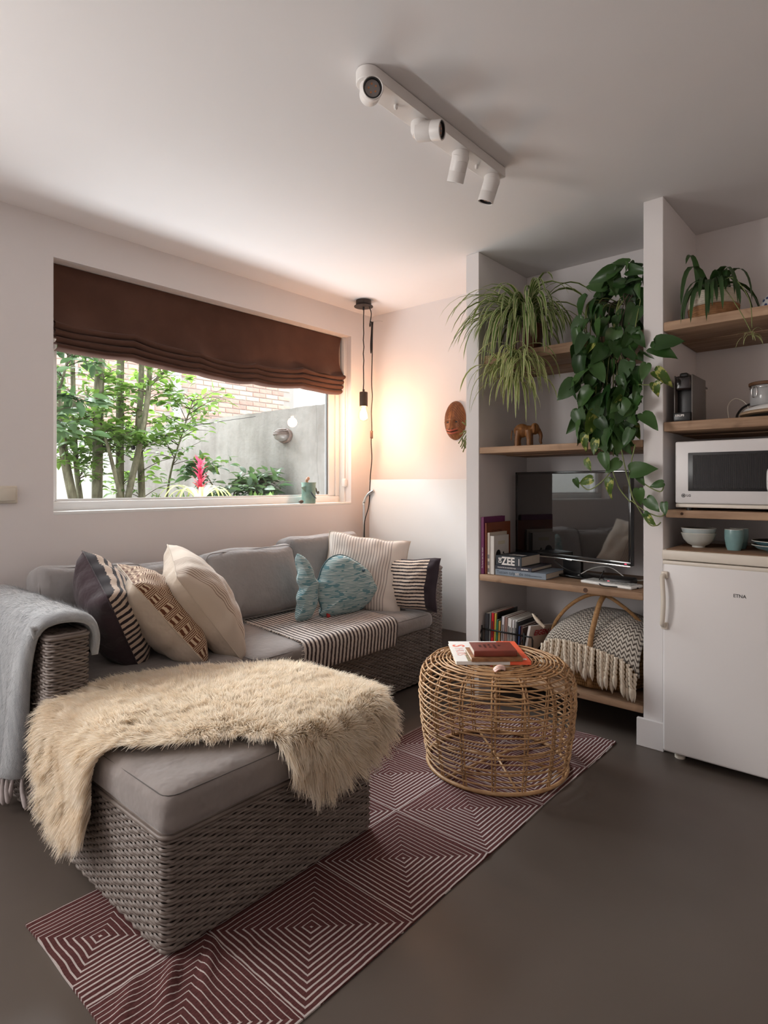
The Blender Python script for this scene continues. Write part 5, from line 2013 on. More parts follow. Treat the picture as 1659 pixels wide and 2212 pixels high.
def bowl(z, mat, label):
    t = thing('ceramic_bowl', (-0.640, 2.695, z), label, 'bowl', 'stacked bowls on the refrigerator')
    T = Matrix.Translation((-0.640, 2.695, z))
    wob = lambda a, z_: 0.008 * sin(3 * a + 1)
    G().lathe([(0.0, 0.0), (0.024, 0.0), (0.024, 0.007), (0.040, 0.014), (0.056, 0.032), (0.0655, 0.058)], 40, M=T, wob=wob).build('outer_glaze', mat, t, 60)
    G().lathe([(0.0655, 0.058), (0.0645, 0.0605), (0.062, 0.058)], 40, M=T, wob=wob).build('rim', m_rim, t, 180)
    G().lathe([(0.062, 0.058), (0.052, 0.032), (0.034, 0.016), (0.0, 0.012)], 40, M=T, wob=wob).build('inside_glaze', m_inner, t, 180)


bowl(zc, m_bowlg, 'lower pale grey bowl of the stack on the refrigerator')
bowl(zc + 0.020, m_bowlb, 'upper ice blue bowl of the stack on the refrigerator')
m_teal = M('teal_glaze', (0.20, 0.34, 0.34), 0.28, var=0.12, vs=16)


def cup(x_, y_, label):
    t = thing('ceramic_cup', (x_, y_, zc), label, 'cup', 'teal cups on the refrigerator')
    T = Matrix.Translation((x_, y_, zc))
    wob = lambda a, z_: 0.012 * sin(2 * a + z_ * 40)
    G().lathe([(0.0, 0), (0.023, 0), (0.027, 0.012), (0.0325, 0.045), (0.0335, 0.07), (0.0325, 0.081)], 32, M=T, wob=wob).build('outer_glaze', m_teal, t, 60)
    G().lathe([(0.0325, 0.081), (0.0315, 0.083), (0.030, 0.081)], 32, M=T, wob=wob).build('rim', m_rim, t, 180)
    G().lathe([(0.030, 0.081), (0.030, 0.05), (0.02, 0.008), (0, 0.006)], 32, M=T, wob=wob).build('inside_glaze', m_inner, t, 180)


cup(-0.506, 2.665, 'teal ceramic cup in front on the refrigerator')
cup(-0.503, 2.745, 'teal ceramic cup behind the front one')
m_plate = M('petrol_glaze', (0.13, 0.25, 0.30), 0.28, var=0.1, vs=14)
for k, lab in ((0, 'lower petrol blue dish of the pair at the right edge'), (1, 'upper petrol blue dish of the pair at the right edge')):
    t = thing('ceramic_dish', (-0.352, 2.69, zc + 0.016 * k), lab, 'dish', 'blue dishes on the refrigerator')
    T = Matrix.Translation((-0.352, 2.69, zc + 0.016 * k))
    G().lathe([(0, 0), (0.045, 0), (0.048, 0.004), (0.078, 0.012), (0.098, 0.026)], 44, M=T).build('outer_glaze', m_plate, t, 60)
    G().lathe([(0.098, 0.026), (0.0972, 0.0285), (0.095, 0.0275)], 44, M=T).build('rim', m_rim, t, 180)
    G().lathe([(0.095, 0.0275), (0.074, 0.0150), (0.044, 0.008), (0, 0.007)], 44, M=T).build('inside_glaze', m_inner, t, 180)

# ================================================================ microwave
mwv = thing('microwave', (-0.45, 2.8, 1.0), 'white microwave oven on the plank shelf above the refrigerator', 'microwave')
MX0, MX1, MY, MZ0, MZ1 = -0.698, -0.20, 2.578, 1.012, 1.276
m_mw = M('microwave_white', (0.70, 0.675, 0.675), 0.35)
G().bx((MX0 + 0.004, MY + 0.02, MZ0), (MX1, 2.95, MZ1), 0.006).build('case', m_mw, mwv)
G().bx((MX0, MY, MZ0 + 0.016), (MX1 - 0.11, MY + 0.022, MZ1), 0.006, 3).build('door', m_mw, mwv)
dr = mwv.children[-1]
G().bx((MX1 - 0.108, MY, MZ0 + 0.016), (MX1, MY + 0.022, MZ1), 0.006, 3).build('control_panel', m_mw, mwv)
G().bx((MX0, MY + 0.004, MZ0), (MX1, MY + 0.024, MZ0 + 0.015), 0.004).build('base_trim', m_frc, mwv)


def mesh_glass():
    t = NT('microwave_mesh_glass')
    t.set(rough=0.2, spec=0.3)
    s = t.sep(t.coord('Object'))
    f = t.math('SINE', t.math('MULTIPLY', s[0], 900.0))
    t.col(t.mix(t.math('GREATER_THAN', f, 0.2), (0.005, 0.004, 0.005), (0.012, 0.010, 0.010)))
    return t.m


G().bx((-0.650, MY - 0.003, 1.078), (-0.335, MY + 0.002, 1.230), 0.003).build('window_frame', m_black, dr)
G().bx((-0.632, MY - 0.0045, 1.088), (-0.345, MY - 0.0025, 1.220), 0.0005, 1).build('window_glass', mesh_glass(), dr)
g = G(); g.tube(spline([(-0.372, MY + 0.001, 1.16), (-0.372, MY - 0.025, 1.15), (-0.372, MY - 0.03, 1.12), (-0.372, MY - 0.025, 1.09), (-0.372, MY + 0.001, 1.08)], 4), 0.008, 8); g.build('handle', m_mw, dr, 180)
m_lg = M('logo_dark', (0.06, 0.055, 0.055), 0.4)
g = G(); g.lathe([(0.0078, 0), (0.0078, 0.0008), (0, 0.001)], 20, M=TM(-0.667, MY - 0.0002, 1.060)); g.build('logo_disc', m_lg, dr)
g = G(); g.lathe([(0.0052, 0.0009), (0.0052, 0.0013), (0.0044, 0.0013), (0.0044, 0.0009)], 20, M=TM(-0.667, MY - 0.0002, 1.060)); g.build('logo_ring', m_mw, dr)
text('LG', 0.0125, TM(-0.6555, MY - 0.0006, 1.0558), m_lg, dr, 'badge', bold=0.0004)
for x_ in (MX0 + 0.04, MX1 - 0.04):
    for y_ in (MY + 0.05, 2.9):
        G().lathe([(0.012, 0), (0.012, 0.0125)], 12, M=Matrix.Translation((x_, y_, 1.0002))).build('foot', m_black, mwv)

# ================================================================ coffee machine
cm = thing('coffee_machine', (-0.68, 2.72, 1.362), 'slim black and grey capsule coffee machine on the plank shelf', 'coffee machine')
CX0, CX1, CY0, CY1, CZ = -0.722, -0.644, 2.628, 2.84, 1.3625
m_cmg = M('warm_grey_plastic', (0.115, 0.098, 0.088), 0.35)
G().bx((CX0 + 0.004, CY0 + 0.006, CZ + 0.03), (CX0 + 0.009, CY1, CZ + 0.190), 0.002).build('side_panel', m_cmg, cm)
G().bx((CX1 - 0.009, CY0 + 0.006, CZ + 0.002), (CX1 - 0.002, CY1, CZ + 0.190), 0.006, 3).build('side_panel', m_cmg, cm)
G().bx((CX0 + 0.008, CY0 + 0.04, CZ + 0.002), (CX1 - 0.008, CY1 - 0.002, CZ + 0.186), 0.004).build('core', m_black, cm)
G().bx((CX0 + 0.008, CY0 + 0.004, CZ + 0.128), (CX1 - 0.008, CY0 + 0.05, CZ + 0.188), 0.010, 3).build('brew_head', M('gloss_black', (0.018, 0.012, 0.012), 0.15), cm)
G().bx((CX0 + 0.026, CY0 - 0.002, CZ + 0.178), (CX1 - 0.020, CY0 + 0.07, CZ + 0.198), 0.008, 3).build('lever', m_black, cm)
G().bx((CX0 + 0.004, CY0 - 0.004, CZ), (CX1 - 0.009, CY0 + 0.06, CZ + 0.036), 0.005, 2).build('drip_tray', m_black, cm)
text('KRUPS', 0.0115, TM(CX0 + 0.012, CY0 - 0.0046, CZ + 0.020), m_whitecover, cm, 'badge', bold=0.0004)
wt = NT('water_tank_plastic'); wt.col((0.62, 0.55, 0.50)); wt.set(rough=0.15, alpha=0.45)
G().bx((CX0 + 0.008, CY1 + 0.001, CZ + 0.002), (CX1 - 0.008, CY1 + 0.045, CZ + 0.158), 0.010, 3).build('water_tank', wt.m, cm)
G().bx((CX0 + 0.010, CY1 + 0.0, CZ + 0.158), (CX1 - 0.005, CY1 + 0.05, CZ + 0.166), 0.002).build('tank_lid', m_cmg, cm)

# ================================================================ appliance and jar beside it
ap = thing('sandwich_grill', (-0.33, 2.80, 1.362), 'white domed electric grill with tan rim on the coffee shelf', 'appliance')
T = Matrix.Translation((-0.325, 2.795, 1.3625))
G().lathe([(0, 0), (0.150, 0), (0.160, 0.006), (0.165, 0.012), (0.160, 0.014), (0, 0.014)], 48, M=T).build('base', m_black, ap)
G().lathe([(0.150, 0.0142), (0.183, 0.018), (0.186, 0.024), (0.178, 0.030), (0, 0.031)], 48, M=T).build('tan_rim', M('tan_plastic', (0.46, 0.33, 0.22), 0.4), ap)
G().lathe([(0.174, 0.0305), (0.165, 0.042), (0.13, 0.053), (0.0, 0.057)], 48, M=T).build('dome_lid', m_white, ap)
jr = thing('clip_jar', (-0.43, 2.79, 1.418), 'glass clip top jar with wooden lid on the white grill', 'jar')
T = Matrix.Translation((-0.412, 2.775, 1.4175))
jg = NT('jar_glass'); jg.col((0.55, 0.55, 0.55)); jg.set(rough=0.08, alpha=0.55)
G().lathe([(0, 0), (0.055, 0), (0.058, 0.004), (0.058, 0.062), (0.054, 0.070), (0.054, 0.078), (0.050, 0.078), (0.050, 0.008), (0, 0.006)], 36, M=T).build('glass_body', jg.m, jr)
G().lathe([(0, 0.0065), (0.049, 0.0085), (0.049, 0.060), (0, 0.062)], 28, M=T).build('dark_contents', M('coffee_beans', (0.055, 0.020, 0.012), 0.6, var=0.4, vs=150, bump=0.8, bs=120, bd=0.004), jr)
G().lathe([(0, 0.079), (0.062, 0.079), (0.063, 0.082), (0.063, 0.090), (0.060, 0.092), (0, 0.092)], 36, M=T).build('wooden_lid', wood('dark_lid_wood', (0.17, 0.085, 0.04), (0.07, 0.03, 0.014), 3), jr)
g = G()
g.tube([V((0.0595 * cos(a), 0.0595 * sin(a), 0.070)) for a in [2 * pi * k / 40 for k in range(40)]], 0.0017, 6, True, M=T)
for zz in (0.034, 0.064):
    pass
g.build('wire_band', m_chrome, jr, 180)
a = radians(236)
d1 = V((cos(a), sin(a), 0)); d2 = V((-sin(a), cos(a), 0))
g = G()
lp = [d1 * 0.063 + d2 * s_ * 0.010 + V((0, 0, z_)) for s_, z_ in ((-1, 0.036), (-1.2, 0.050), (-1, 0.066), (0, 0.074), (1, 0.066), (1.2, 0.050), (1, 0.036), (0, 0.030))]
g.tube(spline(lp, 4, True), 0.0017, 6, True, M=T); g.build('clip', m_chrome, jr, 180)
for pts, mt, r, lab in (([(-0.548, 2.80, 1.365), (-0.556, 2.81, 1.43), (-0.535, 2.83, 1.462), (-0.50, 2.84, 1.445), (-0.48, 2.84, 1.40), (-0.47, 2.86, 1.367)], m_frc, 0.0020, 'thin pale wire loop between coffee machine and grill'),
                        ([(-0.51, 2.74, 1.366), (-0.515, 2.78, 1.39), (-0.50, 2.83, 1.425), (-0.46, 2.88, 1.445), (-0.40, 2.95, 1.44), (-0.36, 3.0, 1.40)], m_cab, 0.0048, 'thick black appliance cord behind the clip jar'),
                        ([(-0.640, 2.90, 1.368), (-0.60, 2.86, 1.368), (-0.575, 2.90, 1.372), (-0.60, 2.98, 1.368)], m_cab, 0.004, 'black cord lying behind the coffee machine')):
    g = G(); g.tube(spline(pts, 6), r, 7); tag(g.build('appliance_cord', mt, None, 180), lab, 'cable')

# ================================================================ vase
vz = thing('patterned_vase', (-0.395, 2.78, 1.776), 'blue and white patterned bottle vase at the right picture edge', 'vase')
def vase_mat():
    t = NT('blue_white_glaze')
    t.set(rough=0.2)
    vo = t.new('ShaderNodeTexVoronoi'); vo.inputs['Scale'].default_value = 55
    t.lk(t.coord('Object'), vo.inputs['Vector'])
    t.col(t.ramp(vo.outputs[0], [(0.25, (0.04, 0.06, 0.16)), (0.45, (0.62, 0.62, 0.62))]))
    return t.m
G().lathe([(0, 0), (0.026, 0), (0.036, 0.015), (0.040, 0.04), (0.032, 0.065), (0.014, 0.082), (0.011, 0.10), (0.015, 0.112), (0.012, 0.112), (0.009, 0.10), (0, 0.09)], 32, M=Matrix.Translation((-0.395, 2.78, 1.7765))).build('body', vase_mat(), vz, 60)

# ================================================================ things on the window sill
tn = thing('tin_bird_jug', (-2.905, 2.575, 0.981), 'green painted tin jug shaped like a bird on the window sill', 'ornament')
m_tin = NT('verdigris_tin')
m_tin.set(rough=0.5)
_n = m_tin.noise(m_tin.coord('Object'), 18, 4)
m_tin.col(m_tin.ramp(_n, [(0.35, (0.16, 0.29, 0.245)), (0.6, (0.30, 0.44, 0.37)), (0.75, (0.42, 0.38, 0.28))]))
m_tin = m_tin.m
T = Matrix.Translation((-2.912, 2.575, 0.9815))
G().lathe([(0, 0), (0.044, 0), (0.045, 0.004), (0.0455, 0.125), (0.048, 0.131), (0.048, 0.135), (0, 0.133)], 30, M=T).build('can', m_tin, tn)
g = G()
g.add([(0.02, -0.042, 0.07), (0.02, -0.040, 0.112), (0.012, -0.074, 0.104), (0.026, -0.036, 0.112), (-0.012, -0.042, 0.10), (0.0, -0.043, 0.066)],
      [(0, 1, 2), (0, 2, 5), (5, 2, 4), (4, 2, 1), (0, 5, 4, 1)], M=T)
g.build('beak_spout', m_tin, tn, 20)
g = G(); g.tube(spline([(0, 0.044, 0.10), (0, 0.062, 0.095), (0, 0.068, 0.078), (0, 0.078, 0.062), (0, 0.088, 0.066), (0, 0.084, 0.076), (0, 0.077, 0.070)], 4), [0.006 - 0.00012 * i for i in range(25)], 7, M=T); g.build('tail_handle', M('tin_rust', (0.10, 0.085, 0.06), 0.6), tn, 180)
g = G(); g.tube(spline([(0, -0.012, 0.134), (0, -0.020, 0.146), (0, -0.008, 0.156), (0, 0.0, 0.172)], 4), [0.008, 0.009, 0.008, 0.007, 0.008, 0.009, 0.010, 0.010, 0.011, 0.012, 0.010, 0.006, 0.002], 7, M=T); g.build('coral_sprig', M('dry_coral', (0.46, 0.27, 0.19), 0.8, var=0.3, vs=80), tn, 180)
g = G()
for k in range(5):
    g.tube([V((0.046, -0.02 + k * 0.007, 0.075 - 0.008 * k)), V((0.0468, -0.012 + k * 0.007, 0.060 - 0.006 * k)), V((0.046, 0.002 + k * 0.006, 0.048 - 0.004 * k))], 0.0022, 5, M=T)
g.build('painted_marks', M('blue_paint', (0.045, 0.07, 0.13), 0.5), tn, 180)
g = G(); blob(g, (0, 0, 0), (0.014, 0.018, 0.012), 8)
tag(G().add([(p[0] * (1 + 0.15 * nz(p[0] * 90, p[1] * 90, 1)), p[1], p[2]) for p in g.v], g.f, M=Matrix.Translation((-2.892, 2.493, 0.9935))).build('pebble', M('brown_pebble', (0.10, 0.065, 0.05), 0.5, var=0.4, vs=60), None, 180), 'small brown pebble on the sill beside the tin jug', 'pebble')
# ================================================================ walled garden
m_soil = M('garden_soil', (0.20, 0.17, 0.13), 0.95, var=0.3, vs=8, bump=0.5, bs=30)
struct(G().bx((-12, -2.5, 0.60), (XW - 0.25, 12, 0.85)), 'ground_outside', m_soil, 'raised garden bed level with the window sill')


def concrete_mat():
    t = NT('weathered_concrete')
    t.set(rough=0.9, spec=0.2)
    p = t.pos()
    n1 = t.noise(p, 2.2, 6, 0.65)
    n2 = t.noise(t.vscale(p, (5, 5, 0.7)), 1.0, 5)
    n3 = t.noise(p, 40, 3)
    a = t.ramp(n1, [(0.3, (0.15, 0.135, 0.122)), (0.52, (0.255, 0.238, 0.222)), (0.75, (0.33, 0.315, 0.298))])
    b = t.mix(t.ramp(n2, [(0.45, (0, 0, 0)), (0.72, (0.75, 0.75, 0.75))]), a, (0.11, 0.098, 0.088))
    t.col(t.mix(t.math('MULTIPLY', n3, 0.25), b, (0.33, 0.315, 0.295)))
    t.bump(n3, 0.4, 0.006)
    return t.m


g = G()
nseg = 60
prof_top = [1.694 + 0.010 * nz(i * 0.7, 3, 0) for i in range(nseg + 1)]
v = []; f = []
for i in range(nseg + 1):
    x_ = -3.125 - (6.5 - 3.125) * i / nseg
    v += [(x_, 2.985, 0.7), (x_, 2.985, prof_top[i]), (x_, 3.13, prof_top[i] + 0.006 * nz(i, 1, 1)), (x_, 3.13, 0.7)]
for i in range(nseg):
    a = 4 * i
    for k in range(3):
        f.append((a + k, a + k + 1, a + 5 + k, a + 4 + k))
f.append((0, 1, 2, 3)); f.append((4 * nseg + 3, 4 * nseg + 2, 4 * nseg + 1, 4 * nseg))
g.add(v, f)
o = g.build('garden_wall', concrete_mat(), None, 40)
tag(o, 'weathered grey concrete garden wall with a bulkhead lamp', 'wall')
struct(G().bx((-6.75, -2.4, 0.7), (-6.55, 3.6, 1.74)), 'wall_garden_end', M('white_masonry', (0.80, 0.80, 0.78), 0.85, var=0.04, vs=6), 'whitewashed low wall closing the garden')

# bulkhead lamp on the concrete wall
bl_ = thing('bulkhead_lamp', (-3.64, 2.985, 1.43), 'round brown bulkhead lamp with louvred cover on the concrete wall', 'lamp')
m_bul = M('brown_cast_metal', (0.150, 0.105, 0.088), 0.5, var=0.15, vs=20)
m_bgl = M('bulkhead_glass', (0.22, 0.195, 0.18), 0.2)
LM = frame((-3.645, 2.985, 1.484), (1, 0, 0), (0, 0, 1), (0, -1, 0))
wobo = Matrix.Diagonal((1.35, 0.92, 1, 1))
G().lathe([(0.0, 0), (0.062, 0), (0.064, 0.006), (0.062, 0.022), (0.056, 0.026), (0, 0.026)], 36, M=LM @ wobo).build('back_plate', m_bul, bl_)
G().lathe([(0.052, 0.026), (0.050, 0.050), (0.042, 0.072), (0.026, 0.088), (0.0, 0.094)], 36, M=LM @ wobo).build('glass_cover', m_bgl, bl_, 180)
for k in range(4):
    yy = 0.046 - 0.013 * k
    pts = []
    for j in range(15):
        a = -pi / 2 + pi * j / 14
        pts.append(V((0.072 * sin(a) * sqrt(max(0.1, 1 - (yy / 0.052) ** 2 * 0.8)), yy, 0.030 + 0.074 * cos(a) * sqrt(max(0.08, 1 - (yy / 0.052) ** 2)))))
    g = G(); g.tube(pts, 0.0048, 6, M=LM); g.build('louvre', m_bul, bl_, 180)

# brick house behind
brick_cols = [(0.62, 0.40, 0.34), (0.68, 0.46, 0.39), (0.55, 0.36, 0.31), (0.72, 0.54, 0.46)]
m_brick = [M('brick_%s' % n_, c, 0.9, var=0.12, vs=14, bump=0.4, bs=60, bd=0.004) for n_, c in zip(('red', 'rose', 'dark', 'pale'), brick_cols)]
m_mortar = M('lime_mortar', (0.48, 0.45, 0.43), 0.95)
bh = thing('brick_house', (-8.0, 4.6, 0.6), 'pale red brick house standing behind the garden', 'building')
BX = -7.6
G().bx((BX - 1.5, 0.6, 0.6), (BX - 0.008, 6.40, 3.6)).build('wall', m_mortar, bh, 0)
G().bx((BX - 0.02, 4.235, 0.85), (BX + 0.06, 4.335, 3.6), 0.01).build('downpipe', M('white_pipe', (0.78, 0.77, 0.75), 0.5), bh)
pitch, bl_len, bhgt, jt = 0.0725, 0.246, 0.0605, 0.011
src = []
for mm in m_brick:
    o = G().box((0, 0, 0), (0.02, bl_len - jt, bhgt), 0.004, 1, M=Matrix.Translation((0, 0, 0))).build('brick', mm, bh, 0, local=True)
    src.append(o)
random.seed(3)
first = [True] * 4
count = 0
for r in range(14):
    z = 2.06 + r * pitch
    off = (r % 2) * bl_len / 2
    y = 2.62 + off
    while y < 6.40 - bl_len and count < 300:
        if not (4.235 - bl_len < y < 4.335):
            k = random.choices(range(4), (4, 4, 2, 3))[0]
            Mx = Matrix.Translation((BX - bh.location.x - 0.004 + random.uniform(-0.002, 0.002), y + bl_len / 2 - bh.location.y, z - bh.location.z))
            if first[k]:
                src[k].matrix_local = Mx; first[k] = False
            else:
                inst(src[k], 'brick', bh, Mx)
            count += 1
        y += bl_len
# remaining courses as one piece
v_all = []; f_all = []; mi_all = []
bv, bf = rbox((0.02, bl_len - jt, bhgt), 0, 1)
g = G()
for r in range(-16, 70):
    z = 2.06 + r * pitch
    if z < 0.9 or z > 3.5:
        continue
    y = 0.7 + (r % 2) * bl_len / 2
    y0_ = 2.62 + (r % 2) * bl_len / 2
    while y < 6.40 - bl_len:
        inr = (0 <= r < 14) and y > y0_ - bl_len * 0.5
        if not inr and not (4.235 - bl_len < y < 4.335):
            g.add([(p[0] + BX - 0.004, p[1] + y + bl_len / 2, p[2] + z) for p in bv], bf)
        y += bl_len
tag(g.build('brickwork', m_brick[1], bh, 0), None, None, None, 'stuff')
pb = thing('pale_house', (-9.5, 8.5, 0.6), 'pale rendered house wall beyond the brick house', 'building')
G().bx((-9.6, 6.45, 0.6), (-9.0, 12.0, 4.0)).build('wall', M('pale_render', (0.78, 0.70, 0.63), 0.9, var=0.04, vs=3), pb, 0)
G().bx((-9.7, 6.40, 4.0), (-8.9, 12.1, 4.12)).build('coping', M('pale_coping', (0.6, 0.58, 0.55), 0.9), pb, 0)

# ---------------------------------------------------------------- trees by the window
def bark_mat():
    t = NT('lichen_bark')
    t.set(rough=0.9, spec=0.15)
    co = t.pos()
    n = t.noise(t.vscale(co, (30, 30, 9)), 1.0, 5)
    n2 = t.noise(co, 60, 3)
    a = t.ramp(n, [(0.3, (0.085, 0.075, 0.055)), (0.55, (0.22, 0.21, 0.15)), (0.75, (0.36, 0.37, 0.26))])
    t.col(t.mix(t.math('MULTIPLY', n2, 0.4), a, (0.05, 0.042, 0.03)))
    t.bump(n, 0.6, 0.006)
    return t.m


m_bark = bark_mat()


def leaf_mat(name, c1, c2, back=None, trans=0.35):
    t = NT(name)
    t.set(rough=0.42, spec=0.4)
    oi = t.new('ShaderNodeObjectInfo').outputs['Random']
    n = t.noise(t.pos(), 9, 2)
    t.col(t.ramp(n, [(0.35, c1), (0.68, c2)]))
    tl = t.new('ShaderNodeBsdfTranslucent')
    tl.inputs[0].default_value = (c2[0] * 1.5, c2[1] * 1.5, c2[2], 1)
    mxs = t.new('ShaderNodeMixShader')
    mxs.inputs[0].default_value = trans
    t.lk(t.b.outputs[0], mxs.inputs[1]); t.lk(tl.outputs[0], mxs.inputs[2])
    t.lk(mxs.outputs[0], t.n['Material Output'].inputs[0])
    return t.m


m_leafg = leaf_mat('garden_leaf', (0.055, 0.125, 0.030), (0.155, 0.260, 0.070))
m_leafd = leaf_mat('garden_leaf_dark', (0.035, 0.075, 0.040), (0.095, 0.165, 0.085))
m_twig = M('twig_brown', (0.075, 0.055, 0.038), 0.8)


def leaf_batch(P, D, N, L, wd, droop=0.25):
    """pointed oval leaves, 3 segments with a centre fold; returns verts, quads/tris"""
    n = len(P)
    S = np.cross(D, N); S /= np.linalg.norm(S, axis=1)[:, None] + 1e-9
    N = np.cross(S, D)
    rows = [(0.0, 0.06), (0.22, 0.78), (0.5, 1.0), (0.78, 0.62), (1.0, 0.03)]
    vs = []
    for t_, w in rows:
        c = P + D * (L * t_)[:, None] - N * (L * droop * t_ * t_)[:, None]
        e = S * (wd * w)[:, None]
        lift = N * (wd * w * 0.28)[:, None]
        vs += [c - e + lift, c, c + e + lift]
    v = np.stack(vs, 1).reshape(-1, 3)
    base = np.arange(n)[:, None] * 15
    q = []
    for r in range(4):
        for k in range(2):
            a = 3 * r + k
            q.append(base + np.array([a, a + 1, a + 4, a + 3])[None])
    return v, np.concatenate(q, 1).reshape(-1, 4)


def tree(name, label, trunks, seed, leaf_n, mat=None, spread=0.22, zlo=1.0, zhi=2.3, LL=(0.05, 0.09), grp='small trees outside the window', twigs=26):
    rs = random.Random(seed)
    np.random.seed(seed)
    b = trunks[0][0][0]
    t = thing(name, (b[0], b[1], 0.85), label, 'tree', grp)
    tips = []
    for pts, r0, r1 in trunks:
        sp_ = spline(pts, 6)
        m_ = len(sp_)
        g = G(); g.tube(sp_, [r0 + (r1 - r0) * i / (m_ - 1) for i in range(m_)], 9); g.build('trunk', m_bark, t, 180)
        for p in sp_:
            if zlo < p.z < zhi + 0.2:
                tips.append((p, r1))
    g = G()
    spots = []
    for k in range(twigs):
        p, r = rs.choice(tips)
        a = rs.uniform(0, 2 * pi); L = rs.uniform(0.5, 1.0) * spread
        d = V((cos(a) * 0.9, sin(a) * 1.2, rs.uniform(0.0, 0.7))).normalized()
        e1 = p + d * L * 0.5 + V((0, 0, 0.02)); e2 = p + d * L + V((0, 0, -0.03 * rs.random()))
        ps = spline([p, e1, e2], 4)
        g.tube(ps, [0.0035 - 0.0003 * i for i in range(len(ps))], 5)
        for q_ in ps[2:]:
            spots.append((q_, d))
    g.build('twigs', m_twig, t, 180)
    P = []; D = []; N = []
    for k in range(leaf_n):
        p, d = rs.choice(spots)
        a = rs.uniform(0, 2 * pi)
        dd = V((cos(a), sin(a), rs.uniform(-0.5, 0.35))) * 0.8 + d * 0.7
        P.append(tuple(p + V((rs.gauss(0, 0.02), rs.gauss(0, 0.02), rs.gauss(0, 0.02))))); D.append(tuple(dd.normalized()))
        N.append((rs.gauss(0, 0.4), rs.gauss(0, 0.4), 1))
    P = np.array(P); D = np.array(D); N = np.array(N)
    L = np.random.uniform(LL[0], LL[1], len(P))
    v, q = leaf_batch(P, D, N, L, L * np.random.uniform(0.19, 0.26, len(P)))
    tag(np_mesh('foliage', v, q, mat or m_leafg, t), None, None, None, 'stuff')
    return t


TXn = -4.2
tree('garden_tree', 'slanting mossy tree at the left edge of the window view', [([(TXn, 1.66, 0.84), (TXn, 1.62, 1.0), (TXn, 1.56, 1.32), (TXn, 1.52, 1.7), (TXn - 0.05, 1.40, 2.5)], 0.034, 0.022)], 1, 300, zlo=1.2)
tree('garden_tree', 'thin grey tree second from the left in the window view', [([(TXn - 0.05, 1.70, 0.84), (TXn - 0.05, 1.685, 1.0), (TXn - 0.05, 1.65, 1.38), (TXn - 0.04, 1.62, 2.4)], 0.022, 0.014)], 2, 260, zlo=1.1)
tree('garden_tree', 'thick mossy straight tree in the left half of the window', [([(TXn, 1.775, 0.84), (TXn, 1.78, 1.3), (TXn, 1.79, 1.8), (TXn, 1.82, 2.6)], 0.036, 0.032)], 3, 260)
tree('garden_tree', 'straight pale green trunk in the window centre', [([(TXn - 0.1, 1.985, 0.84), (TXn - 0.1, 1.98, 1.4), (TXn - 0.1, 1.985, 2.0), (TXn - 0.1, 1.99, 2.6)], 0.030, 0.024)], 4, 260)
tree('garden_tree', 'dark forked tree with leafy branches in the window centre',
     [([(TXn + 0.15, 1.90, 0.84), (TXn + 0.15, 1.93, 1.05), (TXn + 0.12, 2.02, 1.38), (TXn + 0.1, 2.08, 1.66), (TXn + 0.1, 2.10, 1.85), (TXn + 0.1, 2.12, 2.4)], 0.024, 0.017),
      ([(TXn + 0.15, 1.90, 0.90), (TXn + 0.15, 1.84, 1.14), (TXn + 0.12, 1.77, 1.45), (TXn + 0.1, 1.66, 1.72)], 0.016, 0.008),
      ([(TXn + 0.1, 2.09, 1.80), (TXn + 0.15, 2.19, 1.92), (TXn + 0.2, 2.34, 2.03)], 0.013, 0.006)], 5, 620, spread=0.32, zlo=1.3, LL=(0.055, 0.10), twigs=44)
tree('garden_tree', 'slim dark trunk right of the forked tree', [([(TXn, 2.10, 0.84), (TXn, 2.09, 1.2), (TXn, 2.07, 1.52), (TXn, 2.09, 1.8), (TXn, 2.10, 2.4)], 0.026, 0.018)], 6, 340, spread=0.34)
tree('garden_tree', 'leafy dark green bough reaching across the window from the left', [([(-3.75, 1.15, 0.84), (-3.75, 1.22, 1.3), (-3.72, 1.34, 1.6), (-3.7, 1.42, 1.95)], 0.015, 0.006)], 8, 330, m_leafd, 0.26, 1.25, 1.9, (0.07, 0.12))
tree('garden_tree', 'fine leafed branch spreading towards the brick wall', [([(-4.35, 2.35, 0.84), (-4.3, 2.38, 1.2), (-4.2, 2.42, 1.5), (-4.15, 2.48, 1.75)], 0.010, 0.004)], 9, 420, None, 0.40, 1.25, 1.8, (0.05, 0.09), twigs=40)
# dark shrub against the concrete wall
tree('garden_shrub', 'dark glossy shrub against the concrete wall',
     [([(-3.95, 2.75, 0.84), (-3.95, 2.72, 1.0), (-3.9, 2.70, 1.15)], 0.010, 0.004), ([(-3.95, 2.75, 0.86), (-3.85, 2.74, 1.02), (-3.75, 2.74, 1.10)], 0.008, 0.003), ([(-4.0, 2.74, 0.86), (-4.1, 2.66, 1.05), (-4.2, 2.60, 1.22)], 0.008, 0.003),
      ([(-3.9, 2.72, 0.86), (-3.7, 2.66, 1.0), (-3.58, 2.70, 1.06)], 0.006, 0.003)], 10, 520, m_leafd, 0.22, 0.9, 1.2, (0.07, 0.12), None, 40)

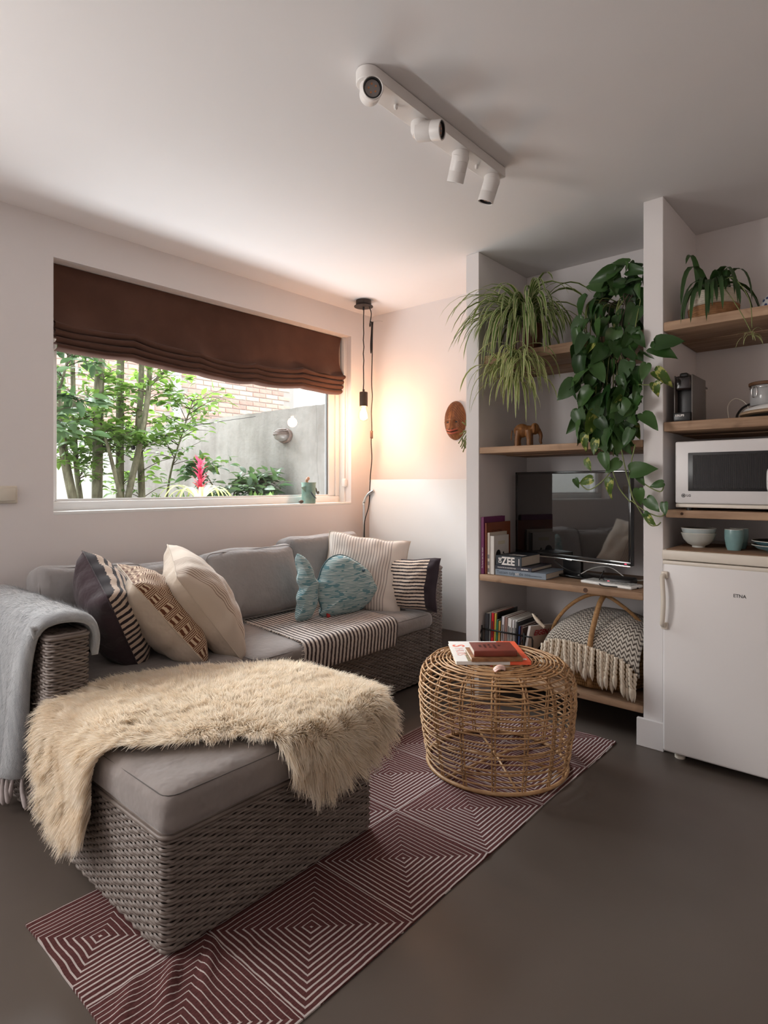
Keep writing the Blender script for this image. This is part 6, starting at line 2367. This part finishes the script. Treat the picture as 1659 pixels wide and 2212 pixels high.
# feathery ground plants
rs = random.Random(77)
for i, (y, lab) in enumerate(((2.02, 'feathery green ground plant by the window centre'), (1.90, 'feathery green ground plant under the forked tree'), (2.62, 'broad leaved pale green seedling by the concrete wall'))):
    t = thing('ground_plant', (-3.55, y, 0.85), lab, 'plant')
    P = []; D = []; N = []
    for k in range(90):
        a = rs.uniform(0, 2 * pi)
        P.append((-3.55 + rs.gauss(0, 0.05), y + rs.gauss(0, 0.08), 0.90 + rs.random() * 0.11))
        D.append((cos(a) * 0.6, sin(a) * 0.6, 0.7)); N.append((cos(a), sin(a), 0.4))
    L = np.random.uniform(0.03, 0.06, 90) if i < 2 else np.random.uniform(0.05, 0.08, 90)
    v, q = leaf_batch(np.array(P), np.array(D), np.array(N), L, L * (0.09 if i < 2 else 0.24))
    np_mesh('foliage', v, q, m_leafg, t)
    g = G()
    for k in range(6):
        g.tube([V((-3.55, y, 0.85)), V((-3.55 + rs.gauss(0, 0.03), y + rs.gauss(0, 0.05), 0.98))], 0.003, 5)
    g.build('stems', m_twig, t, 180)

# festoon of garden bulbs
fe = thing('festoon_lights', (-4.0, 2.0, 1.2), 'black festoon light string hung between the garden trees', 'string lights')
fp = spline([(-4.6, 1.2, 1.45), (-4.25, 1.66, 1.40), (-4.15, 1.90, 1.36), (-4.1, 2.10, 1.42), (-4.05, 2.45, 1.55), (-4.0, 2.96, 1.66)], 10)
G().tube(fp, 0.0022, 5).build('wire', m_black, fe, 180)
for k in (8, 16, 25, 34):
    p = fp[k]
    G().lathe([(0, 0), (0.012, 0), (0.014, -0.022), (0.010, -0.030), (0, -0.030)], 12, M=Matrix.Translation(p)).build('lamp_holder', m_black, fe)

# bromeliad just outside the sill
br = thing('bromeliad', (-3.36, 2.06, 0.85), 'bromeliad with bright pink flower spike outside the window', 'plant')
m_pink = leaf_mat('bromeliad_pink', (0.52, 0.020, 0.105), (0.72, 0.06, 0.19), trans=0.25)
m_lime = leaf_mat('bromeliad_leaf', (0.20, 0.26, 0.05), (0.36, 0.40, 0.15), trans=0.3)


def strap(p, d, L, w, droop, mat, parent, name, seg=10, fold=0.25, twist=0.0, tip=0.04, uvw=True):
    p = V(p); d = V(d).normalized()
    up = V((0, 0, 1))
    side0 = d.cross(up)
    side0 = side0.normalized() if side0.length > 1e-3 else V((1, 0, 0))
    pos_ = p.copy(); dirv = d.copy()
    v = []; uv = []; f = []
    for i in range(seg + 1):
        t_ = i / seg
        ww = w * (min(1, 0.45 + 2.2 * t_) * (1 - t_) ** 0.42 * (1 - 0.12 * t_) + tip * 0.02)
        side = (Matrix.Rotation(twist * t_, 3, dirv) @ side0)
        nrm = side.cross(dirv).normalized()
        v += [pos_ - side * ww + nrm * ww * fold, pos_, pos_ + side * ww + nrm * ww * fold]
        uv += [(0.001, t_), (0.5, t_), (1, t_)]
        pos_ = pos_ + dirv * (L / seg)
        dirv = (dirv + V((0, 0, -1)) * droop / seg * (0.5 + t_)).normalized()
    for i in range(seg):
        for k in range(2):
            a = 3 * i + k
            f.append((a, a + 1, a + 4, a + 3))
    g = G(); g.add(v, f, uv)
    return g.build(name, mat, parent, 180)


rs = random.Random(8)
for k in range(14):
    a = 2 * pi * k / 14 + rs.uniform(-0.2, 0.2)
    strap((-3.36 + 0.01 * cos(a), 2.06 + 0.01 * sin(a), 0.985), (cos(a) * 0.9, sin(a) * 0.9, 1.5), rs.uniform(0.24, 0.34), 0.0165, 3.3, m_lime, br, 'leaf')
G().tube(spline([(-3.36, 2.06, 0.85), (-3.36, 2.06, 1.05), (-3.36, 2.058, 1.22)], 4), [0.02, 0.018, 0.016, 0.014, 0.013, 0.012, 0.012, 0.012, 0.010], 8).build('flower_stem', m_pink, br, 180)
for k in range(26):
    z = 1.06 + 0.0078 * k
    a = k * 2.4
    strap((-3.36 + 0.008 * cos(a), 2.06 + 0.008 * sin(a), z), (cos(a) * 0.75, sin(a) * 0.75, 0.9), 0.075 - 0.0008 * k, 0.011, 1.0 if k < 18 else 0.3, m_pink, br, 'bract', 6)
# ================================================================ potted plants on the shelves
def spider_mat(name, g1, g2, cream, edge=0.30):
    t = NT(name)
    t.set(rough=0.4, spec=0.4)
    uv = t.sep(t.coord('UV'))
    d = t.math('ABSOLUTE', t.math('SUBTRACT', uv[0], 0.5))
    st = t.math('GREATER_THAN', t.math('ADD', d, t.math('MULTIPLY', t.math('SUBTRACT', t.noise(t.vscale(t.coord('UV'), (6, 1, 1)), 5, 2), 0.5), 0.12)), edge)
    n = t.noise(t.pos(), 14, 2)
    grn = t.ramp(n, [(0.35, g1), (0.65, g2)])
    c = t.mix(st, grn, cream)
    t.col(c)
    tl = t.new('ShaderNodeBsdfTranslucent'); t.lk(c, tl.inputs[0])
    mxs = t.new('ShaderNodeMixShader'); mxs.inputs[0].default_value = 0.28
    t.lk(t.b.outputs[0], mxs.inputs[1]); t.lk(tl.outputs[0], mxs.inputs[2])
    t.lk(mxs.outputs[0], t.n['Material Output'].inputs[0])
    return t.m


m_spid = spider_mat('spider_leaf', (0.085, 0.165, 0.035), (0.175, 0.270, 0.065), (0.62, 0.63, 0.36))
m_spid2 = spider_mat('spider_leaf_young', (0.150, 0.245, 0.050), (0.235, 0.335, 0.080), (0.68, 0.68, 0.37), 0.24)
m_pot = M('brown_glazed_pot', (0.115, 0.045, 0.022), 0.35, var=0.2, vs=10)
m_earth = M('potting_soil', (0.03, 0.022, 0.016), 0.95, bump=0.6, bs=120)


def bad(p):
    if p.z > 2.292 or p.y > 3.12:
        return True
    if p.x < -1.638 and p.y > 2.602 and p.x > -1.735:
        return True
    if p.x < -1.735 and p.y > 2.55:
        return True
    if p.y > 2.645 and 1.715 < p.z < 1.776:
        return True
    if p.x > -0.84 and p.x < -0.745 and p.y > 2.606:
        return True
    return False


def strap_path(p, d, L, droop, seg=10):
    p = V(p); d = V(d).normalized(); out = []
    for i in range(seg + 1):
        out.append(p.copy())
        p = p + d * (L / seg)
        d = (d + V((0, 0, -1)) * droop / seg * (0.5 + i / seg)).normalized()
    return out


def tuft(root, c, n, seed, Lr, wr, dr, el, mat, az=(0, 2 * pi), jitter=0.02, name='leaf', seg=10, bias=None):
    rs = random.Random(seed)
    made = 0; tries = 0
    while made < n and tries < n * 40:
        tries += 1
        a = rs.uniform(*az)
        if bias and rs.random() < 0.45:
            a = rs.gauss(bias, 0.8)
        e_ = rs.uniform(*el)
        L = rs.uniform(*Lr); dp = rs.uniform(*dr)
        p = V(c) + V((rs.gauss(0, jitter), rs.gauss(0, jitter), rs.gauss(0, jitter * 0.5)))
        d = V((cos(a) * cos(e_), sin(a) * cos(e_), sin(e_)))
        if any(bad(q) for q in strap_path(p, d, L, dp, seg)):
            continue
        strap(p, d, L, rs.uniform(*wr), dp, mat, root, name, seg, 0.3, rs.uniform(-0.8, 0.8))
        made += 1


sp1 = thing('spider_plant', (-1.45, 2.755, 1.77), 'variegated spider plant cascading from the top niche shelf', 'plant')
T = Matrix.Translation((-1.45, 2.755, 1.7705))
G().lathe([(0, 0), (0.062, 0), (0.068, 0.01), (0.086, 0.115), (0.092, 0.118), (0.092, 0.135), (0.084, 0.135), (0.080, 0.115), (0, 0.112)], 32, M=T).build('pot', m_pot, sp1)
G().lathe([(0, 0.117), (0.079, 0.113)], 24, M=T).build('soil', m_earth, sp1)
SC = (-1.45, 2.745, 1.905)
tuft(sp1, SC, 150, 1, (0.26, 0.46), (0.009, 0.0145), (3.0, 6.0), (0.35, 1.40), m_spid, (0, 2 * pi), 0.022, bias=-pi / 2)
tuft(sp1, SC, 26, 2, (0.38, 0.54), (0.008, 0.013), (2.4, 4.0), (0.45, 1.05), m_spid, (radians(205), radians(262)), 0.02)
tuft(sp1, SC, 20, 5, (0.30, 0.46), (0.008, 0.013), (2.6, 4.4), (0.35, 1.0), m_spid, (radians(285), radians(375)), 0.02)
# runner with hanging plantlets
for k, (dx, dy, dz) in enumerate(((0, 0, 0), (0.06, 0.01, -0.02), (-0.05, 0.0, -0.05), (0.02, -0.01, -0.10))):
    c = V((-1.425 + dx, 2.575 + dy, 1.715 + dz))
    G().tube(spline([V(SC) + V((0, -0.02, 0)), V((-1.44 + dx * 0.5, 2.62, 1.93)), V((-1.43 + dx, 2.575, 1.83)), c], 6), 0.0022, 5).build('runner', m_twig if k else M('runner_green', (0.25, 0.27, 0.10), 0.6), sp1, 180)
    tuft(sp1, c, 30, 20 + k, (0.15, 0.31), (0.006, 0.0105), (3.0, 6.5), (-0.1, 1.0), m_spid2, (0, 2 * pi), 0.014, 'plantlet_leaf', 9, -pi / 2)

# ---------------------------------------------------------------- pothos
ph = thing('pothos_plant', (-0.945, 2.80, 1.77), 'trailing green pothos hanging from the niche shelf beside the partition', 'plant')
T = Matrix.Translation((-0.945, 2.80, 1.7705))
G().lathe([(0, 0), (0.060, 0), (0.064, 0.006), (0.074, 0.13), (0.074, 0.145), (0.068, 0.145), (0.066, 0.12), (0, 0.118)], 32, M=T).build('pot', M('grey_white_pot', (0.52, 0.50, 0.48), 0.5), ph)
G().lathe([(0, 0.123), (0.065, 0.119)], 24, M=T).build('soil', m_earth, ph)


def pothos_mat(name, c1, c2, spot, amount):
    t = NT(name)
    t.set(rough=0.32, spec=0.45)
    n = t.noise(t.coord('Object'), 3.0, 4, 0.6)
    r = t.new('ShaderNodeObjectInfo').outputs['Random']
    base = t.mix(r, c1, c2)
    c = t.mix(t.ramp(n, [(amount, (0, 0, 0)), (amount + 0.05, (1, 1, 1))]), base, spot)
    t.col(c)
    tl = t.new('ShaderNodeBsdfTranslucent'); t.lk(c, tl.inputs[0])
    mxs = t.new('ShaderNodeMixShader'); mxs.inputs[0].default_value = 0.22
    t.lk(t.b.outputs[0], mxs.inputs[1]); t.lk(tl.outputs[0], mxs.inputs[2])
    t.lk(mxs.outputs[0], t.n['Material Output'].inputs[0])
    return t.m


m_po = [pothos_mat('pothos_deep', (0.018, 0.055, 0.014), (0.045, 0.105, 0.030), (0.11, 0.18, 0.05), 0.80),
        pothos_mat('pothos_mid', (0.035, 0.095, 0.022), (0.075, 0.155, 0.045), (0.20, 0.29, 0.08), 0.72),
        pothos_mat('pothos_marbled', (0.060, 0.120, 0.020), (0.095, 0.165, 0.030), (0.44, 0.45, 0.12), 0.52)]
m_vine = M('pothos_vine', (0.19, 0.23, 0.075), 0.5, var=0.2, vs=20)


def heart_geo(curl, cup, seed):
    """unit leaf: stalk at origin, tip towards -y, upper face +z"""
    half = [(0.0, 0.0), (0.10, 0.09), (0.27, 0.10), (0.40, -0.02), (0.44, -0.20), (0.40, -0.42), (0.30, -0.63), (0.16, -0.83), (0.05, -0.96), (0.0, -1.02)]
    g = G()
    v = []; f = []
    nrow = len(half)
    for (w_, y_) in half:
        for k in (-1, -0.5, 0, 0.5, 1):
            x_ = w_ * k
            z_ = cup * abs(k) ** 1.4 * w_ - curl * (y_ - 0.1) ** 2 + 0.03 * sin(y_ * 9 + seed + k * 2) * abs(k)
            v.append((x_, min(y_, 0.0) if k == 0 else y_, z_))
    for i in range(nrow - 1):
        for k in range(4):
            a = 5 * i + k
            f.append((a, a + 5, a + 6, a + 1))
    g.add(v, f)
    return g


srcs = []
for k in range(9):
    curl, cup = ((0.25, 0.25), (0.55, 0.35), (0.10, 0.15))[k % 3]
    o = heart_geo(curl, cup, k * 1.7).build('leaf', m_po[k // 3], ph, 180, local=True)
    srcs.append([o, False])
PHI = W[ph.name].inverted()


def put_leaf(p, tip, nrm, size, kind):
    tip = V(tip).normalized(); nrm = V(nrm)
    nrm = (nrm - tip * nrm.dot(tip)).normalized()
    y = -tip; x = y.cross(nrm).normalized()
    Mx = frame(p, x * size * random.uniform(0.70, 0.92), y * size, nrm * size)
    k = kind * 3 + random.randrange(3)
    L = PHI @ Mx
    if not srcs[k][1]:
        srcs[k][0].matrix_local = L; srcs[k][1] = True
        return srcs[k][0]
    return inst(srcs[k][0], 'leaf', ph, L)


random.seed(41)
ENV = [(2.057, -0.964, -0.845), (2.011, -1.078, -0.845), (1.938, -1.128, -0.845), (1.855, -1.132, -0.845), (1.772, -1.143, -0.840), (1.697, -1.21, -0.840), (1.605, -1.158, -0.83),
       (1.52, -1.149, -0.832), (1.435, -1.149, -0.837), (1.349, -1.121, -0.837), (1.273, -1.072, -0.866)]


def env(z):
    for (z1, a1, b1), (z2, a2, b2) in zip(ENV, ENV[1:]):
        if z2 <= z <= z1:
            k = (z1 - z) / (z1 - z2)
            return a1 + (a2 - a1) * k, b1 + (b2 - b1) * k
    return ENV[-1][1:]


made = 0
while made < 165:
    z = random.uniform(1.27, 2.06)
    a, b = env(z)
    x = random.uniform(a + 0.03, b - 0.01)
    y = (random.uniform(2.55, 2.64) if z < 1.80 else random.uniform(2.60, 2.84))
    s = random.uniform(0.060, 0.118)
    tip = V((random.gauss(-0.15, 0.55), random.gauss(-0.2, 0.3), -1.0 if z < 1.95 else random.uniform(-0.8, 0.2)))
    p = V((x, y, z + s * 0.4))
    q = p + tip.normalized() * s
    if bad(p) or bad(q) or q.x > -0.83 and q.y > 2.6:
        continue
    put_leaf(p, tip, (random.gauss(0.2, 0.9), -1, random.uniform(-0.2, 1.3)), s, random.choices((0, 1, 2), (6, 4, 0.5))[0])
    made += 1
EX = [(-0.782, 1.665, 0.125, (0.8, -0.1, -0.35), 1), (-0.760, 1.675, 0.115, (1, 0, 0.1), 0), (-0.800, 1.60, 0.085, (-0.2, -0.2, -1), 1), (-0.765, 1.565, 0.095, (0.8, -0.1, -0.6), 2), (-0.770, 1.52, 0.06, (0.3, -0.2, -1), 2),
      (-0.815, 1.395, 0.11, (0.7, -0.2, -0.7), 1), (-0.83, 1.47, 0.11, (-0.7, -0.2, -0.7), 1), (-0.862, 1.335, 0.095, (-0.4, -0.2, -1), 1), (-0.957, 1.315, 0.09, (0.1, -0.2, -1), 1), (-1.010, 1.30, 0.08, (-0.1, -0.2, -1), 2),
      (-1.055, 1.215, 0.068, (0.4, -0.2, -1), 2), (-1.028, 1.128, 0.078, (-1, -0.1, -0.3), 2), (-1.105, 1.128, 0.045, (0.5, -0.2, -1), 1), (-0.945, 1.125, 0.088, (-0.4, -0.2, -1), 2), (-0.975, 1.24, 0.095, (0.2, -0.2, -1), 1),
      (-0.915, 1.205, 0.088, (-0.8, -0.2, -0.8), 1), (-0.860, 1.160, 0.115, (1, -0.1, 0.15), 1), (-0.835, 1.150, 0.065, (0.5, -0.2, -0.9), 1), (-0.735, 1.110, 0.062, (-1, -0.2, -0.3), 1), (-0.800, 1.045, 0.085, (0.7, -0.2, -0.7), 1),
      (-0.830, 1.085, 0.075, (0.1, -0.1, -1), 1), (-0.795, 0.972, 0.055, (0.6, -0.2, -0.7), 2), (-0.730, 1.030, 0.060, (0.1, -0.2, -1), 1), (-0.81, 0.985, 0.045, (0.8, -0.2, -0.5), 1), (-1.055, 1.325, 0.08, (-0.3, -0.2, -1), 2), (-1.080, 1.385, 0.09, (-0.4, -0.2, -1), 1)]
for (x, z, s, tip, kind) in EX:
    put_leaf(V((x, 2.552 + random.uniform(-0.008, 0.006), z)), tip, (random.gauss(0, 0.45), -1, 0.35), s * 0.86, kind)
VN = [[(-0.91, 1.274), (-0.891, 1.176), (-0.866, 1.078), (-0.849, 1.029), (-0.797, 0.944), (-0.764, 0.936), (-0.748, 0.95)], [(-0.849, 1.272), (-0.872, 1.156), (-0.868, 1.078), (-0.852, 1.03)],
      [(-0.868, 1.039), (-0.806, 0.992), (-0.743, 0.975), (-0.729, 1.030)], [(-0.872, 1.185), (-0.825, 1.117), (-0.752, 1.075), (-0.735, 1.108)], [(-0.939, 1.176), (-0.989, 1.117), (-1.051, 1.081), (-1.102, 1.125)],
      [(-0.959, 1.217), (-0.92, 1.097), (-0.868, 1.029)], [(-0.835, 1.521), (-0.752, 1.513), (-0.725, 1.545), (-0.735, 1.565)]]
for l_ in VN:
    G().tube(spline([(a, 2.562, b) for a, b in l_], 6), 0.0026, 6).build('vine', m_vine, ph, 180)
for k in range(16):
    x0 = random.uniform(-1.10, -0.86); z1 = random.uniform(1.2, 1.5)
    pts = [V((-0.945 + random.gauss(0, 0.03), 2.79, 1.90)), V((x0, 2.68, 1.96 - random.random() * 0.05)), V((x0 + random.gauss(0, 0.02), 2.615, 1.80)), V((x0 + random.gauss(0, 0.03), 2.605, 1.55)), V((x0 * 0.7 - 0.29 + random.gauss(0, 0.02), 2.585, z1))]
    G().tube(spline(pts, 6), 0.0024, 6).build('vine', m_vine if k % 3 else m_twig, ph, 180)

# ---------------------------------------------------------------- strap leaved plant in rope basket
sl = thing('strap_leaf_plant', (-0.600, 2.765, 1.776), 'dark green strap leaved plant in a two tone rope pot', 'plant')
T = Matrix.Translation((-0.600, 2.765, 1.7765))


def rope_pot(z0, z1, mat, nm):
    prof = []
    n = int((z1 - z0) / 0.0075)
    R = lambda z: 0.083 + 0.012 * sin(min(1, z / 0.125) * pi)
    for i in range(n):
        za = z0 + (z1 - z0) * i / n; zb = z0 + (z1 - z0) * (i + 1) / n
        prof += [(R(za) - 0.0015, za + 0.0003), (R(za) + 0.002, (za + zb) / 2), (R(zb) - 0.0015, zb - 0.0003)]
    G().lathe(([(0, z0)] if z0 == 0 else []) + prof, 40, M=T).build(nm, mat, sl, 60)


rope_pot(0.0, 0.062, M('jute_rope', (0.36, 0.185, 0.085), 0.85, var=0.2, vs=60), 'jute_base')
rope_pot(0.062, 0.125, M('cotton_rope', (0.66, 0.60, 0.50), 0.85, var=0.1, vs=60), 'cotton_collar')
G().lathe([(0, 0.108), (0.082, 0.105)], 24, M=T).build('soil', m_earth, sl)
m_strap = leaf_mat('strap_leaf', (0.020, 0.050, 0.014), (0.048, 0.100, 0.030), trans=0.12)
tuft(sl, (-0.600, 2.765, 1.885), 26, 61, (0.24, 0.40), (0.011, 0.016), (3.6, 6.2), (0.55, 1.25), m_strap, (0, 2 * pi), 0.02, bias=-pi / 2)
G().tube(spline([(-0.57, 2.72, 1.90), (-0.53, 2.62, 1.87), (-0.47, 2.585, 1.76), (-0.435, 2.575, 1.68)], 6), 0.0016, 5).build('runner', m_vine, sl, 180)
G().tube(spline([(-0.58, 2.71, 1.91), (-0.50, 2.60, 1.90), (-0.44, 2.58, 1.80), (-0.43, 2.575, 1.69)], 6), 0.0016, 5).build('runner', m_vine, sl, 180)
tuft(sl, (-0.43, 2.575, 1.665), 14, 62, (0.04, 0.08), (0.002, 0.0035), (2.0, 5.0), (-0.2, 1.0), m_spid2, (0, 2 * pi), 0.006, 'plantlet_leaf', 7)

# ---------------------------------------------------------------- small cactus behind the first partition
rp = thing('mistletoe_cactus', (-1.775, 2.86, 1.28), 'green cactus sprigs peeking out behind the first partition', 'plant')
G().lathe([(0, 0), (0.030, 0), (0.042, 0.07), (0.044, 0.075), (0.038, 0.075), (0, 0.066)], 20, M=Matrix.Translation((-1.775, 2.88, 1.30))).build('wall_pot', m_white, rp)
G().bx((-1.735, 2.865, 1.30), (-1.7245, 2.895, 1.37), 0.001).build('bracket', m_white, rp)
rs = random.Random(4)
m_cac = M('cactus_green', (0.155, 0.185, 0.055), 0.5, var=0.2, vs=30)
for k, (dx, dz) in enumerate(((-0.10, 0.02), (-0.115, -0.03), (-0.07, 0.09), (-0.09, -0.05), (-0.06, -0.08), (-0.075, -0.06))):
    b = V((-1.79, 2.85, 1.375))
    mid = b + V((dx * 0.45, -0.03, 0.035))
    e_ = V((-1.835 + dx * 0.55, 2.80, 1.365 + dz))
    G().tube(spline([b, mid, e_], 5), [0.0035] * 11, 6).build('sprig', m_cac, rp, 180)
    G().tube([V(e_).lerp(mid, 0.4), V(e_).lerp(mid, 0.2) + V((0.012, 0, -0.02 * (1 if k % 2 else -1)))], 0.0032, 6).build('sprig', m_cac, rp, 180)

# kitchen pendant out of view on the right
kl = thing('kitchen_lamp', (1.15, 1.35, 1.7), 'warm kitchen pendant lamp beyond the right picture edge', 'lamp')
G().lathe([(0.02, 1.95), (0.06, 1.93), (0.12, 1.84), (0.118, 1.838), (0.056, 1.925), (0.0, 1.94)], 32, M=Matrix.Translation((1.15, 1.35, 0))).build('shade', m_bronze, kl, 60)
G().tube([(1.15, 1.35, 1.94), (1.15, 1.35, 2.299)], 0.004, 6).build('cord', m_cord, kl, 180)
l = bpy.data.lights.new('kitchen_lamp_light', 'POINT'); l.energy = 5.0; l.color = (1.0, 0.66, 0.42); l.shadow_soft_size = 0.05
lo = bpy.data.objects.new('kitchen_lamp_light', l); C.objects.link(lo); lo.location = (1.15, 1.35, 1.80)
